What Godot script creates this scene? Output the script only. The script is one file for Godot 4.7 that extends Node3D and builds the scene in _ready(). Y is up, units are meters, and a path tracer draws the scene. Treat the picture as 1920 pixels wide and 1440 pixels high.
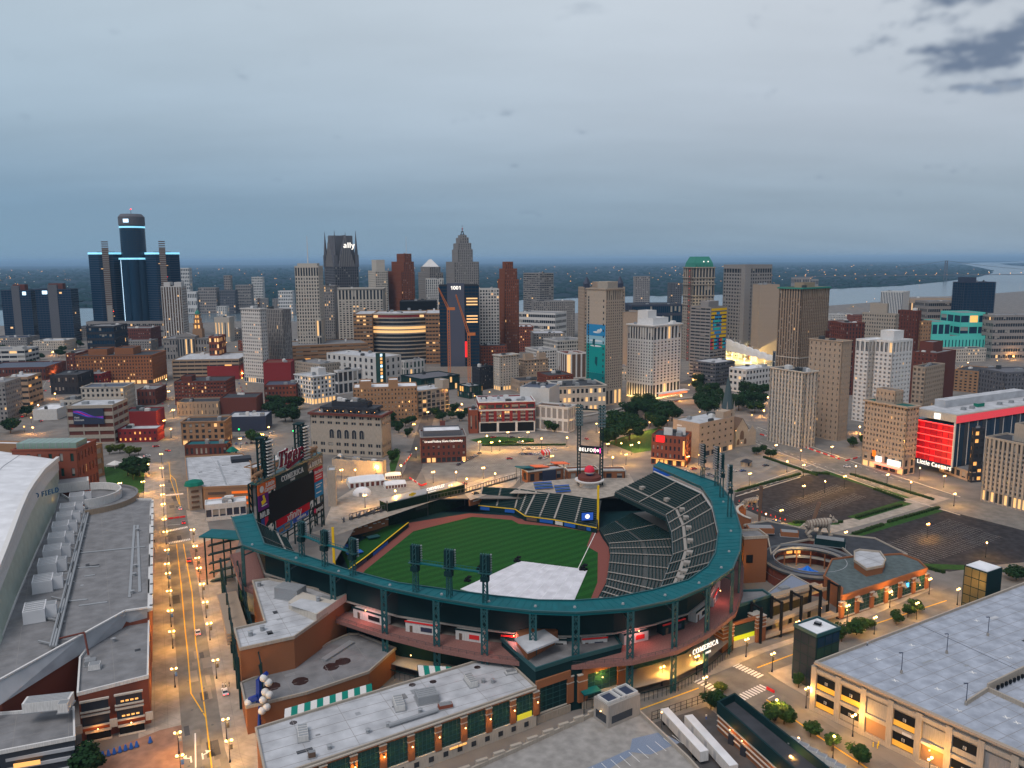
extends Node3D
static func V3(x:float,y:float,z:float)->Vector3:
	return Vector3(x,y,z)
static func V2(x:float,y:float)->Vector2:
	return Vector2(x,y)
const UP:=Vector3.UP
var used:={}
var rng:=RandomNumberGenerator.new()
var M:={}
var tex:={}
var river_poly:=PackedVector2Array()
var D:={}
class MB:
	var v:=PackedVector3Array()
	var ix:=PackedInt32Array()
	func q(a:Vector3,b:Vector3,c:Vector3,d:Vector3)->void:
		var n:=v.size()
		v.append(a); v.append(b); v.append(c); v.append(d)
		ix.append(n); ix.append(n+1); ix.append(n+2); ix.append(n); ix.append(n+2); ix.append(n+3)
	func tri(a:Vector3,b:Vector3,c:Vector3)->void:
		var n:=v.size()
		v.append(a); v.append(b); v.append(c)
		ix.append(n); ix.append(n+1); ix.append(n+2)
	func bx(c:Vector3,s:Vector3,b:=Basis())->void:
		var x:=b.x*s.x*0.5
		var y:=b.y*s.y*0.5
		var z:=b.z*s.z*0.5
		var p:=[c-x-y+z,c+x-y+z,c+x+y+z,c-x+y+z,c-x-y-z,c+x-y-z,c+x+y-z,c-x+y-z]
		q(p[3],p[2],p[1],p[0]); q(p[6],p[7],p[4],p[5]); q(p[2],p[6],p[5],p[1])
		q(p[7],p[3],p[0],p[4]); q(p[7],p[6],p[2],p[3]); q(p[0],p[1],p[5],p[4])
	func span(x0:float,x1:float,y0:float,y1:float,z0:float,z1:float)->void:
		bx(Vector3(x0+x1,y0+y1,z0+z1)*0.5,Vector3(absf(x1-x0),absf(y1-y0),absf(z1-z0)))
	func bar(a:Vector3,b:Vector3,w:float,h:float)->void:
		var d:=b-a
		if d.length()<0.001:
			return
		var z:=d.normalized()
		var x:=Vector3.UP.cross(z)
		x=Vector3.RIGHT if x.length()<0.01 else x.normalized()
		bx((a+b)*0.5,Vector3(w,h,d.length()),Basis(x,z.cross(x),z))
	func tube(a:Vector3,b:Vector3,r0:float,r1:float,n:=6)->void:
		var z:=(b-a).normalized()
		var x:=Vector3.UP.cross(z)
		x=Vector3.RIGHT if x.length()<0.01 else x.normalized()
		var y:=z.cross(x)
		for k in n:
			var t0:=TAU*k/n
			var t1:=TAU*(k+1)/n
			var e0:=x*cos(t0)+y*sin(t0)
			var e1:=x*cos(t1)+y*sin(t1)
			q(a+e0*r0,b+e0*r1,b+e1*r1,a+e1*r0)
			tri(b,b+e1*r1,b+e0*r1)
			tri(a,a+e0*r0,a+e1*r0)
	func lathe(prof:Array,c:Vector3,n:=12,from:=0.0,sweep:=TAU)->void:
		for k in n:
			var t0:=from+sweep*k/n
			var t1:=from+sweep*(k+1)/n
			var e0:=Vector3(cos(t0),0,sin(t0))
			var e1:=Vector3(cos(t1),0,sin(t1))
			for i in prof.size()-1:
				var p:Vector2=prof[i]
				var r:Vector2=prof[i+1]
				q(c+e0*p.x+Vector3.UP*p.y,c+e0*r.x+Vector3.UP*r.y,c+e1*r.x+Vector3.UP*r.y,c+e1*p.x+Vector3.UP*p.y)
	func pr(poly:Array,y0:float,y1:float,under:=false)->void:
		var pp:=PackedVector2Array(poly)
		if Geometry2D.is_polygon_clockwise(pp):
			pp.reverse()
		for k in pp.size():
			var a:=pp[k]
			var b:=pp[(k+1) % pp.size()]
			q(Vector3(a.x,y0,a.y),Vector3(a.x,y1,a.y),Vector3(b.x,y1,b.y),Vector3(b.x,y0,b.y))
		flat(pp,y1)
		if under:
			flat(pp,y0)
	func flat(poly,y:float)->void:
		var pp:=PackedVector2Array(poly)
		var t:=Geometry2D.triangulate_polygon(pp)
		var n:=v.size()
		for a in pp:
			v.append(Vector3(a.x,y,a.y))
		for i in t:
			ix.append(n+i)
	func strip(a:Array,b:Array)->void:
		for i in a.size()-1:
			q(a[i],a[i+1],b[i+1],b[i])
	func wall(pts:Array,y0:float,y1:float,t:float)->void:
		for i in pts.size()-1:
			var a:Vector2=pts[i]
			var b:Vector2=pts[i+1]
			var d:=(b-a).normalized()*t*0.5
			bar(Vector3(a.x-d.x,(y0+y1)*0.5,a.y-d.y),Vector3(b.x+d.x,(y0+y1)*0.5-0.003*(i % 2),b.y+d.y),t,y1-y0)
	func add(m:MB,at:Transform3D)->void:
		var n:=v.size()
		for p in m.v:
			v.append(at*p)
		for i in m.ix:
			ix.append(n+i)
	func mesh()->ArrayMesh:
		var arr:=[]
		arr.resize(Mesh.ARRAY_MAX)
		arr[Mesh.ARRAY_VERTEX]=v
		arr[Mesh.ARRAY_INDEX]=ix
		var m:=ArrayMesh.new()
		if v.size():
			m.add_surface_from_arrays(Mesh.PRIMITIVE_TRIANGLES,arr)
		return m
func numbered(called:String)->String:
	var n:int=used.get(called,0)
	used[called]=n+1
	return called if n==0 else "%s_%03d" %[called,n]
func thing(called:String,label:String,category:String,at:=Vector3.ZERO,yaw:=0.0,group:="")->Node3D:
	var o:=Node3D.new()
	o.name=numbered(called)
	add_child(o)
	o.position=at
	o.rotation.y=deg_to_rad(yaw)
	o.set_meta("label",label)
	o.set_meta("category",category)
	if group:
		o.set_meta("group",group)
	return o
func part(called:String,shape,mat:Material,parent:Node3D,kind:="")->MeshInstance3D:
	var o:=MeshInstance3D.new()
	o.name=called
	o.mesh=shape.mesh() if shape is MB else shape
	o.material_override=mat
	if parent==self:
		o.name=numbered(called)
		add_child(o)
	else:
		parent.add_child(o,true)
	if kind:
		o.set_meta("kind",kind)
	return o
func ground(called:String,shape,mat:Material,kind:="structure")->MeshInstance3D:
	return part(called,shape,mat,self,kind)
func copy(o:Node3D,at:Vector3,yaw:float,label:String)->Node3D:
	var c:Node3D=o.duplicate()
	c.name=numbered(String(o.name).rstrip("0123456789").rstrip("_"))
	add_child(c)
	c.position=at
	c.rotation.y=deg_to_rad(yaw)
	if label:
		c.set_meta("label",label)
	return c
func mt(r:float,g:float,b:float,rough:=0.85,wear:="",scale:=Vector3.ONE*0.05)->StandardMaterial3D:
	var m:=StandardMaterial3D.new()
	m.albedo_color=Color(r,g,b).linear_to_srgb()
	m.roughness=rough
	m.metallic_specular=0.5 if rough<0.55 else 0.22
	if wear:
		m.albedo_texture=tex[wear]
		m.uv1_triplanar=true
		m.uv1_world_triplanar=true
		m.uv1_scale=scale
	return m
func glow(r:float,g:float,b:float,e:float)->StandardMaterial3D:
	var m:=mt(r*0.5,g*0.5,b*0.5,0.5)
	m.emission_enabled=true
	m.emission=Color(r,g,b)
	m.emission_energy_multiplier=e
	return m
func noise(key:String,freq:float,octaves:int,lo:float,hi:float,type:=FastNoiseLite.TYPE_SIMPLEX_SMOOTH,size:=512)->void:
	var n:=FastNoiseLite.new()
	n.noise_type=type
	n.frequency=freq
	n.seed=hash(key) % 1000
	n.fractal_octaves=octaves
	var t:=NoiseTexture2D.new()
	t.width=size
	t.height=size
	t.seamless=true
	t.noise=n
	var gr:=Gradient.new()
	gr.set_color(0,Color(lo,lo,lo))
	gr.set_color(1,Color(hi,hi,hi))
	t.color_ramp=gr
	tex[key]=t
func mb(called:String,mat:Material,kind:="")->MB:
	var key:="%s#%d" %[called,mat.get_instance_id()]
	if not D.has(key):
		D[key]=[MB.new(),mat,kind]
	return D[key][0]
func flush(t:Node3D)->void:
	for k in D:
		if D[k][0].v.size():
			part(k.get_slice("#",0),D[k][0],D[k][1],t,D[k][2])
	D={}
func face(o:Dictionary,at:Vector3,u:Vector3,n:Vector3,length:float,y0:float,y1:float,nb:int,nf:int)->void:
	var wx:float=o.get("wx",0.5)
	var wy:float=o.get("wy",0.55)
	var d:float=o.get("deep",0.5)
	var basis:=Basis(u,UP,n)
	var wall:=mb(o.get("wallname","wall"),o.wall)
	var bw:=length/nb
	var fh:=(y1-y0)/nf
	var pw:=bw*(1.0-wx)
	if wx<0.999:
		for i in nb+1:
			var x:=clampf(i*bw,pw*0.25,length-pw*0.25)
			var w:=pw if i>0 and i<nb else pw*0.5
			wall.bx(at+u*x+UP*(y0+y1)*0.5-n*d*0.5,V3(maxf(w,0.25),y1-y0,d),basis)
	if wy<0.999:
		var sd:float=d-o.get("recess",0.03)
		var sp:=mb("spandrel",o.spand) if o.has("spand") else wall
		for j in nf+1:
			var hh:=fh*(1.0-wy)
			var y:=clampf(y0+j*fh,y0+hh*0.25,y1-hh*0.25)
			if j==0 or j==nf:
				hh*=0.5
			sp.bx(at+u*length*0.5+UP*y-n*(d-sd*0.5),V3(length-0.02,hh,sd),basis)
	if o.get("mull",0)>0:
		for i in nb:
			for k in o.mull:
				mb("mullion",o.get("mullmat",o.wall)).bx(at+u*(i*bw+pw*0.5+bw*wx*(k+1)/(o.mull+1))+UP*(y0+y1)*0.5-n*d*0.75,V3(bw*wx*0.1,y1-y0-0.1,d*0.45),basis)
	var lit:float=o.get("lit",0.03)*(1.0 if o.get("lit",0.03)>0.3 else 0.55)
	var blind:float=o.get("blind",0.2)
	for i in nb:
		for j in nf:
			var p:=rng.randf()
			var full:=rng.randf()
			if p>lit+blind:
				continue
			var ww:=bw*wx*0.48
			var y_low:=y0+j*fh+fh*(1.0-wy)*0.5
			var y_top:=y_low+fh*wy
			var c:=at+u*(i+0.5)*bw-n*(d-0.05)
			if p>lit:
				y_low=lerpf(y_low,y_top,full*0.7)
			var m:=mb("lit_window",o.get("litmat",M.warm),"stuff") if p<lit else mb("blind",M.blind,"stuff")
			m.q(c-u*ww+UP*y_low,c-u*ww+UP*y_top,c+u*ww+UP*y_top,c+u*ww+UP*y_low)
func blk(x0:float,z0:float,wr:float,wl:float,y0:float,y1:float,o:Dictionary)->void:
	var d:float=o.get("deep",0.5)
	var nf:int=o.get("nf",maxi(1,roundi((y1-y0)/3.9)))
	var nr:int=o.get("nr",maxi(1,roundi(wr/o.get("bay",3.4))))
	var nl:int=o.get("nl",maxi(1,roundi(wl/o.get("bay",3.4))))
	var blank:String=o.get("blank","")
	var wall:=mb(o.get("wallname","wall"),o.wall)
	var ya:=y0
	var yb:=y1
	if o.has("base"):
		ya=y0+o.base
		var ob:=o.duplicate()
		ob.merge({"wx":o.get("basex",0.75),"wy":0.8,"lit":o.get("baselit",0.35),"blind":0.0,"mull":0},true)
		var k:int=o.get("baserate",1)
		for s in 4:
			sides(ob,s,blank,x0,z0,wr,wl,y0,ya-0.05,maxi(1,nr/k),maxi(1,nl/k),1)
	if o.has("attic"):
		yb=y1-o.attic
		var oa:=o.duplicate()
		oa.merge({"wx":o.get("atticx",0.6),"wy":0.8},true)
		for s in 4:
			sides(oa,s,blank,x0,z0,wr,wl,yb+0.05,y1,maxi(1,nr/o.get("atticrate",1)),maxi(1,nl/o.get("atticrate",1)),1)
	for s in 4:
		sides(o,s,blank,x0,z0,wr,wl,ya,yb,nr,nl,nf)
	mb("window",o.get("glass",M.glass)).span(x0+d,x0+wr-d,y0,y1-0.6,z0-wl+d,z0-d)
	var ph:float=o.get("parapet",0.9)
	mb("roof",o.get("roof",M.roof)).span(x0+0.4,x0+wr-0.4,y1-0.5,y1-0.02,z0-wl+0.4,z0-0.4)
	wall.span(x0,x0+wr,y1-0.3,y1+ph,z0-0.45,z0-0.004)
	wall.span(x0,x0+wr,y1-0.3,y1+ph,z0-wl+0.004,z0-wl+0.45)
	wall.span(x0+0.004,x0+0.45,y1-0.29,y1+ph-0.01,z0-wl+0.46,z0-0.46)
	wall.span(x0+wr-0.45,x0+wr-0.004,y1-0.29,y1+ph-0.01,z0-wl+0.46,z0-0.46)
	if o.has("cornice"):
		var c:float=o.cornice
		var cm:=mb("cornice",o.get("cormat",o.wall))
		cm.span(x0-c,x0+wr+c,y1+ph-0.2-c,y1+ph+0.05,z0-0.4,z0+c)
		cm.span(x0-c,x0+wr+c,y1+ph-0.2-c,y1+ph+0.05,z0-wl-c,z0-wl+0.4)
		cm.span(x0-c,x0+0.4,y1+ph-0.21-c,y1+ph+0.04,z0-wl+0.41,z0-0.41)
		cm.span(x0+wr-0.4,x0+wr+c,y1+ph-0.21-c,y1+ph+0.04,z0-wl+0.41,z0-0.41)
	if o.has("belt"):
		for y in o.belt:
			mb("belt_course",o.get("beltmat",o.wall)).span(x0-0.25,x0+wr+0.25,y0+y-0.5,y0+y+0.5,z0-wl-0.25,z0+0.25)
func sides(o:Dictionary,s:int,blank:String,x0:float,z0:float,wr:float,wl:float,y0:float,y1:float,nr:int,nl:int,nf:int)->void:
	if "RLBE"[s]in blank:
		var w:=mb(o.get("wallname","wall"),o.get("blankmat",o.wall))
		var d:=0.45
		match s:
			0:w.span(x0+0.003,x0+wr-0.003,y0,y1,z0-d,z0)
			1:w.span(x0,x0+d,y0,y1,z0-wl+0.003,z0-0.003)
			2:w.span(x0+0.003,x0+wr-0.003,y0,y1,z0-wl,z0-wl+d)
			3:w.span(x0+wr-d,x0+wr,y0,y1,z0-wl+0.003,z0-0.003)
		return
	match s:
		0:face(o,V3(x0,0,z0),Vector3.RIGHT,Vector3.BACK,wr,y0,y1,nr,nf)
		1:face(o,V3(x0,0,z0-wl),Vector3.BACK,Vector3.LEFT,wl,y0,y1,nl,nf)
		2:face(o,V3(x0+wr,0,z0-wl),Vector3.LEFT,Vector3.FORWARD,wr,y0,y1,nr,nf)
		3:face(o,V3(x0+wr,0,z0),Vector3.FORWARD,Vector3.RIGHT,wl,y0,y1,nl,nf)
func plant(t:Node3D,wr:float,wl:float,h:float,count:int,x0:=0.0,z0:=0.0)->void:
	for k in count:
		var s:=V3(rng.randf_range(1.8,5.0),rng.randf_range(1.2,3.2),rng.randf_range(1.8,5.0))
		if s.x>wr*0.5 or s.z>wl*0.5:
			s=V3(minf(s.x,wr*0.4),s.y,minf(s.z,wl*0.4))
		var c:=V3(x0+rng.randf_range(s.x,wr-s.x),h-0.02,z0-rng.randf_range(s.z,wl-s.z))
		var m:=MB.new()
		m.bx(c+UP*s.y*0.5,s)
		m.bx(c+UP*(s.y+0.12),V3(s.x*0.7,0.25,s.z*0.7))
		part("rooftop_unit",m,[M.white,M.galv,M.darkmetal,M.galv][rng.randi() % 4],t)
func bd(called:String,label:String,at:Vector3,yaw:float,wr:float,wl:float,h:float,o:Dictionary)->Node3D:
	var t:=thing(called,label,o.get("cat","building"),at,yaw,o.get("group",""))
	blk(0,0,wr,wl,0,h,o)
	if o.has("house"):
		for q in o.house:
			var oh:=o.duplicate()
			oh.erase("base"); oh.erase("belt"); oh.erase("attic"); oh.erase("cornice"); oh.erase("nf"); oh.erase("nr"); oh.erase("nl")
			oh.merge({"blank":"RLBE" if q.size()<6 else "","lit":0.0},true)
			blk(wr*q[0],-wl*q[2],wr*(q[1]- q[0]),wl*(q[3]- q[2]),h,h+q[4],oh)
	flush(t)
	plant(t,wr,wl,h,o.get("plant",2))
	return t
func _ready()->void:
	rng.seed=7
	var cam:=Camera3D.new()
	cam.name="camera"
	add_child(cam)
	cam.position=V3(0,137,0)
	cam.fov=51.045
	cam.rotation=V3(-0.1533,0,-0.00521)
	cam.near=1.0
	cam.far=120000.0
	cam.current=true
	var we:=WorldEnvironment.new()
	we.name="environment"
	var env:=Environment.new()
	env.background_mode=Environment.BG_SKY
	env.sky=Sky.new()
	var pan:=PanoramaSkyMaterial.new()
	pan.panorama=sky_picture()
	env.sky.sky_material=pan
	env.tonemap_mode=Environment.TONE_MAPPER_LINEAR
	env.tonemap_exposure=1.25
	env.fog_enabled=true
	env.fog_density=0.00004
	env.fog_light_color=Color(0.62,0.78,0.92)
	env.sdfgi_enabled=true
	env.ssao_enabled=true
	env.ssil_enabled=true
	we.environment=env
	add_child(we)
	var sun:=DirectionalLight3D.new()
	sun.name="evening_sky_light"
	sun.light_energy=0.5
	sun.light_color=Color(1.0,0.95,0.92)
	sun.light_angular_distance=25.0
	sun.shadow_enabled=true
	add_child(sun)
	sun.rotation_degrees=V3(-55,-35,0)
	materials()
	setting()
	skyline()
	downtown()
	ballpark()
	near_blocks()
	street_things()
	small_things()
func sky_picture()->ImageTexture:
	var w:=2048
	var h:=1024
	var im:=Image.create(w,h,false,Image.FORMAT_RGBF)
	var n1:=FastNoiseLite.new()
	n1.seed=3
	n1.frequency=1.0
	n1.fractal_octaves=5
	var n2:=FastNoiseLite.new()
	n2.seed=11
	n2.frequency=1.0
	n2.fractal_octaves=6
	n2.fractal_gain=0.55
	var els:=[0.0,1.5,4.0,9.0,17.0,35.0,90.0]
	var left:=[Color8(106,137,161),Color8(108,140,164),Color8(121,149,172),Color8(153,174,191),Color8(175,191,204),Color8(200,208,222),Color8(232,236,244)]
	var right:=[Color8(140,157,172),Color8(144,160,174),Color8(150,165,178),Color8(174,183,194),Color8(194,200,208),Color8(206,212,224),Color8(232,236,244)]
	var share:=[0.88,0.88,0.90,0.92,0.90,0.86,0.88]
	for i in els.size():
		left[i]=left[i].srgb_to_linear()*share[i]
		right[i]=right[i].srgb_to_linear()*share[i]
	var dark:=Color8(108,126,152).srgb_to_linear()*0.70
	var low:=Color8(70,84,100).srgb_to_linear()
	for y in h:
		var el:=90.0-(y+0.5)*180.0/h
		if el<-2.0:
			im.fill_rect(Rect2i(0,y,w,h-y),low)
			break
		var e:=maxf(el,0.0)
		var k:=0
		while k<els.size()-2 and e>els[k+1]:
			k+=1
		var f:=clampf((e-els[k])/(els[k+1]- els[k]),0,1)
		var cl:Color=left[k].lerp(left[k+1],f)
		var cr:Color=right[k].lerp(right[k+1],f)
		var ey:=sin(deg_to_rad(e))
		for x in w:
			var az:=fposmod((x+0.5)/w*360.0+180.0,360.0)-180.0
			var s:=0.5+0.5*sin(deg_to_rad(clampf(az*1.8,-90.0,90.0) if absf(az)<90.0 else signf(az)*(90.0-(absf(az)-90.0))*1.0))
			var c:=cl.lerp(cr,s)
			var a:=deg_to_rad(az)
			var r:=1.0/(ey+0.12)
			var px:=sin(a)*r
			var pz:=cos(a)*r
			var b:=n1.get_noise_2d(px*0.5+8.0,pz*1.3)
			var fine:=n2.get_noise_2d(px*3.2,pz*5.5+4.0)
			c=c*(1.0+0.08*b+0.015*fine)
			var m:=smoothstep(19.0,31.0,az)*(1.0-smoothstep(95.0,150.0,absf(az)))*smoothstep(6.0,14.0,el)
			var rip:=smoothstep(-6.0,8.0,az)*(1.0-smoothstep(60.0,120.0,absf(az)))*smoothstep(13.0,17.5,el)
			var dens:=smoothstep(0.40,0.95,m*0.80+n2.get_noise_2d(px*1.9+3.0,pz*1.9+1.0)*0.75+n2.get_noise_2d(px*7.0,pz*7.0)*0.35+b*0.12)
			var thin:=smoothstep(0.55,0.95,rip*0.62+fine*0.8)*0.45
			c=c.lerp(dark,clampf(dens*1.1+thin*0.5,0,0.92))
			im.set_pixel(x,y,c)
	return ImageTexture.create_from_image(im)
func materials()->void:
	noise("fine",0.03,5,0.80,1.0)
	noise("blot",0.009,6,0.80,1.0)
	noise("rough",0.02,6,0.62,1.0)
	noise("soft",0.006,3,0.86,1.0)
	M.glass=mt(0.02,0.028,0.04,0.12)
	M.glass.metallic_specular=0.6
	M.glass_blue=mt(0.004,0.028,0.062,0.1)
	M.glass_blue.metallic_specular=0.42
	M.glass_green=mt(0.012,0.05,0.045,0.1)
	M.warm=glow(1.0,0.76,0.46,0.75)
	M.gold=glow(1.0,0.68,0.32,0.9)
	M.cool=glow(0.75,0.9,1.0,1.4)
	M.cyan=glow(0.5,0.82,0.95,0.95)
	M.red=glow(1.0,0.05,0.06,1.2)
	M.redlamp=glow(1.0,0.06,0.03,5.0)
	M.green=glow(0.05,1.0,0.45,3.0)
	M.lamp=glow(1.0,0.76,0.46,6.0)
	M.lampfar=glow(1.0,0.70,0.36,3.0)
	M.sign=glow(1.0,0.97,0.92,1.0)
	M.magenta=glow(1.0,0.2,0.7,1.6)
	M.blind=mt(0.28,0.27,0.25,0.6)
	var big:=Vector3.ONE*0.02
	var streak:=V3(0.25,0.018,0.25)
	M.roof=mt(0.21,0.215,0.225,0.9,"blot",Vector3.ONE*0.03)
	M.roof_dark=mt(0.055,0.06,0.07,0.9,"blot",Vector3.ONE*0.03)
	M.roof_pale=mt(0.46,0.48,0.51,0.85,"blot",Vector3.ONE*0.025)
	M.roof_white=mt(0.66,0.68,0.71,0.7,"soft",Vector3.ONE*0.03)
	M.stone=mt(0.40,0.355,0.30,0.9,"fine",streak)
	M.stone_pale=mt(0.52,0.485,0.43,0.9,"fine",streak)
	M.stone_grey=mt(0.29,0.28,0.275,0.9,"fine",streak)
	M.stone_warm=mt(0.42,0.335,0.26,0.9,"fine",streak)
	M.tan=mt(0.35,0.27,0.20,0.9,"fine",streak)
	M.brown=mt(0.15,0.10,0.075,0.9,"fine",streak)
	M.granite=mt(0.13,0.135,0.155,0.7,"fine",streak)
	M.white=mt(0.68,0.68,0.67,0.7,"fine",streak)
	M.whitewall=mt(0.60,0.60,0.585,0.8,"fine",streak)
	M.concrete=mt(0.33,0.31,0.285,0.9,"fine",streak)
	M.brick=mt(0.25,0.080,0.052,0.9,"fine",V3(0.3,0.9,0.3))
	M.brick_dark=mt(0.15,0.052,0.042,0.9,"fine",V3(0.3,0.9,0.3))
	M.brick_orange=mt(0.30,0.125,0.062,0.9,"fine",V3(0.3,0.9,0.3))
	M.brick_red=mt(0.26,0.035,0.040,0.9,"fine",V3(0.3,0.9,0.3))
	M.brick_tan=mt(0.36,0.215,0.125,0.9,"fine",V3(0.3,0.9,0.3))
	M.terra=mt(0.24,0.085,0.050,0.9,"fine",streak)
	M.dark=mt(0.028,0.032,0.042,0.6)
	M.navy=mt(0.018,0.028,0.06,0.5)
	M.darkmetal=mt(0.035,0.04,0.045,0.5)
	M.black=mt(0.008,0.010,0.013,0.9)
	M.galv=mt(0.34,0.36,0.38,0.5,"fine",Vector3.ONE*0.3)
	M.galv.metallic=0.3
	M.teal=mt(0.004,0.105,0.125,0.55,"soft",Vector3.ONE*0.04)
	M.steel=mt(0.006,0.062,0.072,0.5)
	M.steel_dark=mt(0.005,0.024,0.028,0.75)
	M.copper=mt(0.05,0.25,0.20,0.8,"fine",Vector3.ONE*0.1)
	M.pale_steel=mt(0.5,0.5,0.5,0.5)
	M.crane=mt(0.50,0.16,0.05,0.6)
	M.asphalt=mt(0.085,0.085,0.088,0.92,"blot",Vector3.ONE*0.03)
	M.asphalt_old=mt(0.19,0.18,0.165,0.93,"blot",Vector3.ONE*0.03)
	M.tarmac=mt(0.042,0.043,0.050,0.9,"rough",Vector3.ONE*0.02)
	M.paving=mt(0.36,0.32,0.275,0.92,"blot",Vector3.ONE*0.04)
	M.paving_warm=mt(0.30,0.175,0.125,0.92,"blot",Vector3.ONE*0.05)
	M.lot=mt(0.25,0.23,0.205,0.93,"blot",Vector3.ONE*0.02)
	M.cityground=mt(0.19,0.18,0.17,0.93,"blot",Vector3.ONE*0.012)
	M.lawn=mt(0.028,0.085,0.018,0.95,"blot",Vector3.ONE*0.06)
	M.hedge=mt(0.022,0.055,0.016,0.95,"rough",Vector3.ONE*0.15)
	M.yellowline=mt(0.62,0.36,0.02,0.8)
	M.whiteline=mt(0.62,0.62,0.6,0.8)
	M.redpaint=mt(0.55,0.03,0.03,0.7)
	M.blue=mt(0.02,0.10,0.40,0.6)
	M.orange=mt(0.75,0.15,0.06,0.7)
	M.yellow=mt(0.75,0.50,0.02,0.6)
	M.water=mt(0.10,0.15,0.18,0.2,"soft",Vector3.ONE*0.002)
	M.water.metallic_specular=1.0
	M.farland=mt(0.014,0.040,0.062,1.0,"rough",Vector3.ONE*0.0012)
	M.farblock=mt(0.24,0.22,0.21,0.9)
	M.woods=mt(0.008,0.030,0.036,1.0)
	M.leaf=mt(0.030,0.075,0.020,0.9,"fine",Vector3.ONE*0.4)
	M.leaf.backlight_enabled=true
	M.leaf.backlight=Color(0.15,0.2,0.08)
	M.leaf_dark=mt(0.016,0.048,0.018,0.9,"fine",Vector3.ONE*0.4)
	M.leaf_pale=mt(0.085,0.12,0.022,0.9,"fine",Vector3.ONE*0.4)
	M.bark=mt(0.06,0.045,0.033,0.95)
func road(called:String,pts:Array,width:float,y:float,mat:Material)->void:
	var m:=MB.new()
	for i in pts.size()-1:
		var a:Vector3=pts[i]
		var b:Vector3=pts[i+1]
		var s:=(b-a).normalized().cross(UP)*width*0.5
		m.q(a-s+UP*y,b-s+UP*y,b+s+UP*y,a+s+UP*y)
	ground(called,m,mat)
func line(m:MB,pts:Array,w:float,y:float,dash:=0.0)->void:
	for i in pts.size()-1:
		var a:Vector3=pts[i]
		var b:Vector3=pts[i+1]
		var l:=a.distance_to(b)
		var s:=(b-a).normalized().cross(UP)*w*0.5
		var n:=1 if dash==0.0 else maxi(1,int(l/dash))
		for k in n:
			var p:=a.lerp(b,float(k)/n)
			var q:=a.lerp(b,(k+(1.0 if dash==0.0 else 0.45))/n)
			m.q(p-s+UP*y,q-s+UP*y,q+s+UP*y,p+s+UP*y)
func slab(called:String,poly:Array,y0:float,y1:float,mat:Material,kind:="structure")->void:
	var m:=MB.new()
	m.pr(poly,y0,y1)
	ground(called,m,mat,kind)
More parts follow.
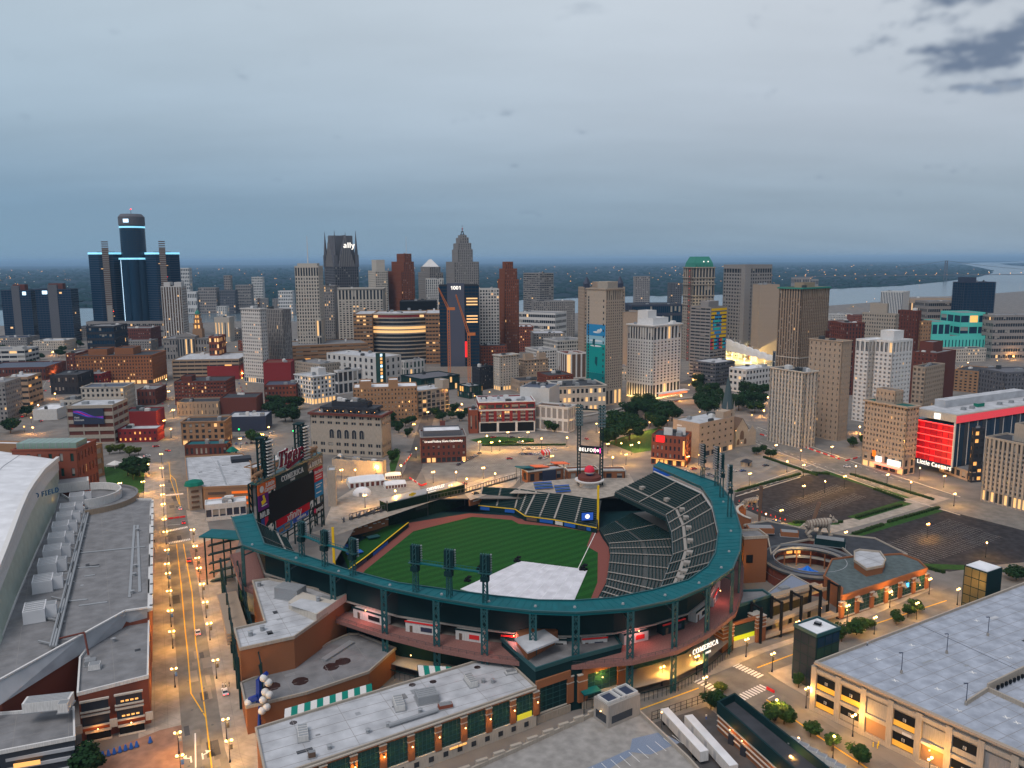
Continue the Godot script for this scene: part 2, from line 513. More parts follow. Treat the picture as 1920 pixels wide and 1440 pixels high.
func setting()->void:
	var m:=MB.new()
	m.q(V3(-26000,-12,300),V3(-26000,-12,-34000),V3(26000,-12,-34000),V3(26000,-12,300))
	ground("ground",m,M.farland)
	slab("city_ground",[V2(-2600,60),V2(-2600,-1980),V2(-1000,-1740)]+[V2(-892.2,-1727.8),V2(-735.5,-1805.5),V2(-615.9,-1860.8),V2(-436.5,-1832.3),V2(-159.7,-1862),V2(53.6,-1989.4),V2(314.4,-2202.6),V2(562.8,-2205.3),V2(743.1,-2289.3),V2(929.9,-2352.6),V2(1154.6,-2540.3),V2(1496.8,-2830.8),V2(1854.5,-3102.6),V2(2079.2,-3284.1)]+[V2(2400,-2750),V2(2600,60),V2(260.01,60),V2(260.01,-520.01),V2(-140.01,-520.01),V2(-140.01,60)],-12,0,M.cityground)
	var cg:=MB.new()
	cg.pr([V2(-140,60),V2(-140,-290),V2(260,-290),V2(260,60)],-0.5,0.0)
	cg.pr([V2(-140,-290.01),V2(-140,-520),V2(-82,-520),V2(-82,-290.01)],-0.5,0.0)
	cg.pr([V2(92,-290.01),V2(92,-520),V2(260,-520),V2(260,-290.01)],-0.5,0.0)
	cg.pr([V2(-81.99,-452),V2(-81.99,-520),V2(91.99,-520),V2(91.99,-452)],-0.5,0.0)
	ground("street_ground",cg,M.cityground)
	var river:=MB.new()
	var rp:Array=[V2(-9000,-3300),V2(-9000,-3900)]+[V2(-1571.1,-2481.8),V2(-1521.5,-2559.2),V2(-1322.4,-2570.2),V2(-1070.1,-2635.8),V2(-881.5,-2618.7),V2(-630.8,-2657),V2(-237.6,-2783.8),V2(80.2,-2974.7),V2(444.4,-3193.4),V2(838.2,-3292.1),V2(1123.4,-3469.4),V2(1520,-3856.6),V2(2045,-4246.5),V2(2700,-5014),V2(3492.1,-6060.1),V2(4491.9,-7567.3),V2(5609.3,-9497.1),V2(6973.7,-12123),V2(8456.8,-15049.8),V2(10374.6,-18797.3),V2(13167.4,-22779),V2(15764.9,-25030.6)]+[V2(20000,-33000),V2(20000,-2200),V2(-2000,-700)]
	river_poly=PackedVector2Array(rp)
	river.flat(rp,-9.0)
	ground("river",river,M.water)
	slab("island",[V2(10956.4,-18225.8),V2(12809.5,-20334.4),V2(13370.2,-19591.3),V2(9297.3,-13616.8),V2(8287.7,-13148.8),V2(9202,-15057)],-10,-3,M.farland)
	var blob:=SphereMesh.new()
	blob.radius=1.0
	blob.height=1.6
	blob.radial_segments=6
	blob.rings=3
	var mm:=MultiMesh.new()
	mm.transform_format=MultiMesh.TRANSFORM_3D
	mm.mesh=blob
	var spots:=[]
	for k in 9000:
		var d:=exp(rng.randf_range(log(2000.0),log(16000.0)))
		var a:=rng.randf_range(-0.75,0.72)
		if Geometry2D.is_point_in_polygon(V2(tan(a)*d,-d-60.0),river_poly) or Geometry2D.is_point_in_polygon(V2(tan(a)*d,-d+20.0),river_poly):
			continue
		spots.append(V3(tan(a)*d,-12,-d))
	mm.instance_count=spots.size()
	for k in spots.size():
		var p:Vector3=spots[k]
		var s:=rng.randf_range(5.0,11.0)*(1.0+p.length()/9000.0)
		mm.set_instance_transform(k,Transform3D(Basis().scaled(V3(s*1.7,s,s*1.7)),p))
	var tw:=MultiMeshInstance3D.new()
	tw.name="far_woods"
	tw.multimesh=mm
	tw.material_override=M.woods
	tw.set_meta("kind","stuff")
	tw.set_meta("label","dark band of far woods and roofs beyond the river")
	tw.set_meta("category","woodland")
	add_child(tw)
	E_shores()
	streets()
func E_shores()->void:
	var bulb:=SphereMesh.new()
	bulb.radius=1.0
	bulb.height=2.0
	bulb.radial_segments=6
	bulb.rings=3
	for set in[["far_warm_lights",M.lampfar,300,"scattered warm lights over the far bank and its woods"],["far_white_lights",M.sign,80,"scattered white lights over the far bank and its woods"]]:
		var mm:=MultiMesh.new()
		mm.transform_format=MultiMesh.TRANSFORM_3D
		mm.mesh=bulb
		mm.instance_count=set[2]
		for k in set[2]:
			var d:=exp(rng.randf_range(log(2300.0),log(15000.0)))
			var a:=rng.randf_range(-0.66,0.64)
			if Geometry2D.is_point_in_polygon(V2(tan(a)*d,-d),river_poly):
				a=-absf(a)
				d+=900.0
			var s:=d/1500.0*rng.randf_range(0.2,0.62)
			mm.set_instance_transform(k,Transform3D(Basis().scaled(Vector3.ONE*s),V3(tan(a)*d,4.0+s,-d)))
		var o:=MultiMeshInstance3D.new()
		o.name=set[0]
		o.multimesh=mm
		o.material_override=set[1]
		o.set_meta("kind","stuff")
		o.set_meta("label",set[3])
		o.set_meta("category","lights")
		add_child(o)
func streets()->void:
	var bl:=[V3(-90.31,0,-201.54),V3(-100.66,0,-224.86),V3(-114.34,0,-255.44),V3(-132.9,0,-297.07),V3(-168.96,0,-378.21),V3(-209.1,0,-468.92),V3(-237.87,0,-533.16),V3(-286.07,0,-640.75),V3(-352,0,-787.6),V3(-441.9,0,-988.4),V3(-550.2,0,-1226.8)]
	var br:=[V3(-77.43,0,-201.44),V3(-82.03,0,-209.96),V3(-96.43,0,-242.55),V3(-111,0,-274.67),V3(-129.81,0,-316.23),V3(-158.87,0,-381.84),V3(-181.81,0,-431.96),V3(-217.31,0,-514.65),V3(-272.48,0,-640.42),V3(-338.6,0,-787.2),V3(-427.8,0,-987.9),V3(-536.8,0,-1226.2)]
	bl.push_front(bl[0]+(bl[0]- bl[1])*1.2)
	br.push_front(br[0]+(br[0]- br[1])*2.2)
	var m:=MB.new()
	var n:=mini(bl.size(),br.size())
	for i in n-1:
		m.q(bl[i]+UP*0.02,bl[i+1]+UP*0.02,br[i+1]+UP*0.02,br[i]+UP*0.02)
	ground("street",m,M.asphalt_old)
	var pl:=[]
	var plo:=[]
	for i in 8:
		pl.append(V2(bl[i].x,bl[i].z))
		plo.push_front(V2(bl[i].x-16.0,bl[i].z-7.5))
	slab("pavement",pl+plo,0.0,0.14,M.paving)
	pl=[]
	plo=[]
	for i in 8:
		if i==6:
			continue
		pl.append(V2(br[i].x,br[i].z))
		plo.push_front(V2(br[i].x+13.0,br[i].z+6.0))
	slab("pavement_east",pl+plo,0.0,0.13,M.paving)
	var y:=MB.new()
	line(y,[V3(-82.69,0,-201.48),V3(-93.59,0,-226.23),V3(-103.56,0,-240.02),V3(-115.19,0,-266.69),V3(-123.67,0,-285.48),V3(-141.4,0,-325.73),V3(-165.01,0,-378.15)],0.35,0.03)
	line(y,[V3(-82.69,0,-201.48),V3(-93.59,0,-226.23),V3(-106.7,0,-255.36),V3(-115.48,0,-274.72),V3(-134.63,0,-320.08),V3(-148.59,0,-350.05),V3(-161.59,0,-378.1)],0.35,0.031)
	line(y,[V3(-190.58,0,-443.99),V3(-207.6,0,-476.91),V3(-216.88,0,-495.18),V3(-236.31,0,-538.95)],0.35,0.03)
	line(y,[V3(-185.59,0,-433.96),V3(-199.95,0,-465.4),V3(-213.81,0,-495.12),V3(-222.64,0,-508.1)],0.35,0.031)
	road("cross_street",[V3(26.07,0,-217.61),V3(44.23,0,-231.74),V3(64.64,0,-243.92),V3(87.23,0,-257.71),V3(138.04,0,-287.38),V3(175.18,0,-307.68),V3(223.75,0,-335.55)],14.0,0.024,M.asphalt_old)
	road("side_street",[V3(73.17,0,-246.53),V3(79.31,0,-232.62),V3(87.86,0,-215.45),V3(96.44,0,-199.06),V3(101.33,0,-188.92)],15.0,0.02,M.asphalt_old)
	line(y,[V3(37.07,0,-228.22),V3(59.77,0,-241.66)],0.5,0.034)
	line(y,[V3(82.6,0,-254.48),V3(99.06,0,-264.39)],0.5,0.034)
	line(y,[V3(133.64,0,-285.18),V3(175.18,0,-307.68)],0.5,0.034)
	line(y,[V3(79.39,0,-234.46),V3(87.86,0,-215.45),V3(96.44,0,-199.06)],0.5,0.036)
	ground("yellow_road_line",y,M.yellowline)
	road("outfield_street",[V3(-97.28,0,-389.47),V3(-77.77,0,-416.24),V3(-52.71,0,-448.78),V3(-20.19,0,-484.05),V3(13.92,0,-520.93),V3(63.62,0,-552.26)],13.0,0.016,M.paving)
	road("lot_street",[V3(136.63,0,-459.29),V3(170.6,0,-490.2),V3(205.86,0,-521.19),V3(249.42,0,-556.09)],12.0,0.02,M.asphalt_old)
	road("wide_avenue",[V3(176.8,0,-708.4),V3(193.12,0,-613.25),V3(210.17,0,-552.21),V3(223.08,0,-503.22),V3(236.12,0,-466.39),V3(249.86,0,-433.37),V3(268.68,0,-389.4)],30.0,0.024,M.asphalt_old)
	road("lane_between_lots",[V3(154.25,0,-392.81),V3(186.94,0,-411.91),V3(220.32,0,-433.88),V3(247.67,0,-451.88)],13.0,0.028,M.paving)
	road("plaza_street",[V3(-73.02,0,-563.15),V3(-52.12,0,-587.86),V3(-16.78,0,-610.65),V3(17.52,0,-654.19),V3(57.5,0,-711.7),V3(94.6,0,-828.7)],12.0,0.012,M.asphalt)
	road("park_street",[V3(79.7,0,-559.81),V3(55.06,0,-653.24),V3(43.9,0,-725),V3(69.6,0,-829.5)],13.0,0.014,M.asphalt_old)
	road("club_street",[V3(-67.85,0,-446.97),V3(-65.71,0,-518.4),V3(-69.93,0,-597.15),V3(-73.57,0,-678.87),V3(-76.7,0,-785.4)],11.0,0.018,M.asphalt)
	road("far_street",[V3(-218.23,0,-600.59),V3(-199.1,0,-638.61),V3(-188.28,0,-670.47),V3(-212.6,0,-789.5),V3(-222,0,-894.2)],12.0,0.012,M.asphalt_old)
	road("left_avenue",[V3(-405.95,0,-623.74),V3(-442.7,0,-712.8),V3(-504.1,0,-847.9),V3(-600.4,0,-1044.4),V3(-729.3,0,-1312.1),V3(-763.9,0,-1401.1)],22.0,0.016,M.asphalt_old)
	road("far_avenue",[V3(-237.89,0,-683.18),V3(-282.5,0,-858.6),V3(-338.8,0,-1034.1),V3(-474.5,0,-1386)],22.0,0.018,M.asphalt_old)
	road("theatre_street",[V3(189,0,-880.2),V3(241.9,0,-962.9),V3(250.4,0,-1011),V3(271.4,0,-1263.3)],14.0,0.016,M.asphalt)
	for i in 46:
		m=MB.new()
		var f:=rng.randf()
		var seg:=int(f*7.0)
		var p0:Vector3=bl[seg].lerp(bl[seg+1],f*7.0-seg)
		var p1:Vector3=br[seg].lerp(br[seg+1],f*7.0-seg)
		var p:=p0.lerp(p1,rng.randf_range(0.08,0.92))
		if i % 3==0:
			m.lathe([V2(0,0.032),V2(0.42,0.032)],p,8)
			ground("manhole_cover",m,M.darkmetal)
		else:
			m.bx(p+UP*0.022,V3(rng.randf_range(1.2,3.4),0.012,rng.randf_range(2,9)),Basis(UP,0.45))
			ground("road_patch",m,[M.asphalt,M.lot,M.asphalt][i % 3])
	m=MB.new()
	for i in 7:
		for k in 5:
			var p:Vector3=bl[i].lerp(bl[i+1],k/5.0)
			line(m,[p+V3(-0.4,0,0),p+V3(-15.4,0,-7.4)],0.09,0.15)
			p=br[i].lerp(br[i+1],k/5.0)
			line(m,[p+V3(0.4,0,0),p+V3(12.6,0,5.8)],0.09,0.14)
		line(m,[bl[i]+V3(-5,0,-2.4),bl[i+1]+V3(-5,0,-2.4)],0.09,0.152)
		line(m,[bl[i]+V3(-10,0,-4.8),bl[i+1]+V3(-10,0,-4.8)],0.09,0.152)
		line(m,[br[i]+V3(5,0,2.4),br[i+1]+V3(5,0,2.4)],0.09,0.142)
	ground("pavement_joint",m,M.lot)
	var w:=MB.new()
	for q in[[V3(183.1,0,-734.5),V3(200.35,0,-636.94),V3(216.65,0,-569.83),V3(242.28,0,-479.07)],[V3(170.28,0,-681.76),V3(186.38,0,-591.21),V3(203.52,0,-534.15),V3(229.74,0,-453.27)],[V3(136.63,0,-459.29),V3(205.86,0,-521.19)],[V3(-52.71,0,-448.78),V3(13.92,0,-520.93)],[V3(-16.78,0,-610.65),V3(46.92,0,-697.05)],[V3(-425.44,0,-676.59),V3(-504.1,0,-847.9),V3(-729.3,0,-1312.1)]]:
		line(w,q,0.3,0.05,7.0)
	for q in[[V3(201.36,0,-647.39),V3(231.77,0,-532.09),V3(258.79,0,-449.55)],[V3(168.04,0,-672.54),V3(183.71,0,-582.47),V3(204.47,0,-512.93),V3(226.18,0,-445.94),V3(240.53,0,-416.44)],[V3(177.8,0,-554.49),V3(197,0,-502.43)],[V3(130.15,0,-452.91),V3(181.91,0,-493.74)],[V3(135.35,0,-465.99),V3(204.97,0,-528.3)]]:
		m=MB.new()
		for i in q.size()-1:
			m.bar(q[i]+UP*0.1,q[i+1]+UP*0.1,0.7,0.24)
		ground("kerb",m,M.stone_pale)
	for c in[[V3(58.67,0,-248.38),V3(65.72,0,-239.98),V3(64.21,0,-249.37)],[V3(75.89,0,-256.36),V3(81.78,0,-248.84),V3(79.57,0,-257.79)],[V3(71.89,0,-235.78),V3(80.93,0,-242.11),V3(74.05,0,-234.51)]]:
		var a:Vector3=c[0]
		var b:Vector3=c[1]
		var k:Vector3=(b-a).normalized().cross(UP)
		for i in 9:
			var pp:=a.lerp(b,i/8.0)
			line(w,[pp-k*1.7,pp+k*1.7],0.75,0.045)
	for c in[[V3(-176.33,0,-396.34),V3(-169.29,0,-402.04)],[V3(-168.44,0,-378.2),V3(-160.54,0,-383.4)],[V3(-204.68,0,-459.99),V3(-196.16,0,-463.12)]]:
		for i in 13:
			var p0:Vector3=c[0]
			var pp:=p0.lerp(c[1],i/12.0)
			line(w,[pp,pp+V3(-1.3,0,-2.6)],0.55,0.045)
	for c in[[V3(-181.43,0,-406.48),V3(-175.37,0,-408.11)],[V3(-87.09,0,-201.52),V3(-93.59,0,-217.87)],[V3(80.09,0,-235.08),V3(82.7,0,-236.93)]]:
		line(w,c,0.4,0.046)
	for c in[[V3(-89.19,0,-203.9),1.0],[V3(-86.48,0,-205.31),-1.0]]:
		var o:Vector3=c[0]
		var d:=V3(-0.44,0,-0.9)
		var s:Vector3=V3(0.9,0,-0.44)*c[1]
		line(w,[o,o+d*3.2],0.45,0.047)
		line(w,[o+d*2.0,o+d*3.0-s*1.6],0.45,0.048)
		var tip:Vector3=o+d*3.4-s*2.4+UP*0.049
		w.tri(tip,tip+s*1.5+d*0.9,tip+s*1.3-d*1.2)
	ground("white_road_line",w,M.whiteline)
	slab("car_park",[V2(131.3,-459.4),V2(182.8,-496.3),V2(201.9,-506.3),V2(225.2,-443.9),V2(201.8,-422.6),V2(170.7,-406.9),V2(143.9,-403.8),V2(132.4,-419.2),V2(124.7,-438.5)],0.0,0.035,M.tarmac)
	slab("car_park_south",[V2(165.5,-380.8),V2(216,-413.2),V2(236,-426.8),V2(264.6,-383.1),V2(243.5,-351.1),V2(215.5,-345),V2(192.5,-337.8),V2(176.6,-348.8),V2(167,-365.9)],0.0,0.035,M.tarmac)
	slab("plaza_lot",[V2(-60.4,-518.3),V2(-34.1,-624.6),V2(48.8,-628.5),V2(58.5,-576.7),V2(61.1,-529.9),V2(1.4,-510.3),V2(-27,-487.8),V2(-53.5,-485.9)],0.0,0.03,M.lot)
	slab("theatre_lot",[V2(154.9,-542.6),V2(184.3,-565.6),V2(187.3,-534.5),V2(168,-513.7),V2(143.2,-482.2),V2(122.5,-459.5),V2(126.4,-501.2)],0.0,0.03,M.lot)
	slab("west_lot",[V2(-227,-629.2),V2(-195.7,-634.5),V2(-182.3,-596.2),V2(-200.3,-565.9)],0.0,0.03,M.lot)
	slab("trailer_yard",[V2(36.5,-219.4),V2(59.7,-230.7),V2(74.9,-200.2),V2(78.6,-187),V2(45.9,-187.3)],0.0,0.03,M.asphalt)
	slab("corner_paving",[V2(-155.8,-370.7),V2(-153.4,-378),V2(-144.4,-393.4),V2(-136.3,-385.4),V2(-131.4,-363.2),V2(-130.9,-334.3),V2(-136.3,-331.4)],0.0,0.16,M.paving_warm)
	slab("plaza_paving",[V2(-123.3,-201.8),V2(-104.6,-219.3),V2(-99.3,-222),V2(-89.8,-200.4),V2(-111.9,-188.5)],0.0,0.17,M.paving_warm)
	slab("north_pavement",[V2(39.5,-238.6),V2(58.4,-251.2),V2(78.6,-262.7),V2(105.3,-277.7),V2(120.4,-286.2),V2(119,-282.7),V2(87.5,-264.5),V2(68.2,-251.1),V2(39.7,-234.8)],0.0,0.13,M.paving)
	slab("garage_pavement",[V2(85.1,-250.9),V2(96.7,-257.6),V2(102.7,-255),V2(102.7,-241.2),V2(111,-220.1),V2(118.9,-198.4),V2(111.7,-198.5),V2(106,-212.7),V2(95.4,-231.2),V2(87.3,-245.7)],0.0,0.13,M.paving)
	slab("mall_pavement",[V2(116.9,-284.9),V2(143.6,-302),V2(173.7,-321.6),V2(175.9,-319.4),V2(140.5,-295.2),V2(121,-282.7)],0.0,0.13,M.paving)
	slab("tent_court",[V2(-98,-392.7),V2(-103.3,-447.6),V2(-85.2,-518.8),V2(-71.8,-486.2),V2(-60.9,-492.2),V2(-54.9,-468.4),V2(-79.7,-427.4)],0.0,0.03,M.paving)
	var g:=MB.new()
	for q in[[(V3(132.21,0,-462.69)),(V3(184.62,0,-501.37)),3.0],[(V3(202.42,0,-507.59)),(V3(227.19,0,-448.01)),5.0],[(V3(223.21,0,-439.83)),(V3(181.31,0,-412)),7.0],[(V3(170.05,0,-405.15)),(V3(143.87,0,-402.14)),6.0],[V3(165.66,0,-382.31),V3(234.02,0,-425.88),5.0],[V3(175.02,0,-345.56),V3(213.32,0,-341.23),6.0],[V3(89.48,0,-248.07),V3(97.78,0,-228.83),3.5],[V3(97.78,0,-228.83),V3(104.61,0,-214.77),3.0]]:
		line(g,[q[0],q[1]],q[2],0.06)
	g.flat([V2(-18.2,-587.1),V2(-33.1,-605.4),V2(-17,-618.3),V2(16.3,-609.9),V2(16.8,-598.8),V2(7.8,-593.6)],0.07)
	g.flat([V2(-277.2,-529.7),V2(-236.4,-524.6),V2(-221,-489.1),V2(-223.1,-465.8),V2(-238.9,-477.5),V2(-254.8,-489.7)],0.07)
	g.flat([V2(-83.8,-532.9),V2(-84.9,-580),V2(-79.6,-555.4),V2(-76.1,-492.5)],0.07)
	g.flat([V2(72.3,-593.9),V2(84.9,-612),V2(123.3,-651.5),V2(113.2,-575.5),V2(87.3,-559.6)],0.07)
	ground("lawn",g,M.lawn)
	for q in[[V3(134.41,0,-463.76),V3(184.16,0,-500.08),"clipped hedge on the street side of the upper car park, near its left end"],[V3(188.06,0,-505.23),V3(202.8,0,-499.71),"short clipped hedge at the far corner of the upper car park"],[V3(216.6,0,-465.62),V3(223.37,0,-443.91),"clipped hedge on the avenue side of the upper car park"],[V3(217.36,0,-433.93),V3(182.72,0,-411.98),"clipped hedge beside the lane at the right end of the upper car park"],[V3(172.82,0,-405.11),V3(146.69,0,-404.66),"clipped hedge on the near rim of the upper car park by the ballpark"],[V3(170.44,0,-386.14),V3(191.68,0,-400.53),"short hedge at the left end of the lower car park"],[V3(196.39,0,-404.73),V3(235.52,0,-428.74),"long hedge along the lane side of the lower car park"],[V3(178.65,0,-348.09),V3(189.17,0,-336.01),"hedge on the near rim of the lower car park by the corner"],[V3(174.94,0,-545.24),V3(194.05,0,-497.31),"planted strip in the middle of the wide avenue by the stone church"],[V3(216.35,0,-499.45),V3(240.28,0,-443.62),"planted strip in the middle of the wide avenue before the red lit block"],[V3(-18.38,0,-594.16),V3(15.97,0,-596.96),"low hedge along the oval lawn before the red and white office block"],[V3(-22.1,0,-585.43),V3(39.54,0,-585.77),"low hedge on the far rim of the plaza car park"]]:
		var hm:=MB.new()
		var a:Vector3=q[0]
		var b:Vector3=q[1]
		var steps:=int(a.distance_to(b)/1.3)
		for i in steps:
			var pp:=a.lerp(b,(i+0.5)/steps)
			hm.bx(pp+V3(rng.randf_range(-0.2,0.2),0.6,rng.randf_range(-0.2,0.2)),V3(1.6,rng.randf_range(1.1,1.5),rng.randf_range(1.3,1.8)),Basis(UP,rng.randf()))
		var o:=ground("hedge",hm,M.hedge,"")
		o.set_meta("label",q[2])
		o.set_meta("category","hedge")
	var bay:=MB.new()
	for lot in[[V3(141.97,0,-431.3),V3(197.19,0,-481.13),V3(151.83,0,-408.93),V3(204.01,0,-444.25),2],[V3(175.88,0,-368.68),V3(230.55,0,-411.19),V3(188.26,0,-347.95),V3(241.24,0,-379.61),3]]:
		for r in lot[4]:
			var t:float=(r+0.5)/lot[4]
			var a:Vector3=lot[0].lerp(lot[2],t)
			var b:Vector3=lot[1].lerp(lot[3],t)
			var k:Vector3=(lot[2]- lot[0]).normalized()
			for i in 26:
				var pp:Vector3=a.lerp(b,i/25.0)
				line(bay,[pp-k*4.6,pp+k*4.6],0.11,0.05)
	for r in 5:
		var a:Vector3=V3(-35.61,0,-517.79).lerp(V3(-32.14,0,-587.4),r/4.0)
		var b:Vector3=V3(-0.29,0,-528.26).lerp(V3(20.08,0,-598.68),r/4.0)
		for i in 24:
			var pp:=a.lerp(b,i/23.0)
			line(bay,[pp,pp+V3(-2.4,0,-4.6)],0.15,0.05)
	ground("parking_line",bay,mt(0.42,0.40,0.38))
func octagon(r:float,cut:=0.41)->Array:
	var k:=r*cut
	return[V2(-k,-r),V2(k,-r),V2(r,-k),V2(r,k),V2(k,r),V2(-k,r),V2(-r,k),V2(-r,-k)]
func skyline()->void:
	var names:=["left dark blue glass tower of the riverside cluster with cyan light band","right dark blue glass tower of the riverside cluster with cyan light band"]
	var k:=0
	for at in[V3(-715.9,150.93,-1440),V3(-617,150.42,-1440)]:
		var h:float=at.y
		var t:=thing("glass_tower",names[k],"tower",V3(at.x,0,at.z),24.0,"dark glass towers on the river")
		var m:=MB.new()
		m.pr(octagon(27.5),0,h)
		part("glass_wall",m,M.glass_blue,t)
		m=MB.new()
		for j in 38:
			var o:=octagon(27.62)
			o.append(o[0])
			m.wall(o,j*h/38.0,j*h/38.0+0.8,0.3)
		part("floor_band",m,M.navy,t,"stuff")
		m=MB.new()
		var ring:=octagon(27.9)
		ring.append(ring[0])
		m.wall(ring,h-1.0,h+2.4,0.6)
		part("light_band",m,M.cyan,t)
		m=MB.new()
		m.span(-5.0,5.0,0,h+9.0,22.0,33.0)
		part("lift_shaft",m,M.stone_grey,t)
		m=MB.new()
		for j in 40:
			m.span(-5.1,5.1,30.0+j*3.6,31.6+j*3.6,21.0,33.15)
		part("shaft_louvre",m,M.brown,t)
		if true:
			m=MB.new()
			m.span(-4.0,4.0,8,62,33.0,33.4)
			part("lit_lift_window",m,M.blind,t)
		m=MB.new()
		m.span(-14.0,14.0,h,h+3.5,-14,10)
		part("roof_house",m,M.darkmetal,t)
		for j in 9:
			m=MB.new()
			var y:=rng.randf_range(20,h-12)
			var x:=rng.randf_range(-10,4)
			m.span(x,x+4.0,y,y+1.1,27.7,27.75)
			part("lit_window",m,M.redlamp if j % 3==0 else M.warm,t)
		k+=1
	var ct:=V3(-662,214.8,-1430)
	var t:=thing("central_glass_tower","tallest round glass tower of the riverside cluster with lit crown","tower",V3(ct.x,0,ct.z),0.0)
	var m:=MB.new()
	m.lathe([V2(20.5,0),V2(20.5,ct.y),V2(0,ct.y)],Vector3.ZERO,32)
	part("glass_wall",m,M.glass_blue,t)
	m=MB.new()
	for j in 68:
		m.lathe([V2(20.6,j*3.1+4.0),V2(20.6,j*3.1+4.7)],Vector3.ZERO,24)
	part("floor_band",m,M.dark,t,"stuff")
	for a in[70.0,115.0,25.0,160.0]:
		m=MB.new()
		var c:=V3(cos(deg_to_rad(a))*16.0,0,sin(deg_to_rad(a))*16.0)
		m.lathe([V2(9.0,0),V2(9.0,ct.y*0.655),V2(0,ct.y*0.655)],c,16)
		part("glass_column",m,M.glass_blue,t)
		m=MB.new()
		m.lathe([V2(9.15,ct.y*0.655),V2(9.15,ct.y*0.655+3.0)],c,16)
		part("light_band",m,M.cyan,t)
	m=MB.new()
	m.lathe([V2(20.9,ct.y-20),V2(20.9,ct.y-17)],Vector3.ZERO,24)
	part("light_band",m,M.cyan,t)
	m=MB.new()
	m.lathe([V2(21.4,ct.y-15),V2(21.4,ct.y-1),V2(17,ct.y+4),V2(0,ct.y+4)],Vector3.ZERO,24)
	part("crown",m,M.granite,t)
	m=MB.new()
	m.bx(V3(0,ct.y-8.0,21.6),V3(9.0,6.0,0.8))
	part("crown_sign",m,M.cool,t)
	m=MB.new()
	m.tube(V3(0,ct.y+3,0),V3(0,ct.y+12,0),0.5,0.3)
	part("mast",m,M.darkmetal,t)
	m=MB.new()
	m.lathe([V2(0,-1.2),V2(1.2,0),V2(0,1.2)],V3(0,ct.y+12.6,0),6)
	part("beacon_light",m,M.redlamp,t)
	for e in[-17.5,17.5]:
		m=MB.new()
		m.tube(V3(e,6,13.5),V3(e,ct.y*0.65,13.5),0.7,0.7)
		part("white_light_strip",m,M.cool,t)
	m=MB.new()
	m.bx(V3(4.0,118,20.75),V3(2.0,22.0,0.3))
	part("red_light_strip",m,M.red,t)
	bd("riverside_podium","long low concrete podium under the riverside glass towers",V3(-738.2,0,-1395),3,153.2,60,33.9,{"wall":M.stone_grey,"roof":M.roof,"wx":0.9,"wy":0.3,"nf":3,"lit":0.1})
	k=0
	for b in[[V3(-877.4,0,-1390),6,48.6,30,89],[V3(-818.6,0,-1390),6,58.4,30,90.5]]:
		var o:=thing("dark_office_tower",["dark blue office slab at the far left edge of the skyline","dark blue office slab with lit white roof sign, second from left edge"][k],"tower",b[0],b[1],"dark office slabs on the river")
		blk(0,0,b[2],b[3],0,b[4],{"wall":M.navy,"glass":M.glass_blue,"roof":M.roof_dark,"wx":0.93,"wy":0.75,"deep":0.3,"bay":5.0,"lit":0.015,"blind":0.0})
		mb("service_core",M.granite).span(b[2]*0.36,b[2]*0.62,0,b[4]+8,-4,0.4)
		mb("roof_house",M.brick_dark).span(b[2]*0.3,b[2]*0.7,b[4]+0.5,b[4]+10,-b[3]*0.8,-b[3]*0.4)
		mb("roof_sign",M.cool).span(b[2]*(0.72 if k==0 else 0.2),b[2]*(0.84 if k==0 else 0.34),b[4]- 8,b[4]- 2,0.0,0.5)
		flush(o)
		k+=1
	bd("striped_apartment_tower","brown apartment tower with white balcony grid in front of glass towers",V3(-537.3,0,-1240),8,30.4,30,98.6,{"wall":M.whitewall,"spand":M.brown,"glass":M.brown,"roof":M.brick_dark,"wx":0.62,"wy":0.6,"bay":3.6,"deep":1.0,"lit":0.04,"blind":0.3,"house":[[0.1,0.4,0.2,0.8,6.0],[0.6,0.95,0.2,0.8,6.0]],"cat":"tower"})
	k=0
	var far_names:=["pale cylindrical hotel tower across the river","white angular casino hall across the river","row of brown flats across the river","dark block across the river by the trees","pale tower across the river, second group","grey slab across the river, second group","brown slab across the river, left of the white bank tower","tall slab across the river behind the brick towers","broad slab across the river on the far right shore","grey block across the river beside the bridge road","low white sheds across the river left of the bridge","pale slab on the river bank left of the green roofed tower"]
	for b in[[V3(-957.4,0,-2350),4,24.1,25,117.5,12],[V3(-916.7,0,-2250),4,39.1,40,52.3,3],[V3(-875.3,0,-2260),4,49.5,30,63.5,9],[V3(-816.3,0,-2260),4,42.3,30,55.8,8],[V3(-858.6,0,-2420),4,20.2,18,94.3,14],[V3(-791.2,0,-2320),4,43.4,30,68.6,9],[V3(-801.9,0,-2500),4,33.9,25,87.5,12],[V3(-635.2,0,-2200),4,38.5,30,55.7,7],[V3(360.1,0,-2350),4,42.3,30,86.3,16],[V3(374,0,-1900),4,26.7,30,80.7,20],[V3(874.9,0,-2500),4,49.1,30,77.2,4],[V3(961.5,0,-2600),4,24.7,30,69.5,4]]:
		var o:=thing("far_block",far_names[k],"building",b[0],b[1],"blocks beyond the river")
		blk(0,0,b[2],b[3],-8,b[4],{"wall":[M.whitewall,M.white,M.farblock,M.granite,M.farblock,M.stone_grey][k % 6],"nf":b[5],"bay":5.0,"wx":0.6,"lit":0.05,"blind":0.1,"roof":M.roof})
		flush(o)
		k+=1
	for i in 26:
		var x:=-1180.0+i*36.0+rng.randf_range(-14,14)
		var z:=-2150.0-rng.randf_range(0,320)
		var hh:=rng.randf_range(14,46)
		var o:=thing("far_house_block","low block on the far bank between the glass towers and the bank tower","building",V3(x,-9,z),rng.randf_range(0,14),"blocks beyond the river")
		blk(0,0,rng.randf_range(16,34),22,0,hh,{"wall":[M.farblock,M.stone_grey,M.brown,M.whitewall][rng.randi() % 4],"bay":5.0,"wx":0.6,"lit":0.12,"blind":0.1})
		flush(o)
	var bt:=V3(2782.4,126.06,-5200)
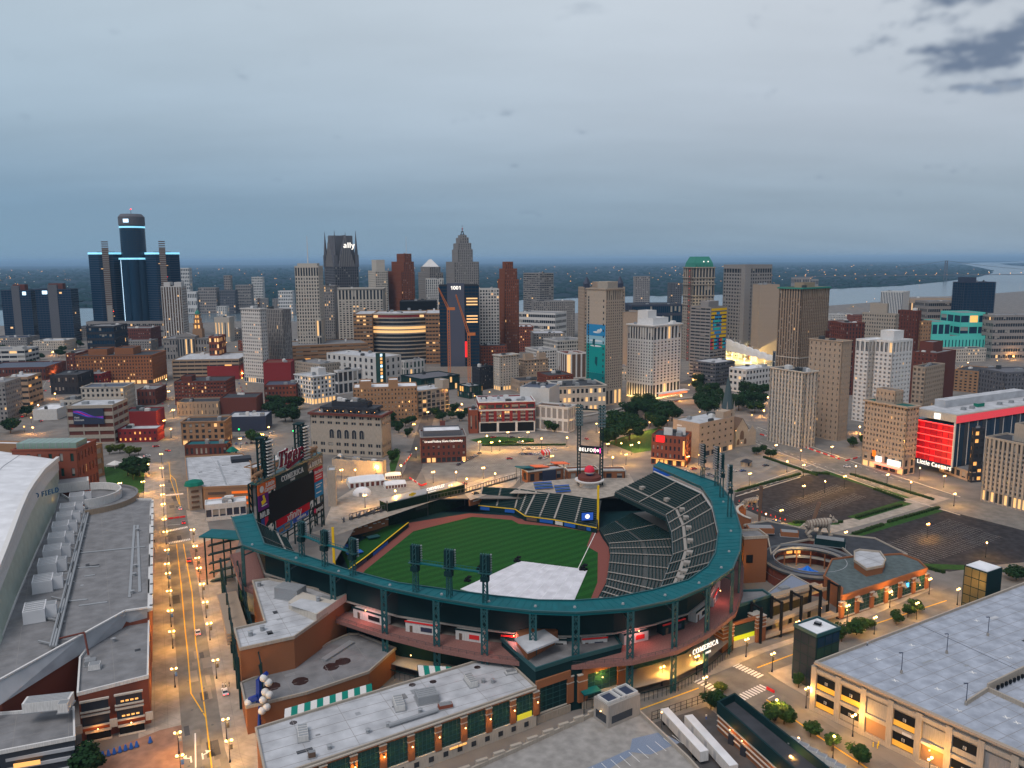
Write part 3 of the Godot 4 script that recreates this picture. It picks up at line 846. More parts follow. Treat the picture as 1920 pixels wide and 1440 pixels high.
	var o:=thing("suspension_bridge","suspension bridge with tall grey tower far down the river at right","bridge",V3(bt.x,-9,bt.z),0.0)
	for e in[Vector3.ZERO,V3(1700,0,330)]:
		m=MB.new()
		for s in[-9.0,9.0]:
			m.bar(e+V3(s,0,0),e+V3(s*0.8,126,0),4.5,4.5)
		for y in[40.0,70.0,96.0,122.0]:
			m.bx(e+V3(0,y,0),V3(16,4,4))
		for y in[55.0,83.0,109.0]:
			m.bar(e+V3(-8,y-11,0),e+V3(8,y+11,0),1.5,1.5)
			m.bar(e+V3(8,y-11,0),e+V3(-8,y+11,0),1.5,1.5)
		part("tower",m,M.granite,o)
	m=MB.new()
	m.bar(V3(-900,26,-170),V3(1700,50,330),12,4)
	part("deck",m,M.granite,o)
	m=MB.new()
	for i in 16:
		var f0:=i/16.0
		var f1:=(i+1)/16.0
		var y0:=54.0+72.0*pow(2.0*f0-1.0,2.0)
		var y1:=54.0+72.0*pow(2.0*f1-1.0,2.0)
		m.bar(V3(1700*f0,y0,330*f0),V3(1700*f1,y1,330*f1),2,2)
	m.bar(V3(0,126,0),V3(-520,34,-100),2,2)
	part("cable",m,M.granite,o)
	for i in 44:
		var f:=i/43.0
		m=MB.new()
		m.lathe([V2(0,-2),V2(2.6,0),V2(0,2)],V3(lerpf(-900,1700,f),lerpf(33,58,f)+6.0*sin(i*2.4),lerpf(-170,330,f)),6)
		part("bridge_light",m,M.lampfar,o)
	var b:=[V3(-272.3,0,-1020),4,29.7,34,129.8]
	o=thing("bank_tower","slim pale tower with tall dark crown windows and thin mast","tower",b[0],b[1])
	var st:={"wall":M.stone_pale,"wx":0.5,"wy":0.62,"nr":9,"nl":8,"nf":27,"deep":0.8,"attic":13.0,"atticx":0.62,"lit":0.02,"roof":M.roof}
	blk(0,0,b[2],b[3],0,b[4],st)
	mb("roof_house",M.stone_pale).span(b[2]*0.08,b[2]*0.9,b[4],b[4]+4,-b[3]*0.8,-b[3]*0.2)
	mb("mast",M.pale_steel).tube(V3(b[2]*0.5,b[4]+3,-12),V3(b[2]*0.5,b[4]+38,-12),0.7,0.25)
	flush(o)
	bd("curved_wing","dark annex with curved white fin right of the pale bank tower",V3(-246.4,0,-1015),4,6,30,63.2,{"wall":M.stone_pale,"wx":0.7,"wy":0.9,"nf":3})
	bd("white_office_block","white office block with dense small windows, left of the bank tower",V3(-280.5,0,-900),62,8.9,30.3,83.7,{"wall":M.whitewall,"wx":0.5,"wy":0.5,"nf":20,"base":6.0,"bay":3.0,"cornice":0.8,"lit":0.02})
	bd("grey_office_block","grey office block with vertical stripes beside the white office block",V3(-264.1,0,-930),62,13,29.9,81.2,{"wall":M.stone_grey,"wx":0.45,"wy":0.85,"nf":18,"bay":2.6,"lit":0.02})
	bd("stone_slab","brownish stone office slab behind the bank tower",V3(-265.5,0,-1120),4,19.7,30,101.9,{"wall":M.stone_grey,"wx":0.45,"wy":0.6,"bay":3.0,"lit":0.12,"cornice":0.6})
	b=[V3(-321.3,0,-1480),27,43.8,77.9,126.2]
	o=thing("gothic_office_tower","dark granite tower with steep gothic gables, spires and lit white name","tower",b[0],b[1])
	var w:float=b[2]
	var l:float=b[3]
	var h:float=b[4]
	st={"wall":M.granite,"wx":0.62,"wy":0.72,"nr":11,"nl":8,"nf":26,"deep":0.8,"lit":0.015,"blind":0.08,"roof":M.roof_dark}
	blk(0,0,w,l,0,h,st)
	var top:float=V3(-307.4,186.27,-1480).y
	for fc in[[V3(0,0,0),V3(1,0,0),w,V3(0,0,-1),l],[V3(0,0,-l),V3(0,0,1),l,V3(1,0,0),w]]:
		var a:Vector3=fc[0]
		var u:Vector3=fc[1]
		var g:=MB.new()
		var len:float=fc[2]
		var p0:=a+u*len*0.12+UP*h
		var p1:=a+u*len*0.88+UP*h
		var pk:=a+u*len*0.5+UP*(top-3.0)
		var dv:Vector3=fc[3]*fc[4]
		g.tri(p0,pk,p1)
		g.tri(p0+dv,p1+dv,pk+dv)
		g.q(p0,p0+dv,pk+dv,pk)
		g.q(p1,pk,pk+dv,p1+dv)
		part("gable",g,M.granite,o)
		for i in range(1,10):
			var f:=i/10.0
			var hh:=(top-6.0-h)*(1.0-absf(f-0.5)*2.0)
			var c:Vector3=a+u*len*(0.12+0.76*f)-fc[3]*0.3
			var gm:=MB.new()
			gm.bar(c+UP*h,c+UP*(h+maxf(hh,1.0)),1.0,0.8)
			part("gable_rib",gm,M.stone_grey,o)
	mb("steep_roof",M.granite).pr([V2(w*0.14,-l*0.14),V2(w*0.86,-l*0.14),V2(w*0.86,-l*0.86),V2(w*0.14,-l*0.86)],h,top-4.0)
	for c in[V2(0.05,-0.05),V2(0.95,-0.05),V2(0.05,-0.95),V2(0.95,-0.95)]:
		var g:=MB.new()
		var cc:=V3(c.x*w,0,c.y*l)
		g.bx(cc+UP*(h+10),V3(7,22,7))
		g.tube(cc+UP*(h+20),cc+UP*(top+5),3.4,0.2,4)
		part("spire",g,M.granite,o)
	flush(o)
	lettering(o,"ally",9.0,V3(w*0.62,top-22.0,0.9),0.0,M.sign,"name_sign")
	bd("colonnade_office","broad beige office block with pillared top floors",V3(-269.1,0,-1230),4,73.1,45,94.3,{"wall":M.stone_pale,"wx":0.55,"wy":0.6,"nr":14,"nf":22,"attic":18.0,"atticx":0.55,"lit":0.10,"cornice":1.0,"deep":0.9})
	bd("back_office_slab","pale concrete office tower behind the colonnaded block",V3(-222.6,0,-1330),24,20.6,49.7,119.2,{"wall":M.stone_pale,"wx":0.55,"wy":0.5,"lit":0.08,"house":[[0.2,0.9,0.2,0.8,18.0]]})
	b=[V3(-180.4,0,-1330),30,23.6,59.2,131.9]
	o=thing("stepped_brick_tower","orange red brick tower with stepped top left of the grey pyramid roof","tower",b[0],b[1])
	st={"wall":M.terra,"wx":0.42,"wy":0.75,"bay":3.0,"deep":0.7,"lit":0.01,"roof":M.brick_dark}
	w=b[2]; l=b[3]; h=b[4]
	blk(0,0,w,l,0,h-14,st)
	st=st.duplicate(); st.erase("base")
	blk(w*0.25,-2.0,w*0.75,l-4,h-14,h+2,st)
	blk(w*0.38,-5.0,w*0.5,l*0.6,h+2,h+15,st)
	mb("dish",M.white).lathe([V2(0,0),V2(2.6,1.2)],V3(w*0.7,h+16,-l*0.4),10)
	mb("mast",M.pale_steel).tube(V3(w*0.55,h+14,-8),V3(w*0.55,h+44,-8),0.5,0.2)
	flush(o)
	b=[V3(-142.6,0,-1420),26,24.9,61.2,114.7]
	o=thing("pyramid_roof_tower","grey granite tower with white pyramid roof","tower",b[0],b[1])
	w=b[2]; l=b[3]; h=b[4]
	blk(0,0,w,l,0,h,{"wall":M.stone_grey,"wx":0.5,"wy":0.7,"lit":0.01,"deep":0.7})
	blk(w*0.1,-l*0.1,w*0.8,l*0.8,h,h+10,{"wall":M.stone_grey,"wx":0.5,"wy":0.7})
	var py:=MB.new()
	var apex:float=V3(-141.2,138.65,-1420).y
	var cs:=[V3(w*0.14,h+10,-l*0.14),V3(w*0.86,h+10,-l*0.14),V3(w*0.86,h+10,-l*0.86),V3(w*0.14,h+10,-l*0.86)]
	for i in 4:
		py.q(cs[i],V3(w*0.5,apex,-l*0.5)+(cs[i]- cs[0].lerp(cs[2],0.5))*0.12,V3(w*0.5,apex,-l*0.5)+(cs[(i+1) % 4]- cs[0].lerp(cs[2],0.5))*0.12,cs[(i+1) % 4])
	part("pyramid_roof",py,M.white,o)
	flush(o)
	bd("small_white_office","small white office block with lit rooftop in front of pyramid tower",V3(-131.3,0,-1240),6,27.6,25,107.9,{"wall":M.whitewall,"wx":0.5,"wy":0.85,"bay":3.0,"lit":0.02})
	b=[V3(-91,0,-1300),14,40,83.2,133.3]
	o=thing("stepped_limestone_tower","tallest stepped limestone tower with steel lattice mast on top","tower",b[0],b[1])
	w=b[2]; l=b[3]; h=b[4]
	st={"wall":M.stone_grey,"wx":0.42,"wy":0.72,"bay":3.2,"deep":0.8,"lit":0.005,"blind":0.1,"roof":M.roof}
	blk(0,0,w,l,0,h,st)
	blk(w*0.20,-l*0.12,w*0.60,l*0.7,h,h+20,st)
	blk(w*0.24,-l*0.16,w*0.52,l*0.6,h+20,h+30,st)
	blk(w*0.32,-l*0.22,w*0.36,l*0.45,h+30,h+39,st)
	blk(w*0.38,-l*0.28,w*0.24,l*0.3,h+39,h+43,st)
	var mast:float=V3(-78.3,190.12,-1300).y
	for i in 4:
		var e:=V3([-3,3,3,-3][i],0,[-3,-3,3,3][i])
		mb("lattice_mast",M.darkmetal).bar(V3(w*0.5,h+43,-l*0.42)+e,V3(w*0.5,mast-6,-l*0.42)+e*0.15,0.7,0.7)
	for i in 4:
		mb("lattice_mast",M.darkmetal).bx(V3(w*0.5,h+45+i*4.5,-l*0.42),V3(6.0-i*1.3,0.7,6.0-i*1.3))
	mb("mast_ball",M.redpaint).lathe([V2(0,-1.5),V2(1.5,0),V2(0,1.5)],V3(w*0.5,mast-3,-l*0.42),8)
	mb("mast_ball",M.redpaint).tube(V3(w*0.5,mast-6,-l*0.42),V3(w*0.5,mast,-l*0.42),0.4,0.2)
	flush(o)
	b=[V3(-86,0,-960),5,47.4,32,106.8]
	o=thing("numbered_dark_block","dark glass block with blue grey core and lit house number at its top","building",b[0],b[1])
	w=b[2]; l=b[3]; h=b[4]
	blk(0,0,w,l,0,h,{"wall":M.dark,"glass":M.glass_blue,"wx":0.92,"wy":0.7,"bay":4.5,"deep":0.3,"lit":0.0,"blind":0.0,"roof":M.roof_dark})
	mb("service_core",mt(0.075,0.085,0.12,0.7)).span(w*0.20,w*0.63,0,h+3,-6,0.8)
	for j in 6:
		mb("lit_window",M.warm,"stuff").span(w*0.68,w*0.96,h-16-j*3.6-(10 if j>2 else 0),h-14.4-j*3.6-(10 if j>2 else 0),-0.1,0.02)
	flush(o)
	lettering(o,"1001",4.2,V3(w*0.42,h-2.5,1.0),0.0,M.sign,"number_sign")
	bd("white_grid_office","white office block with gridded windows between dark block and brick tower",V3(-40,0,-1010),8,24.8,30,100.4,{"wall":M.whitewall,"wx":0.62,"wy":0.6,"bay":3.4,"lit":0.02})
	b=[V3(-9,0,-1060),18,19.8,30.9,122.6]
	o=thing("stepped_orange_tower","slim orange brick tower with stepped crown, centre of the skyline","tower",b[0],b[1])
	w=b[2]; l=b[3]; h=b[4]
	st={"wall":M.terra,"wx":0.4,"wy":0.75,"bay":2.8,"deep":0.7,"lit":0.005,"roof":M.brick_dark}
	blk(0,0,w,l,0,h-12,st)
	blk(w*0.08,-l*0.08,w*0.84,l*0.84,h-12,h+2,st)
	blk(w*0.2,-l*0.2,w*0.5,l*0.5,h+2,h+11,st)
	flush(o)
	bd("ribbon_office_tower","grey office tower with horizontal window bands at centre right",V3(50.6,0,-1450),34,31,51.7,112.3,{"wall":M.stone_grey,"wx":0.93,"wy":0.5,"bay":5.0,"lit":0.005,"blind":0.25,"deep":0.6,"roof":M.roof_pale})
	bd("low_white_office","low white office with long window bands under the grey ribbon tower",V3(68.9,0,-1273.2),60,40.1,65.8,52.5,{"wall":M.white,"wx":0.95,"wy":0.5,"nf":5,"lit":0.05,"base":7.0})
	bd("plain_stone_office","plain stone office behind the low white office",V3(39.2,0,-1420),5,73,40,63.6,{"wall":M.stone_grey,"wx":0.45,"wy":0.7,"lit":0.01})
	b=[V3(86.6,0,-960),12,50.7,26,103.4]
	o=thing("turreted_hotel","tan brick hotel with dark pointed corner turrets behind the mural tower","building",b[0],b[1])
	w=b[2]; l=b[3]; h=b[4]
	blk(0,0,w,l,0,h,{"wall":M.stone_warm,"wx":0.42,"wy":0.55,"bay":3.2,"lit":0.02,"roof":M.brick_dark})
	for c in[V2(0.06,-0.1),V2(0.88,-0.1),V2(0.97,-0.5),V2(0.2,-0.9)]:
		var g:=MB.new()
		g.bx(V3(c.x*w,h+2,c.y*l),V3(6,6,6))
		g.tube(V3(c.x*w,h+5,c.y*l),V3(c.x*w,h+13,c.y*l),4.4,0.2,4)
		part("turret",g,M.navy,o)
	mb("roof_house",M.stone_warm).span(w*0.3,w*0.75,h,h+7,-l*0.7,-l*0.2)
	flush(o)
	bd("brown_plain_block","plain brown block with one dark window band right of the mural tower",V3(131.1,0,-944.3),8,22,30,75.2,{"wall":M.stone_warm,"blank":"RLBE","cornice":0.3})
	bd("dark_arena_hall","long dark hall on the river behind the white office tower",V3(198.5,0,-1330),3,84.6,60,62.1,{"wall":M.navy,"glass":M.glass_blue,"wx":0.95,"wy":0.7,"nf":4,"lit":0.01,"roof":M.roof_dark,"cat":"hall"})
	b=[V3(241.9,0,-1080),12,31.4,32.5,125.2]
	o=thing("copper_roof_tower","ornate stone tower with green copper mansard roof and two roof lamps","tower",b[0],b[1])
	w=b[2]; l=b[3]; h=b[4]
	st={"wall":M.stone,"wx":0.55,"wy":0.6,"nr":7,"nl":5,"deep":0.9,"lit":0.01,"roof":M.copper,"cornice":0.9}
	blk(0,0,w,l,0,h*0.60,st)
	var st2:=st.duplicate(); st2.merge({"wy":0.86,"wx":0.6,"nf":1},true)
	blk(0.3,-0.3,w-0.6,l-0.6,h*0.60,h*0.70,st)
	blk(0.2,-0.2,w-0.4,l-0.4,h*0.70,h*0.82,st2)
	blk(0.3,-0.3,w-0.6,l-0.6,h*0.82,h*0.89,st)
	blk(0.2,-0.2,w-0.4,l-0.4,h*0.89,h,st2)
	var mr:=MB.new()
	var rt:float=V3(251.3,139.9,-1080).y
	var lo:=[V3(1.5,h,-1.5),V3(w-1.5,h,-1.5),V3(w-1.5,h,-l+1.5),V3(1.5,h,-l+1.5)]
	var hi:=[V3(w*0.2,rt,-l*0.2),V3(w*0.8,rt,-l*0.2),V3(w*0.8,rt,-l*0.8),V3(w*0.2,rt,-l*0.8)]
	for i in 4:
		var md:Vector3=lo[i].lerp(hi[i],0.45)+(lo[i]- hi[i])*0.22*V3(1,0,1)
		var me:Vector3=lo[(i+1) % 4].lerp(hi[(i+1) % 4],0.45)+(lo[(i+1) % 4]- hi[(i+1) % 4])*0.22*V3(1,0,1)
		mr.q(lo[i],md,me,lo[(i+1) % 4])
		mr.q(md,hi[i],hi[(i+1) % 4],me)
	mr.q(hi[0],hi[3],hi[2],hi[1])
	part("mansard_roof",mr,M.copper,o)
	for i in 2:
		var g:=MB.new()
		g.lathe([V2(0,-1.1),V2(1.1,0),V2(0,1.1)],V3(w*(0.5+0.2*i),h+8,-2.2),8)
		part("roof_lamp",g,M.sign,o)
	for i in 5:
		var g:=MB.new()
		g.bx(V3(w*(0.18+0.16*i),h+3,-2.0),V3(1.6,3.2,1.6))
		part("dormer",g,M.copper,o)
	flush(o)
	o=thing("builders_hoist","red lattice builders' hoist up the left side of the copper roofed tower","hoist",b[0],b[1])
	m=MB.new()
	for i in 4:
		var e:=V3([-4.0,-1.6,-1.6,-4.0][i],0,[-3.0,-3.0,-5.4,-5.4][i])
		m.bar(e,e+UP*h,0.25,0.25)
	for i in 40:
		var y:=h*i/40.0
		m.bar(V3(-4,y,-3),V3(-1.6,y+h/40.0,-3),0.3,0.3)
		m.bar(V3(-4,y,-5.4),V3(-4,y+h/40.0,-3),0.3,0.3)
	part("mast",m,M.brick_dark,o)
	for i in 16:
		m=MB.new()
		m.bx(V3(-3.9,h*(i+0.5)/16.0,-2.8),V3(0.5,0.5,0.5))
		part("warning_light",m,M.red,o)
	b=[V3(320,0,-1110),26,48.1,44.4,123.8]
	o=thing("grey_slab_tower","broad grey concrete tower of two gridded faces with blank spine","tower",b[0],b[1])
	w=b[2]; l=b[3]; h=b[4]
	blk(0,0,w,l,0,h,{"wall":M.stone_grey,"wx":0.62,"wy":0.5,"nf":24,"nr":11,"nl":8,"deep":0.8,"attic":7.0,"atticx":0.85,"lit":0.003,"blind":0.06,"parapet":5.0})
	mb("spine",M.stone_grey).span(-2.0,w*0.18,0,h+5.4,-l*0.14,1.8)
	flush(o)
	bd("tan_blank_slab","tall tan slab with blank walls beside the grey slab tower",V3(325.3,0,-1060),10,27.9,20,102.2,{"wall":M.stone_warm,"blank":"RLBE"})
	bd("copper_cornice_tower","broad brown stone tower with green copper cornice and upright window rows",V3(316.6,0,-880),36,51.1,29.9,104.4,{"wall":M.tan,"spand":M.brown,"wx":0.5,"wy":0.72,"bay":3.3,"deep":0.8,"attic":12.0,"atticx":0.5,"cornice":1.4,"cormat":M.copper,"roof":M.copper,"lit":0.01,"cat":"tower","belt":[28.0],"beltmat":M.stone_pale,"house":[[0.3,0.7,0.3,0.7,5.0]]})
	bd("white_striped_block","white block with thin upright fins near the river on the right",V3(625.3,0,-1290),50,38.2,33.8,82.5,{"wall":M.white,"glass":M.glass_blue,"wx":0.5,"wy":1.0,"nf":1,"bay":2.4,"lit":0.0,"blind":0.0})
	bd("dark_hotel_tower","dark blue hotel block with raised roof box on the right skyline",V3(688.4,0,-1230),6,51.3,28,99,{"wall":M.navy,"glass":M.glass_blue,"wx":0.95,"wy":0.9,"bay":6.0,"lit":0.0,"blind":0.0,"roof":M.roof_dark,"house":[[0.12,0.40,0.1,0.9,7.0]],"cat":"tower"})
	bd("long_river_shed","long pale warehouse on the river bank at right",V3(730,0,-1480),2,113.7,50,62.7,{"wall":M.stone_warm,"wx":0.6,"wy":0.5,"nf":2,"lit":0.02})
	bd("grey_river_office","grey office block between the shed and the dark hotel",V3(671.6,0,-1300),3,52.3,40,66.5,{"wall":M.stone_grey,"wx":0.9,"wy":0.5,"nf":7,"lit":0.02})
	bd("grey_river_office","grey garage-like office at the right edge below the dark hotel",V3(647.4,0,-1080),3,71.2,40,59.4,{"wall":M.stone_grey,"wx":0.9,"wy":0.5,"nf":7,"lit":0.02})
func lettering(o:Node3D,text:String,height:float,at:Vector3,yaw:float,mat:Material,called:="lettering",font:="Droid Sans",bold:=true,slant:=0.0,width:=1.0)->MeshInstance3D:
	var f:=SystemFont.new()
	f.font_names=PackedStringArray([font])
	f.font_weight=700 if bold else 400
	var tm:=TextMesh.new()
	tm.text=text
	tm.font=f
	tm.font_size=64
	tm.pixel_size=height/46.0
	tm.depth=height*0.06
	tm.curve_step=4.0
	var n:=part(called,tm,mat,o)
	var bs:=Basis(UP,deg_to_rad(yaw))*Basis(V3(width,0,0),V3(slant,1,0),V3(0,0,1))
	n.transform=Transform3D(bs,at)
	return n
func downtown()->void:
	var o:Node3D
	var t:Node3D
	var m:MB
	var b:=[V3(-486.8,0,-1120),6,62,50,29.8]
	t=thing("county_hall","grey stone hall with gold lit clock tower left of centre","hall",b[0],b[1])
	var w:float=b[2]
	var l:float=b[3]
	var h:float=b[4]
	blk(0,0,w,l,0,h,{"wall":M.stone_grey,"wx":0.5,"wy":0.6,"nf":3,"bay":4.0,"lit":0.05,"cornice":0.8,"roof":M.roof})
	blk(w*0.3,2.0,w*0.4,20,0,h+3,{"wall":M.stone_grey,"wx":0.55,"wy":0.8,"nf":1,"lit":0.5})
	m=MB.new()
	m.pr([V2(w*0.28,2.6),V2(w*0.72,2.6),V2(w*0.72,2.0),V2(w*0.28,2.0)],h+3,h+4)
	m.tri(V3(w*0.28,h+4,2.4),V3(w*0.5,h+9,2.4),V3(w*0.72,h+4,2.4))
	m.tri(V3(w*0.28,h+4,-6),V3(w*0.72,h+4,-6),V3(w*0.5,h+9,-6))
	m.q(V3(w*0.28,h+4,2.4),V3(w*0.28,h+4,-6),V3(w*0.5,h+9,-6),V3(w*0.5,h+9,2.4))
	m.q(V3(w*0.72,h+4,2.4),V3(w*0.5,h+9,2.4),V3(w*0.5,h+9,-6),V3(w*0.72,h+4,-6))
	part("pediment",m,M.stone_grey,t)
	var tc:=V3(w*0.68,0,-l*0.45)
	var tt:float=V3(-453.4,70.96,-1150).y
	m=MB.new()
	m.bx(tc+V3(0,h*0.5+6,0),V3(13,h+12,13))
	part("clock_tower",m,M.brick_tan,t)
	var y:=h+12.0
	for s in[[10.5,8.0],[8.5,7.0],[6.5,6.0]]:
		m=MB.new()
		m.bx(tc+V3(0,y+s[1]*0.5,0),V3(s[0],s[1],s[0]))
		m.bx(tc+V3(0,y+s[1]- 0.4,0),V3(s[0]+1.4,0.8,s[0]+1.4))
		part("tower_stage",m,M.brick_tan,t)
		m=MB.new()
		for e in[-0.22,0.22]:
			m.bx(tc+V3(e*s[0],y+s[1]*0.45,s[0]*0.5+0.03),V3(s[0]*0.2,s[1]*0.6,0.1))
		part("lit_arch",m,M.gold,t)
		y+=s[1]
	m=MB.new()
	m.lathe([V2(3.6,0),V2(3.2,2.5),V2(1.6,4.6),V2(0.3,5.4),V2(0.2,8.5)],tc+UP*y,12)
	part("tower_dome",m,M.copper,t)
	flush(t)
	bd("lit_river_pavilion","small cream hall with warm lit front beside the river",V3(-510.4,0,-1380),4,25.9,30,41.2,{"wall":M.stone_pale,"wx":0.3,"wy":0.6,"nf":1,"nr":5,"lit":0.8,"litmat":M.warm,"blind":0.0,"cat":"hall"})
	bd("lit_brick_hotel","long orange lit brick block with rows of windows and warm ground floor",V3(-489.2,0,-895.6),5,82.6,48,32,{"wall":M.brick_orange,"wx":0.42,"wy":0.5,"nf":7,"bay":3.2,"lit":0.14,"blind":0.05,"base":5.0,"baselit":0.85,"baserate":2,"cornice":0.5,"roof":M.roof_dark,"house":[[0.1,0.35,0.3,0.8,6.0],[0.45,0.7,0.3,0.8,7.0]]})
	bd("brick_casino_wing","lower dark red wing at the left end of the lit brick hotel",V3(-523.1,0,-937.5),5,11.4,40,30.3,{"wall":M.brick_dark,"wx":0.4,"wy":0.5,"lit":0.1})
	bd("brown_brick_office","dark brown brick office behind the lit brick hotel",V3(-628.1,0,-1267.8),4,56.5,45,32.1,{"wall":M.brick_dark,"wx":0.4,"wy":0.5,"nf":6,"lit":0.02})
	bd("black_glass_office","low black glass office before the riverside towers",V3(-572.1,0,-1080),4,36.1,45,50.7,{"wall":M.dark,"glass":M.glass_blue,"wx":0.92,"wy":0.6,"nf":6,"lit":0.01})
	bd("round_brick_block","red brick block with lit orange balconies right of the county hall",V3(-370.4,0,-980),4,12.1,30,45.5,{"wall":M.brick,"wx":0.7,"wy":0.6,"nf":6,"lit":0.5,"blind":0.0})
	bd("decked_garage","long parking garage with tan bands and pale roof deck",V3(-397.4,0,-933),5,76.6,70,22.7,{"wall":M.tan,"glass":M.dark,"wx":0.96,"wy":0.45,"nf":5,"bay":9.0,"lit":0.15,"litmat":M.gold,"blind":0.0,"roof":M.roof_pale,"cat":"garage"})
	bd("pale_shed","pale gabled shed with red brick end beside the decked garage",V3(-356.2,0,-931.6),5,36.4,40,15.1,{"wall":M.brick_red,"blank":"RLBE","roof":M.roof_white})
	bd("brick_and_white_garage","white banded garage with a red brick stair tower at the left edge",V3(-683.3,0,-1037.3),7,48.7,40,24.4,{"wall":M.whitewall,"glass":M.dark,"wx":0.94,"wy":0.5,"nf":4,"bay":9.0,"lit":0.05,"house":[[0.70,0.95,0.0,0.3,3.0]],"cat":"garage"})
	bd("blue_roof_store","low store with blue grey roof at the left edge",V3(-617.2,0,-924),8,71.6,60,15,{"wall":M.brick_dark,"nf":2,"wx":0.5,"lit":0.08,"roof":M.navy})
	bd("lit_stair_garage","tan garage with yellow lit stair well at the left edge",V3(-482.4,0,-756.4),8,20.8,30,28.3,{"wall":M.tan,"glass":M.dark,"wx":0.9,"wy":0.4,"nf":5,"bay":8.0,"lit":0.12,"litmat":M.gold,"blind":0.0,"roof":M.roof_pale,"cat":"garage"})
	bd("grey_left_block","tall grey block cut by the left edge of the picture",V3(-471.1,0,-689.4),8,29.2,30,33,{"wall":M.stone_grey,"wx":0.5,"wy":0.5,"lit":0.03})
	bd("low_dark_store","low dark flat-roofed store beyond the busy left avenue",V3(-481.9,0,-830.1),6,28.1,40,19.7,{"wall":M.dark,"nf":2,"lit":0.1,"roof":M.roof_dark})
	bd("gabled_red_house","small red brick house with grey gables before the lit hotel",V3(-472.4,0,-872.2),5,21.9,26,14.8,{"wall":M.brick_red,"nf":3,"lit":0.1,"roof":M.roof})
	bd("arched_white_block","cream block with arched top windows at left centre",V3(-394.7,0,-726.8),5,38.1,26,22.8,{"wall":M.stone_pale,"wx":0.5,"wy":0.58,"nf":5,"nr":9,"lit":0.05,"cornice":0.5,"roof":M.navy})
	bd("cream_low_wing","low cream wing left of the arched cream block",V3(-409.2,0,-716.9),5,18.5,24,12.8,{"wall":M.stone_pale,"nf":2,"lit":0.05,"roof":M.roof_dark})
	bd("white_low_shed","low white shed left of the purple billboard garage",V3(-419.9,0,-692.7),5,20.1,30,8.6,{"wall":M.whitewall,"nf":1,"lit":0.0,"blank":"RLBE","roof":M.roof_white})
	b=[V3(-335.8,0,-596.2),5,33.6,30,29.2]
	o=bd("billboard_garage","brick and concrete garage carrying a dark billboard with purple waves",b[0],b[1],b[2],b[3],b[4],{"wall":M.stone,"glass":M.brick_dark,"wx":0.93,"wy":0.5,"nf":5,"bay":11.0,"lit":0.0,"blind":0.0,"roof":M.roof_pale,"cat":"garage"})
	m=MB.new()
	m.span(b[2]*0.14,b[2]*0.80,b[4]- 13.5,b[4]- 1.5,0.0,0.8)
	part("billboard",m,M.navy,o)
	for k in 3:
		m=MB.new()
		for i in 14:
			var f0:=i/14.0
			var f1:=(i+1)/14.0
			var p0:=V3(b[2]*(0.15+0.64*f0),b[4]- 4.0-k*0.7-4.5*smoothstep(0.0,1.0,f0)+sin(f0*7.0+k)*0.7,0.84)
			var p1:=V3(b[2]*(0.15+0.64*f1),b[4]- 4.0-k*0.7-4.5*smoothstep(0.0,1.0,f1)+sin(f1*7.0+k)*0.7,0.84)
			m.q(p0,p0+UP*0.8,p1+UP*0.8,p1)
		part("billboard_wave",m,[mt(0.12,0.08,0.6),mt(0.6,0.03,0.4),mt(0.05,0.1,0.6)][k],o)
	lettering(o,"Fast",1.3,V3(b[2]*0.22,b[4]- 8.2,0.85),0,M.white)
	lettering(o,"internet",1.3,V3(b[2]*0.265,b[4]- 10.2,0.85),0,M.white)
	bd("dark_red_block","windowless dark red block beyond the street at left centre",V3(-361.3,0,-764.2),4,17.5,30,14.6,{"wall":M.brick_dark,"nf":2,"lit":0.03,"wx":0.4})
	bd("red_wall_store","bright red walled store with flat roof by the street",V3(-320.6,0,-649.9),5,27.1,20,14.3,{"wall":M.brick_red,"blank":"RLBE","roof":M.roof_dark,"plant":3})
	bd("red_pub","low red pub with pale roof and a row of warm wall lamps",V3(-301.9,0,-602.5),5,29.2,16,9.6,{"wall":M.brick_red,"nf":2,"wx":0.35,"wy":0.4,"nr":8,"lit":0.35,"litmat":M.gold,"blind":0.0,"roof":M.roof_pale,"cat":"pub"})
	bd("dark_red_hotel","dark red block with white framed windows on its right half",V3(-324.4,0,-763.1),5,48.8,34,22.3,{"wall":M.brick_dark,"spand":M.brick,"wx":0.5,"wy":0.55,"nf":6,"nr":16,"lit":0.06,"roof":M.roof_dark,"house":[[0.1,0.3,0.2,0.6,4.0]]})
	bd("brown_theatre_shed","brown flat-roofed hall with lamps below the dark red hotel",V3(-300.3,0,-708.9),5,36.7,22,11.7,{"wall":M.tan,"nf":2,"wx":0.2,"lit":0.2,"roof":M.roof_dark})
	bd("dark_brick_hall","dark brick hall right of the brown flat-roofed hall",V3(-263.8,0,-715.5),5,32,28,14.2,{"wall":M.brick_dark,"blank":"RLBE","roof":M.roof_dark})
	bd("ochre_club_block","ochre block with five bays of windows and uplit front",V3(-248.8,0,-592.4),5,32,20,17.2,{"wall":M.brick_tan,"wx":0.5,"wy":0.6,"nf":3,"nr":7,"lit":0.06,"base":4.0,"baselit":0.5,"cornice":0.5,"roof":M.roof_dark})
	bd("black_club","black painted club with white roof plant right of the ochre block",V3(-231.1,0,-639.4),5,30.8,24,11.5,{"wall":M.navy,"blank":"RLBE","roof":M.roof_pale,"plant":5,"cat":"club"})
	bd("small_brown_diner","low brown shed with teal roof below the ochre block",V3(-231.8,0,-555.5),5,29,14,8.1,{"wall":M.brick_dark,"nf":1,"lit":0.2,"roof":M.teal,"cat":"diner"})
	bd("windowless_red_tower","windowless dark red block of two stacked volumes at left centre",V3(-262.1,0,-840.2),8,28.4,30,30.1,{"wall":M.brick_red,"blank":"RLBE","roof":M.brick_dark})
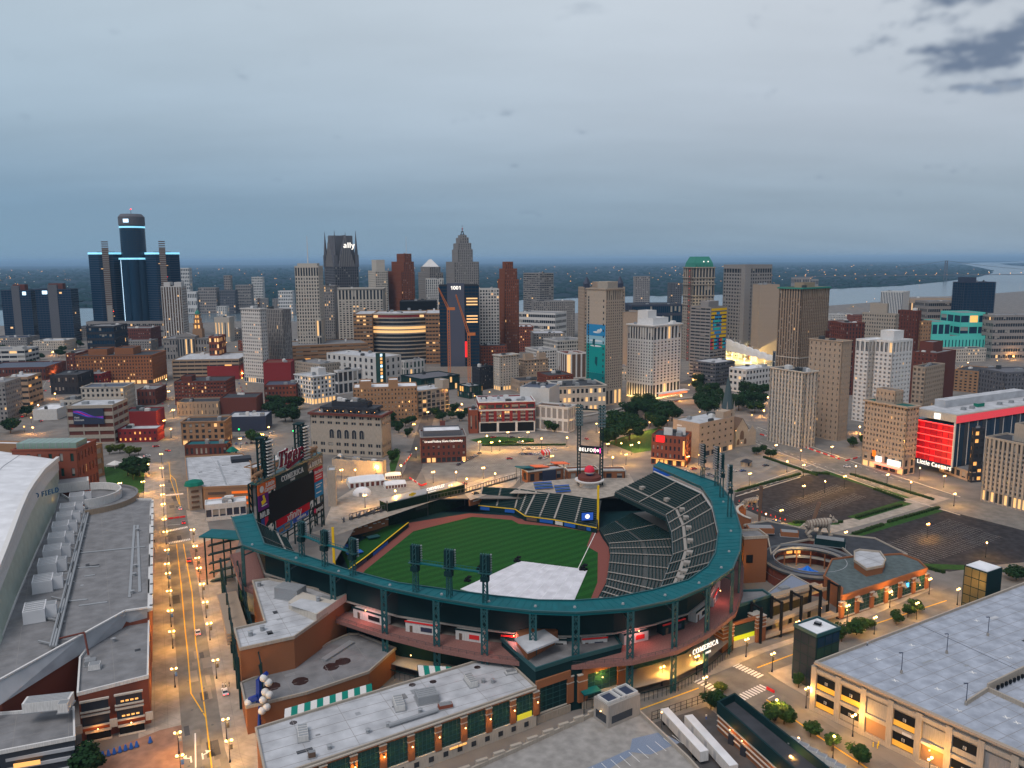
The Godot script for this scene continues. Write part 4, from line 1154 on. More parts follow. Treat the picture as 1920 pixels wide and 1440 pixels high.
	bd("dark_red_lofts","dark red loft block with blue roof below the windowless red block",V3(-237.4,0,-760.6),8,29.8,30,18.7,{"wall":M.brick_dark,"wx":0.5,"wy":0.5,"nf":4,"lit":0.0,"roof":M.navy})
	bd("arched_white_lofts","white loft block with arched upper windows and lit pilasters",V3(-190.4,0,-762.1),50,25.9,30.1,26.5,{"wall":M.white,"wx":0.55,"wy":0.62,"nf":5,"bay":4.4,"lit":0.30,"litmat":M.warm,"blind":0.05,"base":6.0,"baselit":0.7,"cornice":0.7,"roof":M.roof_pale,"house":[[0.5,0.85,0.3,0.7,6.0]]})
	bd("white_loft_annex","white annex with tall dark shop windows right of the arched lofts",V3(-179,0,-820.6),48,30.7,7.4,23.9,{"wall":M.white,"wx":0.75,"wy":0.8,"nf":2,"bay":6.0,"lit":0.1,"roof":M.roof_pale})
	bd("pale_rounded_garage","large pale garage with square window openings and lit stair tower",V3(-146.2,0,-883.9),54,33.8,87.4,29.9,{"wall":M.whitewall,"glass":M.dark,"wx":0.4,"wy":0.6,"nf":4,"bay":9.0,"lit":0.02,"roof":M.roof_pale,"plant":4,"cat":"garage"})
	t=thing("lit_stair_tower","glass stair tower glowing yellow at the garage corner","tower",V3(-143,36.23,-880),50.0)
	h=t.position.y
	t.position.y=0
	m=MB.new()
	m.span(-4,4,0,h,-6,1.0)
	part("glass_shaft",m,M.glass_green,t)
	for i in 9:
		m=MB.new()
		m.span(-3.6,-0.6,h*i/9.0+0.6,h*(i+1)/9.0-0.6,1.0,1.1)
		part("lit_landing",m,[M.gold,M.warm,M.cool][i % 3],t)
	bd("tan_parking_slab","long tan garage slab behind the pale rounded garage",V3(-274.5,0,-982.2),22,98.8,60,33,{"wall":M.brick_tan,"glass":M.brown,"wx":0.94,"wy":0.35,"nf":7,"bay":9.0,"lit":0.06,"litmat":M.gold,"roof":M.roof,"cat":"garage"})
	bd("old_stone_row","old stone row with small windows before the tan garage slab",V3(-216.9,0,-902),50,30,48.7,20.7,{"wall":M.stone,"wx":0.4,"wy":0.5,"lit":0.02,"plant":3})
	bd("small_white_bank","small white block with tall green windows beside the pale garage",V3(-126.7,0,-949.3),40,27.4,9.4,17.9,{"wall":M.whitewall,"glass":M.glass_green,"wx":0.5,"wy":0.75,"nf":2,"bay":5.0,"lit":0.25,"roof":M.roof})
	bd("salmon_brick_flats","salmon brick flats with regular small windows behind the athletic club",V3(-135.3,0,-675.9),9,54.2,24,29.1,{"wall":M.brick_tan,"wx":0.36,"wy":0.5,"nf":8,"nr":19,"lit":0.02,"blind":0.35,"roof":M.roof_white,"house":[[0.1,0.28,0.1,0.7,5.0],[0.55,0.70,0.0,0.6,6.0]],"plant":1})
	bd("glazed_flats_wing","glazed wing with pale stair slab right of the salmon flats",V3(-83.1,0,-698.1),40,34,26,22.5,{"wall":M.stone,"spand":M.stone_grey,"wx":0.8,"wy":0.75,"nf":6,"bay":5.0,"lit":0.12,"roof":M.roof_pale,"house":[[0.8,1.0,0.0,0.5,7.0]]})
	bd("green_glass_store","low glass store with green metal roof beyond the salmon flats",V3(-93.9,0,-824.6),40,49.3,40,14.6,{"wall":M.steel_dark,"glass":M.glass_green,"wx":0.9,"wy":0.8,"nf":2,"lit":0.3,"blind":0.0,"roof":M.granite})
	bd("glass_pavilion","small slanted glass pavilion glowing orange by the plaza",V3(-42.5,0,-790.6),40,16.8,20,11.8,{"wall":M.steel_dark,"glass":M.glass_green,"wx":0.92,"wy":0.85,"nf":2,"lit":0.3,"litmat":M.gold,"roof":M.galv})
	b=[V3(-208.7,0,-1060),4,124.5,80,66.6]
	t=thing("curved_headquarters","wide tan headquarters with bowed glass front and gold lit bands","office",b[0],b[1])
	w=b[2]; l=b[3]; h=b[4]
	var st:={"wall":M.brick_tan,"glass":M.dark,"wx":0.85,"wy":0.4,"nf":13,"bay":4.5,"lit":0.2,"blind":0.1,"roof":M.roof_pale}
	blk(0,0,w*0.2,l,0,h,st)
	blk(w*0.76,0,w*0.24,l,0,h,st)
	blk(w*0.201,-12,w*0.558,l-12,0,h-1,st)
	for j in 13:
		m=MB.new()
		var lit_floor:=j in[8,9]
		for i in 10:
			var f0:=i/10.0
			var f1:=(i+1)/10.0
			var p0:=V3(w*(0.202+0.556*f0),0,-10+12.0*sin(PI*f0))
			var p1:=V3(w*(0.202+0.556*f1),0,-10+12.0*sin(PI*f1))
			m.bar(p0+UP*((j+0.5)*h/13.0),p1+UP*((j+0.5)*h/13.0),0.6,h/13.0-1.2)
		part("glass_band",m,M.warm if lit_floor else M.brick_red if j==12 else M.glass,t)
		m=MB.new()
		for i in 10:
			var f0:=i/10.0
			var f1:=(i+1)/10.0
			m.bar(V3(w*(0.202+0.556*f0),(j+1)*h/13.0,-9.7+12.0*sin(PI*f0)),V3(w*(0.202+0.556*f1),(j+1)*h/13.0,-9.7+12.0*sin(PI*f1)),0.9,1.7)
		part("floor_band",m,M.stone,t)
	m=MB.new()
	var rim:=[]
	for i in 13:
		rim.append(V2(w*(0.2+0.56*i/12.0),-10+12.6*sin(PI*i/12.0)))
	rim.append(V2(w*0.76,-14))
	rim.append(V2(w*0.2,-14))
	m.pr(rim,h,h+1.4,true)
	part("roof_rim",m,M.roof_pale,t)
	for e in[0.215,0.70]:
		m=MB.new()
		m.span(w*e,w*(e+0.045),h-4.0,h-1.0,0,2.0 if e>0.5 else 2.0)
		part("lit_window",m,M.warm,t)
	flush(t)
	plant(t,w,l,h+1.2,10)
	bd("black_show_hall","black windowless hall behind the headquarters",V3(-163.8,0,-1180),4,53.6,40,77,{"wall":M.black,"blank":"RLBE","roof":M.roof_dark,"cat":"hall"})
	var k:=0
	for c in[[V3(-72.3,0,-921.5),V3(-73.4,80.54,-915),V3(-82.6,105.85,-915)],[V3(-48.1,0,-896.2),V3(-49.4,53.63,-890),V3(-61.1,99.02,-890)]]:
		t=thing("tower_crane",["orange luffing crane with upright boom, left of the pair","orange luffing crane with boom leaning left, right of the pair"][k],"crane",c[0],0.0,"orange tower cranes")
		var top:float=c[1].y
		m=MB.new()
		for i in 4:
			var e:=V3([-1.3,1.3,1.3,-1.3][i],0,[-1.3,-1.3,1.3,1.3][i])
			m.bar(e,e+UP*top,0.5,0.5)
		for i in int(top/3.0):
			var yy:=i*3.0
			m.bar(V3(-1.3,yy,1.3),V3(1.3,yy+3.0,1.3),0.3,0.3)
			m.bar(V3(1.3,yy,-1.3),V3(-1.3,yy+3.0,-1.3),0.3,0.3)
			m.bar(V3(1.3,yy,1.3),V3(1.3,yy+3.0,-1.3),0.3,0.3)
		part("mast",m,M.crane,t)
		m=MB.new()
		m.bx(V3(3.0,top+1.5,0),V3(9,3,3))
		part("cab_deck",m,M.crane,t)
		var tip:Vector3=c[2]- c[0]
		var foot:=V3(0,top+2,0)
		m=MB.new()
		for e in[V3(-0.9,0,0.9),V3(0.9,0,0.9),V3(0,1.2,-0.6)]:
			m.bar(foot+e*1.4,tip+e*0.4,0.55,0.55)
		for i in 16:
			m.bar(foot.lerp(tip,i/16.0)+V3(-1.0,0,0.9),foot.lerp(tip,(i+1)/16.0)+V3(1.0,0,0.9),0.3,0.3)
		part("boom",m,M.crane,t)
		k+=1
	bd("pit_wall","pale concrete wall round the building pit below the cranes",V3(-99.8,0,-939.6),2,62.2,4,11.4,{"wall":M.concrete,"blank":"RLBE","cat":"wall","plant":0})
	bd("dark_store_block","dark store block with red upright sign below the numbered block",V3(-75.1,0,-1023.8),5,29.9,40,46.6,{"wall":M.brown,"wx":0.5,"wy":0.5,"nf":8,"lit":0.08})
	o=thing("red_theatre_sign","upright red lit sign on the dark store block","sign",V3(-53.1,34.36,-930),0.0)
	m=MB.new()
	m.bx(Vector3.ZERO,V3(2.2,18,1.2))
	part("sign_face",m,M.red,o)
	bd("wide_stone_store","wide stone block with arcade of lit windows right of the cranes",V3(-46.8,0,-1076.8),5,36.6,40,41.8,{"wall":M.stone_warm,"wx":0.45,"wy":0.55,"nf":7,"lit":0.1,"cornice":0.6})
	bd("black_cube","black cubic block below the cranes",V3(-33.8,0,-843.3),45,19.5,12.6,24,{"wall":M.dark,"wx":0.4,"wy":0.5,"lit":0.02,"roof":M.roof_dark})
	bd("cream_arched_block","slim cream block with spotlit arch and rows of small windows",V3(-12.2,0,-839.1),36,24.4,12.8,36.9,{"wall":M.stone_pale,"wx":0.4,"wy":0.55,"nf":12,"bay":3.4,"lit":0.02,"base":5.0,"baselit":0.8,"cornice":0.9,"roof":M.roof_pale})
	bd("cream_corner_flats","cream flats with lit cornice right of the slim cream block",V3(14.5,0,-859.7),30,29.3,14.7,29.7,{"wall":M.stone_warm,"wx":0.45,"wy":0.5,"nf":9,"bay":3.6,"lit":0.04,"cornice":0.8,"house":[[0.0,0.35,0.0,0.4,6.0],[0.6,0.9,0.0,0.4,6.0]]})
	bd("white_loft_office","white loft office with big windows before the red offices",V3(34.2,0,-980),26,24.7,40,26.4,{"wall":M.white,"wx":0.7,"wy":0.6,"nf":7,"lit":0.04})
	bd("white_corner_office","white office with ribbon windows and dark red rear, centre",V3(58.6,0,-1018.5),26,41,40,34.2,{"wall":M.whitewall,"wx":0.7,"wy":0.6,"nf":7,"lit":0.05})
	bd("columned_office","small office with tall white columns and orange lit windows",V3(63.1,0,-925.1),20,25.8,30,28.7,{"wall":M.white,"glass":M.brown,"wx":0.72,"wy":0.95,"nf":1,"bay":6.0,"lit":0.1,"roof":M.brick_dark})
	bd("old_brick_store","old brick store with lit windows behind the base of the mural tower",V3(36,0,-788.2),20,27.2,30,22.5,{"wall":M.brick_dark,"wx":0.4,"wy":0.5,"nf":6,"lit":0.18,"roof":M.roof_dark})
	bd("dark_roof_theatre","dark roofed low theatre right behind the cream flats",V3(8.3,0,-821.3),20,29.8,30,12.3,{"wall":M.stone_warm,"nf":2,"lit":0.1,"roof":M.roof_dark,"cat":"theatre"})
	for q in[[V3(-69.9,0,-1066.5),4,45.4,40,32.9,M.stone_warm,"low stone block with lit top windows left of the black cube"],[V3(-38.8,0,-992.4),5,32.5,30,30.7,M.brick,"red brick block behind the cream blocks"],[V3(-10.7,0,-1202),5,43.4,40,36.9,M.brick,"wide red brick warehouse left of the mural tower"],[V3(30.9,0,-1120.9),5,44.4,40,34.5,M.stone_grey,"grey block before the low white office"]]:
		bd("downtown_block",q[6],q[0],q[1],q[2],q[3],q[4],{"wall":q[5],"wx":0.5,"wy":0.5,"lit":0.10,"roof":[M.roof,M.roof_dark,M.roof_pale][rng.randi() % 3],"plant":4})
	b=[V3(87.4,0,-745.5),40,23.2,25.5,109.4]
	t=thing("mural_tower","tall stone tower with blank side painted as blue green sea","tower",b[0],b[1])
	w=b[2]; l=b[3]; h=b[4]
	blk(0,0,w,l,0,h,{"wall":M.stone,"wx":0.5,"wy":0.55,"nf":32,"nr":8,"blank":"L","deep":0.6,"base":16.0,"basex":0.6,"baselit":0.5,"baserate":2,"lit":0.01,"blind":0.15,"cornice":0.8,"attic":11.0,"atticx":0.5})
	mb("roof_house",M.stone).span(w*0.3,w*0.9,h,h+7,-l*0.7,-l*0.2)
	var hm:=h*0.70
	mb("painted_sky",mt(0.02,0.19,0.40,0.8)).span(-0.08,-0.02,hm*0.86,hm,-l+0.6,-0.6)
	mb("painted_mist",mt(0.20,0.38,0.48,0.8)).span(-0.08,-0.02,hm*0.76,hm*0.859,-l+0.6,-0.6)
	mb("painted_sea",mt(0.004,0.22,0.22,0.8)).span(-0.08,-0.02,hm*0.40,hm*0.759,-l+0.6,-0.6)
	mb("painted_deep_sea",mt(0.003,0.14,0.15,0.8)).span(-0.08,-0.02,16.5,hm*0.399,-l+0.6,-0.6)
	for c in[[0.35,0.92,0.10,0.022],[0.25,0.935,0.06,0.02],[0.45,0.905,0.2,0.012],[0.5,0.80,0.35,0.012],[0.5,0.735,0.3,0.01]]:
		for i in 10:
			var a0:=TAU*i/10
			var a1:=TAU*(i+1)/10
			mb("painted_cloud",mt(0.5,0.58,0.62,0.8)).tri(V3(-0.10,hm*c[1],-l*c[0]),V3(-0.10,hm*(c[1]+c[3]*sin(a0)),-l*(c[0]+c[2]*cos(a0))),V3(-0.10,hm*(c[1]+c[3]*sin(a1)),-l*(c[0]+c[2]*cos(a1))))
	for c in[[0.55,0.72,0.63,0.82],[0.42,0.48,0.56,0.60]]:
		mb("painted_shape",mt(0.005,0.06,0.08,0.8)).q(V3(-0.11,hm*c[1],-l*c[0]),V3(-0.11,hm*c[3],-l*(c[0]- 0.02)),V3(-0.11,hm*c[3],-l*(c[0]+0.10)),V3(-0.11,hm*(c[1]+0.04),-l*(c[0]+0.12)))
	for j in 30:
		for e in[0.12,0.88]:
			if j % 2==0 or e>0.5:
				mb("side_window",M.glass,"stuff").span(-0.14,-0.09,20+j*(h-26)/30.0,22.2+j*(h-26)/30.0,-l*e-0.7,-l*e+0.7)
	flush(t)
	bd("lit_corner_store","cream low block full of warm lit windows at the foot of mural tower",V3(41.6,0,-712.1),12,45.1,40,23.4,{"wall":M.stone_pale,"wx":0.6,"wy":0.5,"nf":3,"bay":4.0,"lit":0.5,"blind":0.1,"cornice":0.6,"roof":M.roof_dark,"plant":8})
	b=[V3(137.8,0,-778.9),42,44.6,32.7,72.4]
	bd("white_corner_tower","white terracotta tower with dark tall top windows and lit pilasters below",b[0],b[1],b[2],b[3],b[4],{"wall":M.white,"wx":0.5,"wy":0.55,"nf":14,"nr":8,"nl":10,"deep":0.6,"attic":15.0,"atticx":0.62,"base":16.0,"basex":0.66,"baserate":1,"baselit":0.06,"lit":0.02,"blind":0.25,"cornice":1.0,"roof":M.roof_white,"cat":"tower","house":[[0.25,0.8,0.3,0.8,6.0],[0.3,0.6,0.55,0.95,13.0]]})
	for s in 14:
		var a:=deg_to_rad(float(b[1]))
		var on_right:=s<7
		var f:=((s % 7)+0.5)/7.0
		var loc:=V3(b[2]*f,1.2,1.6) if on_right else V3(-1.6,1.2,-b[3]*f)
		var p:Vector3=b[0]+Basis(UP,a)*loc
		uplight("ground_uplight",p,"%s of seven uplights on the %s face of the white corner tower" %[["first","second","third","fourth","fifth","sixth","seventh"][s % 7],"right" if on_right else "left"],60.0)
	b=[V3(223.2,0,-902.9),40,31.1,28,82.7]
	t=thing("ribbon_mural_block","concrete block with ribbon windows and a bright yellow patterned mural","building",b[0],b[1])
	w=b[2]; l=b[3]; h=b[4]
	blk(0,0,w,l,0,h,{"wall":M.stone_grey,"wx":0.97,"wy":0.45,"bay":8.0,"nf":22,"deep":0.7,"lit":0.003,"blind":0.05,"roof":M.roof_dark})
	var cols:=[mt(0.72,0.45,0.01),mt(0.03,0.25,0.52),mt(0.55,0.04,0.10),mt(0.02,0.45,0.42),mt(0.60,0.18,0.02),mt(0.02,0.06,0.16)]
	for j in 11:
		var yy:=h-1.0-j*(h*0.58/11.0)
		for i in 9:
			var ring:=V2((i-3.2)*1.2,(j-4.0)*1.0).length()
			var ci:=0
			if j>7:
				ci=[2,3,5,4,1][(i*3+j*5) % 5]
			elif ring<1.0:
				ci=5
			elif ring<2.0:
				ci=3
			elif ring<3.3:
				ci=1
			mb("mural_panel#%d_%d" %[j,i],cols[ci]).span(w*(0.04+i*0.103),w*(0.04+i*0.103+0.10),yy-h*0.032,yy,0.0,0.12)
	mb("roof_house",M.stone_grey).span(w*0.1,w*0.7,h,h+7,-l*0.6,-l*0.2)
	flush(t)
	t=thing("red_marquee","red lit marquee at the foot of the ribbon window block","sign",V3(224.8,3,-970.2),20.0)
	m=MB.new()
	m.bx(Vector3.ZERO,V3(9,3.4,2))
	m.bx(V3(0,2.4,0),V3(4,1.6,1.6))
	part("marquee_face",m,M.red,t)
	b=[V3(297.1,0,-1134.5),V3(325.2,0,-1008.1)]
	t=thing("tent_canopy","white tensile canopy with pointed masts glowing warm from below","canopy",b[0],0.0)
	var along:Vector3=b[1]- b[0]
	m=MB.new()
	for i in 24:
		for s in 6:
			var cor:=[]
			for e in[[0,0],[1,0],[1,1],[0,1]]:
				var f:float=(i+e[0])/24.0
				var g:float=(s+e[1])/6.0
				cor.append(along*f*1.1+V3(0.3,0,-0.95)*(g-0.5)*22.0+UP*(10.0+17.0*(1.0-f*0.7)*(1.0-pow(2.0*g-1.0,2.0))+1.6*absf(sin(f*PI*8.0))))
			m.q(cor[0],cor[1],cor[2],cor[3])
	part("membrane",m,M.white,t)
	for i in 9:
		m=MB.new()
		var p:=along*(i/8.0)*1.05
		m.bar(p+V3(-3,0,6),p+V3(2,33.0-i*2.0,-3),0.5,0.5)
		part("mast",m,M.white,t)
	for i in 5:
		lamp_light(t,along*(0.1+0.2*i)+V3(0,5.5,9),1500.0,Color(1.0,0.88,0.55),0.45)
	bd("blue_striped_office","small office with dark upright glass strips right of the tent canopy",V3(343.3,0,-959.1),34,17.4,36.4,22.6,{"wall":M.stone_grey,"glass":M.glass_blue,"wx":0.6,"wy":1.0,"nf":1,"bay":4.0,"lit":0.0,"blind":0.0,"roof":M.roof_pale,"house":[[0.1,0.6,0.3,0.8,8.0]]})
	bd("white_rounded_school","white block with rounded corner and wide windows behind the park trees",V3(240.8,0,-817.3),36,41.4,22.4,23.8,{"wall":M.white,"wx":0.6,"wy":0.5,"nf":4,"bay":5.0,"lit":0.03,"roof":M.roof_white,"plant":3})
	bd("dark_grey_garage","dark banded garage left of the white rounded block",V3(219.8,0,-860.2),40,35.1,30,25,{"wall":M.granite,"wx":0.95,"wy":0.5,"nf":6,"lit":0.04,"roof":M.roof_pale})
	bd("slim_white_tower","slim cream tower with upright ribs before the big tan tower",V3(210,0,-570),30,14.1,32.5,55.5,{"wall":M.stone_pale,"spand":M.stone_grey,"wx":0.5,"wy":0.6,"recess":0.35,"nf":17,"nl":11,"nr":4,"deep":0.8,"lit":0.01,"blind":0.15,"cornice":0.5,"roof":M.roof_dark,"plant":6,"cat":"tower"})
	bd("big_tan_tower","tall plain tan brick tower with few windows behind the slim cream tower",V3(245.1,0,-593.4),36,12.6,27.7,75.2,{"wall":M.stone_warm,"wx":0.22,"wy":0.45,"nf":18,"nl":7,"nr":4,"lit":0.01,"blind":0.3,"cornice":0.5,"cat":"tower"})
	bd("brown_back_tower","reddish brown tower behind the tan tower",V3(333.1,0,-800),10,20.4,30,72.3,{"wall":M.brick_dark,"wx":0.45,"wy":0.7,"lit":0.0})
	bd("stone_grid_tower","stone tower with close window grid and crown house, upper right",V3(396.8,0,-830),40,6,36.2,79,{"wall":M.stone,"wx":0.45,"wy":0.5,"bay":2.6,"lit":0.01,"house":[[0.2,0.8,0.3,0.8,10.0]]})
	bd("dark_brick_tower","dark red brick tower right of the stone grid tower",V3(429.2,0,-850),36,6.6,22,80.8,{"wall":M.brick_dark,"wx":0.3,"wy":0.6,"bay":3.0,"lit":0.0,"plant":1})
	bd("tan_side_tower","tan block attached to the dark red brick tower",V3(432.8,0,-850),10,12.6,20,70.1,{"wall":M.brick_tan,"wx":0.4,"wy":0.5,"lit":0.02})
	b=[V3(308.1,0,-646.8),32,27.2,33.9,69.9]
	t=thing("white_winged_tower","white tower of two wings with tall arched top windows","tower",b[0],b[1])
	w=b[2]; l=b[3]; h=b[4]
	st={"wall":M.white,"wx":0.45,"wy":0.5,"nf":17,"mull":1,"deep":0.6,"bay":4.2,"lit":0.015,"blind":0.2,"attic":10.0,"atticx":0.6,"roof":M.roof_white}
	blk(0,0,w,l*0.46,0,h,st)
	var s2:=st.duplicate()
	blk(w*0.25,-l*0.461,w*0.7,l*0.16,0,h-2,s2)
	blk(0,-l*0.622,w,l*0.378,0,h-1,st)
	mb("roof_house",M.white).span(w*0.3,w*0.8,h,h+8,-l*0.5,-l*0.15)
	flush(t)
	bd("brown_hotel_tower","dark brown hotel block right of the white winged tower",V3(392,0,-736.6),40,42.7,24.6,49,{"wall":M.brick_dark,"wx":0.3,"wy":0.5,"blank":"R","lit":0.01,"house":[[0.2,0.7,0.3,0.8,9.0]],"cat":"tower"})
	bd("stone_loft_block","stone loft block with paired windows before the dark brown hotel",V3(365.2,0,-703.1),40,40,11.1,40.7,{"wall":M.stone_warm,"wx":0.5,"wy":0.55,"mull":1,"bay":4.0,"lit":0.01,"roof":M.roof_dark})
	bd("ochre_office_block","ochre block with square dark windows at the upper right",V3(483.3,0,-799.7),44,43.3,35.5,21.7,{"wall":M.brick_tan,"wx":0.5,"wy":0.5,"bay":4.5,"nf":7,"lit":0.02,"roof":M.roof_dark})
	bd("gothic_dark_school","dark grey hall at the right edge behind the ochre block",V3(421.4,0,-680),10,39.2,30,38.9,{"wall":M.granite,"wx":0.4,"wy":0.6,"lit":0.02,"roof":M.granite})
	bd("brick_loft_row","brown brick loft row behind the white winged tower",V3(355.6,0,-900),6,42.9,30,55.4,{"wall":M.brick_dark,"nf":5,"wx":0.5,"lit":0.03})
	bd("brown_hall_block","brown block with blue roof left of the stone grid tower",V3(410.7,0,-980),6,19.9,30,58.4,{"wall":M.brick,"nf":5,"wx":0.5,"lit":0.03,"roof":M.navy})
	b=[V3(569.6,0,-1090),4,87.7,60,49]
	t=thing("teal_casino","long casino washed in bright teal light at the upper right","casino",b[0],b[1])
	w=b[2]; l=b[3]; h=b[4]
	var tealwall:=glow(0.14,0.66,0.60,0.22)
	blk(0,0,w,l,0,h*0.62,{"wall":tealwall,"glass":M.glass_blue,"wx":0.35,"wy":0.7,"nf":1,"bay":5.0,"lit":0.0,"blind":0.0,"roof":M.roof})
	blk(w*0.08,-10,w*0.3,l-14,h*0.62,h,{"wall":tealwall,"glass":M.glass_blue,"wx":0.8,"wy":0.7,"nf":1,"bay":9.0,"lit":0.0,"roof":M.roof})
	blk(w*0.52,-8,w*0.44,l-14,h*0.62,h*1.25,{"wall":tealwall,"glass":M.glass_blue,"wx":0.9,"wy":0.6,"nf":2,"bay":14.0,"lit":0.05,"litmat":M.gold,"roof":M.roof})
	flush(t)
	k=0
	for q in[[V3(667.4,0,-1683.1),3,47.9,30,20.1,M.whitewall,"low pale shops behind the copper corniced tower"],[V3(702.8,0,-1653.1),3,55,30,19.7,M.brick,"low brick shops right of the copper corniced tower"],[V3(602.6,0,-1510.2),3,31.8,30,18.1,M.brick_dark,"dark brick shops beside the copper corniced tower"],[V3(582.1,0,-1056.4),8,49.6,20,17,M.stone_pale,"pale lit pavilion among trees below the teal casino"],[V3(709.9,0,-1182.8),8,60.3,20,14.3,M.brick,"small brick building among trees at the right edge"],[V3(-804.7,0,-1481.8),3,68.2,40,17.7,M.stone_grey,"low grey block before the dark slabs at left"],[V3(-747.6,0,-1250.7),3,47.8,40,15.1,M.stone_pale,"low pale store beyond the left avenue"],[V3(-846.8,0,-1301.7),3,58,40,15.6,M.stone_grey,"low grey store at the left edge beyond the avenue"],[V3(-422.2,0,-1235.5),4,39.5,30,14.9,M.brick,"low brick block left of the white office block"],[V3(-517.4,0,-1426.1),4,34.3,30,17.1,M.stone_grey,"low grey block left of the white office block"],[V3(-338.9,0,-1231.6),4,43.6,30,14.8,M.stone_pale,"low stone block under the pale bank tower"],[V3(268.1,0,-1654),10,41.4,30,19.7,M.white,"small white block behind the white corner tower"],[V3(122,0,-906.4),10,12,20,14.7,M.stone_pale,"narrow lit block between the mural tower and white corner tower"],[V3(329.8,0,-1084.1),10,26.4,20,17.5,M.brick_dark,"dark brick block behind the tent canopy"],[V3(380.1,0,-1037.2),10,15.8,30,16.7,M.tan,"tan block left of the big tan tower"],[V3(-306.4,0,-1154.5),4,38.7,30,18.6,M.brown,"brown block under the pale bank tower"],[V3(-602.9,0,-1243.9),4,41.8,30,15,M.stone_grey,"grey block behind the lit brick hotel"]]:
		bd("low_city_block",q[6],q[0],q[1],q[2],q[3],q[4],{"wall":q[5],"wx":0.5,"wy":0.5,"lit":0.12,"roof":[M.roof,M.roof_dark,M.roof_pale,M.navy][k % 4],"plant":3})
		k+=1
func lamp_light(o:Node3D,at:Vector3,energy:float,color:Color,size:=0.3,called:="lamp_bulb")->void:
	var s:=SphereMesh.new()
	s.radius=minf(size,0.24)
	s.height=s.radius*2.0
	s.radial_segments=8
	s.rings=4
	var n:=part(called,s,M.lamp,o)
	n.position=at
	var l:=OmniLight3D.new()
	l.name="lamp_glow"
	l.light_energy=energy
	l.light_color=color
	l.light_size=minf(size,0.2)
	l.omni_range=90.0
	l.omni_attenuation=2.0
	l.shadow_enabled=true
	o.add_child(l,true)
	l.position=at
func uplight(called:String,at:Vector3,label:String,energy:float)->void:
	var t:=thing(called,label,"lamp",at,0.0,"uplights")
	var m:=MB.new()
	m.tube(V3(0,-1.2,0),V3(0,-0.3,0),0.25,0.3)
	part("housing",m,M.darkmetal,t)
	lamp_light(t,Vector3.ZERO,energy,Color(1.0,0.78,0.42))
func at3(p:Vector2,y:float)->Vector3:
	return V3(p.x,y,-p.y)
func lerp_line(a:Array,b:Array,f:float,ya:float,yb:float)->Array:
	var r:=[]
	for i in a.size():
		r.append(at3(a[i].lerp(b[i],f),lerpf(ya,yb,f)))
	return r
func terrace(t:Node3D,a:Array,b:Array,ya:float,yb:float,rows:int,skip:=[])->void:
	var steps:=MB.new()
	for r in rows:
		var y0:=lerpf(ya,yb,float(r)/rows)
		var y1:=lerpf(ya,yb,float(r+1)/rows)
		var l0:=lerp_line(a,b,float(r)/rows,y0,y0)
		var l1:=lerp_line(a,b,float(r)/rows,y1,y1)
		var l2:=lerp_line(a,b,float(r+1)/rows,y1,y1)
		steps.strip(l0,l1)
		steps.strip(l1,l2)
		if r in skip:
			continue
		var m:=MB.new()
		var s0:=lerp_line(a,b,(r+0.36)/rows,y1,y1)
		for i in s0.size()-1:
			var d:Vector3=(s0[i+1]- s0[i]).normalized()
			m.bar(s0[i]+d*0.65+UP*0.36,s0[i+1]- d*0.65+UP*0.36,0.30,0.62)
		part("seat_row",m,M.seat,t)
	part("concrete_steps",steps,M.steps,t)
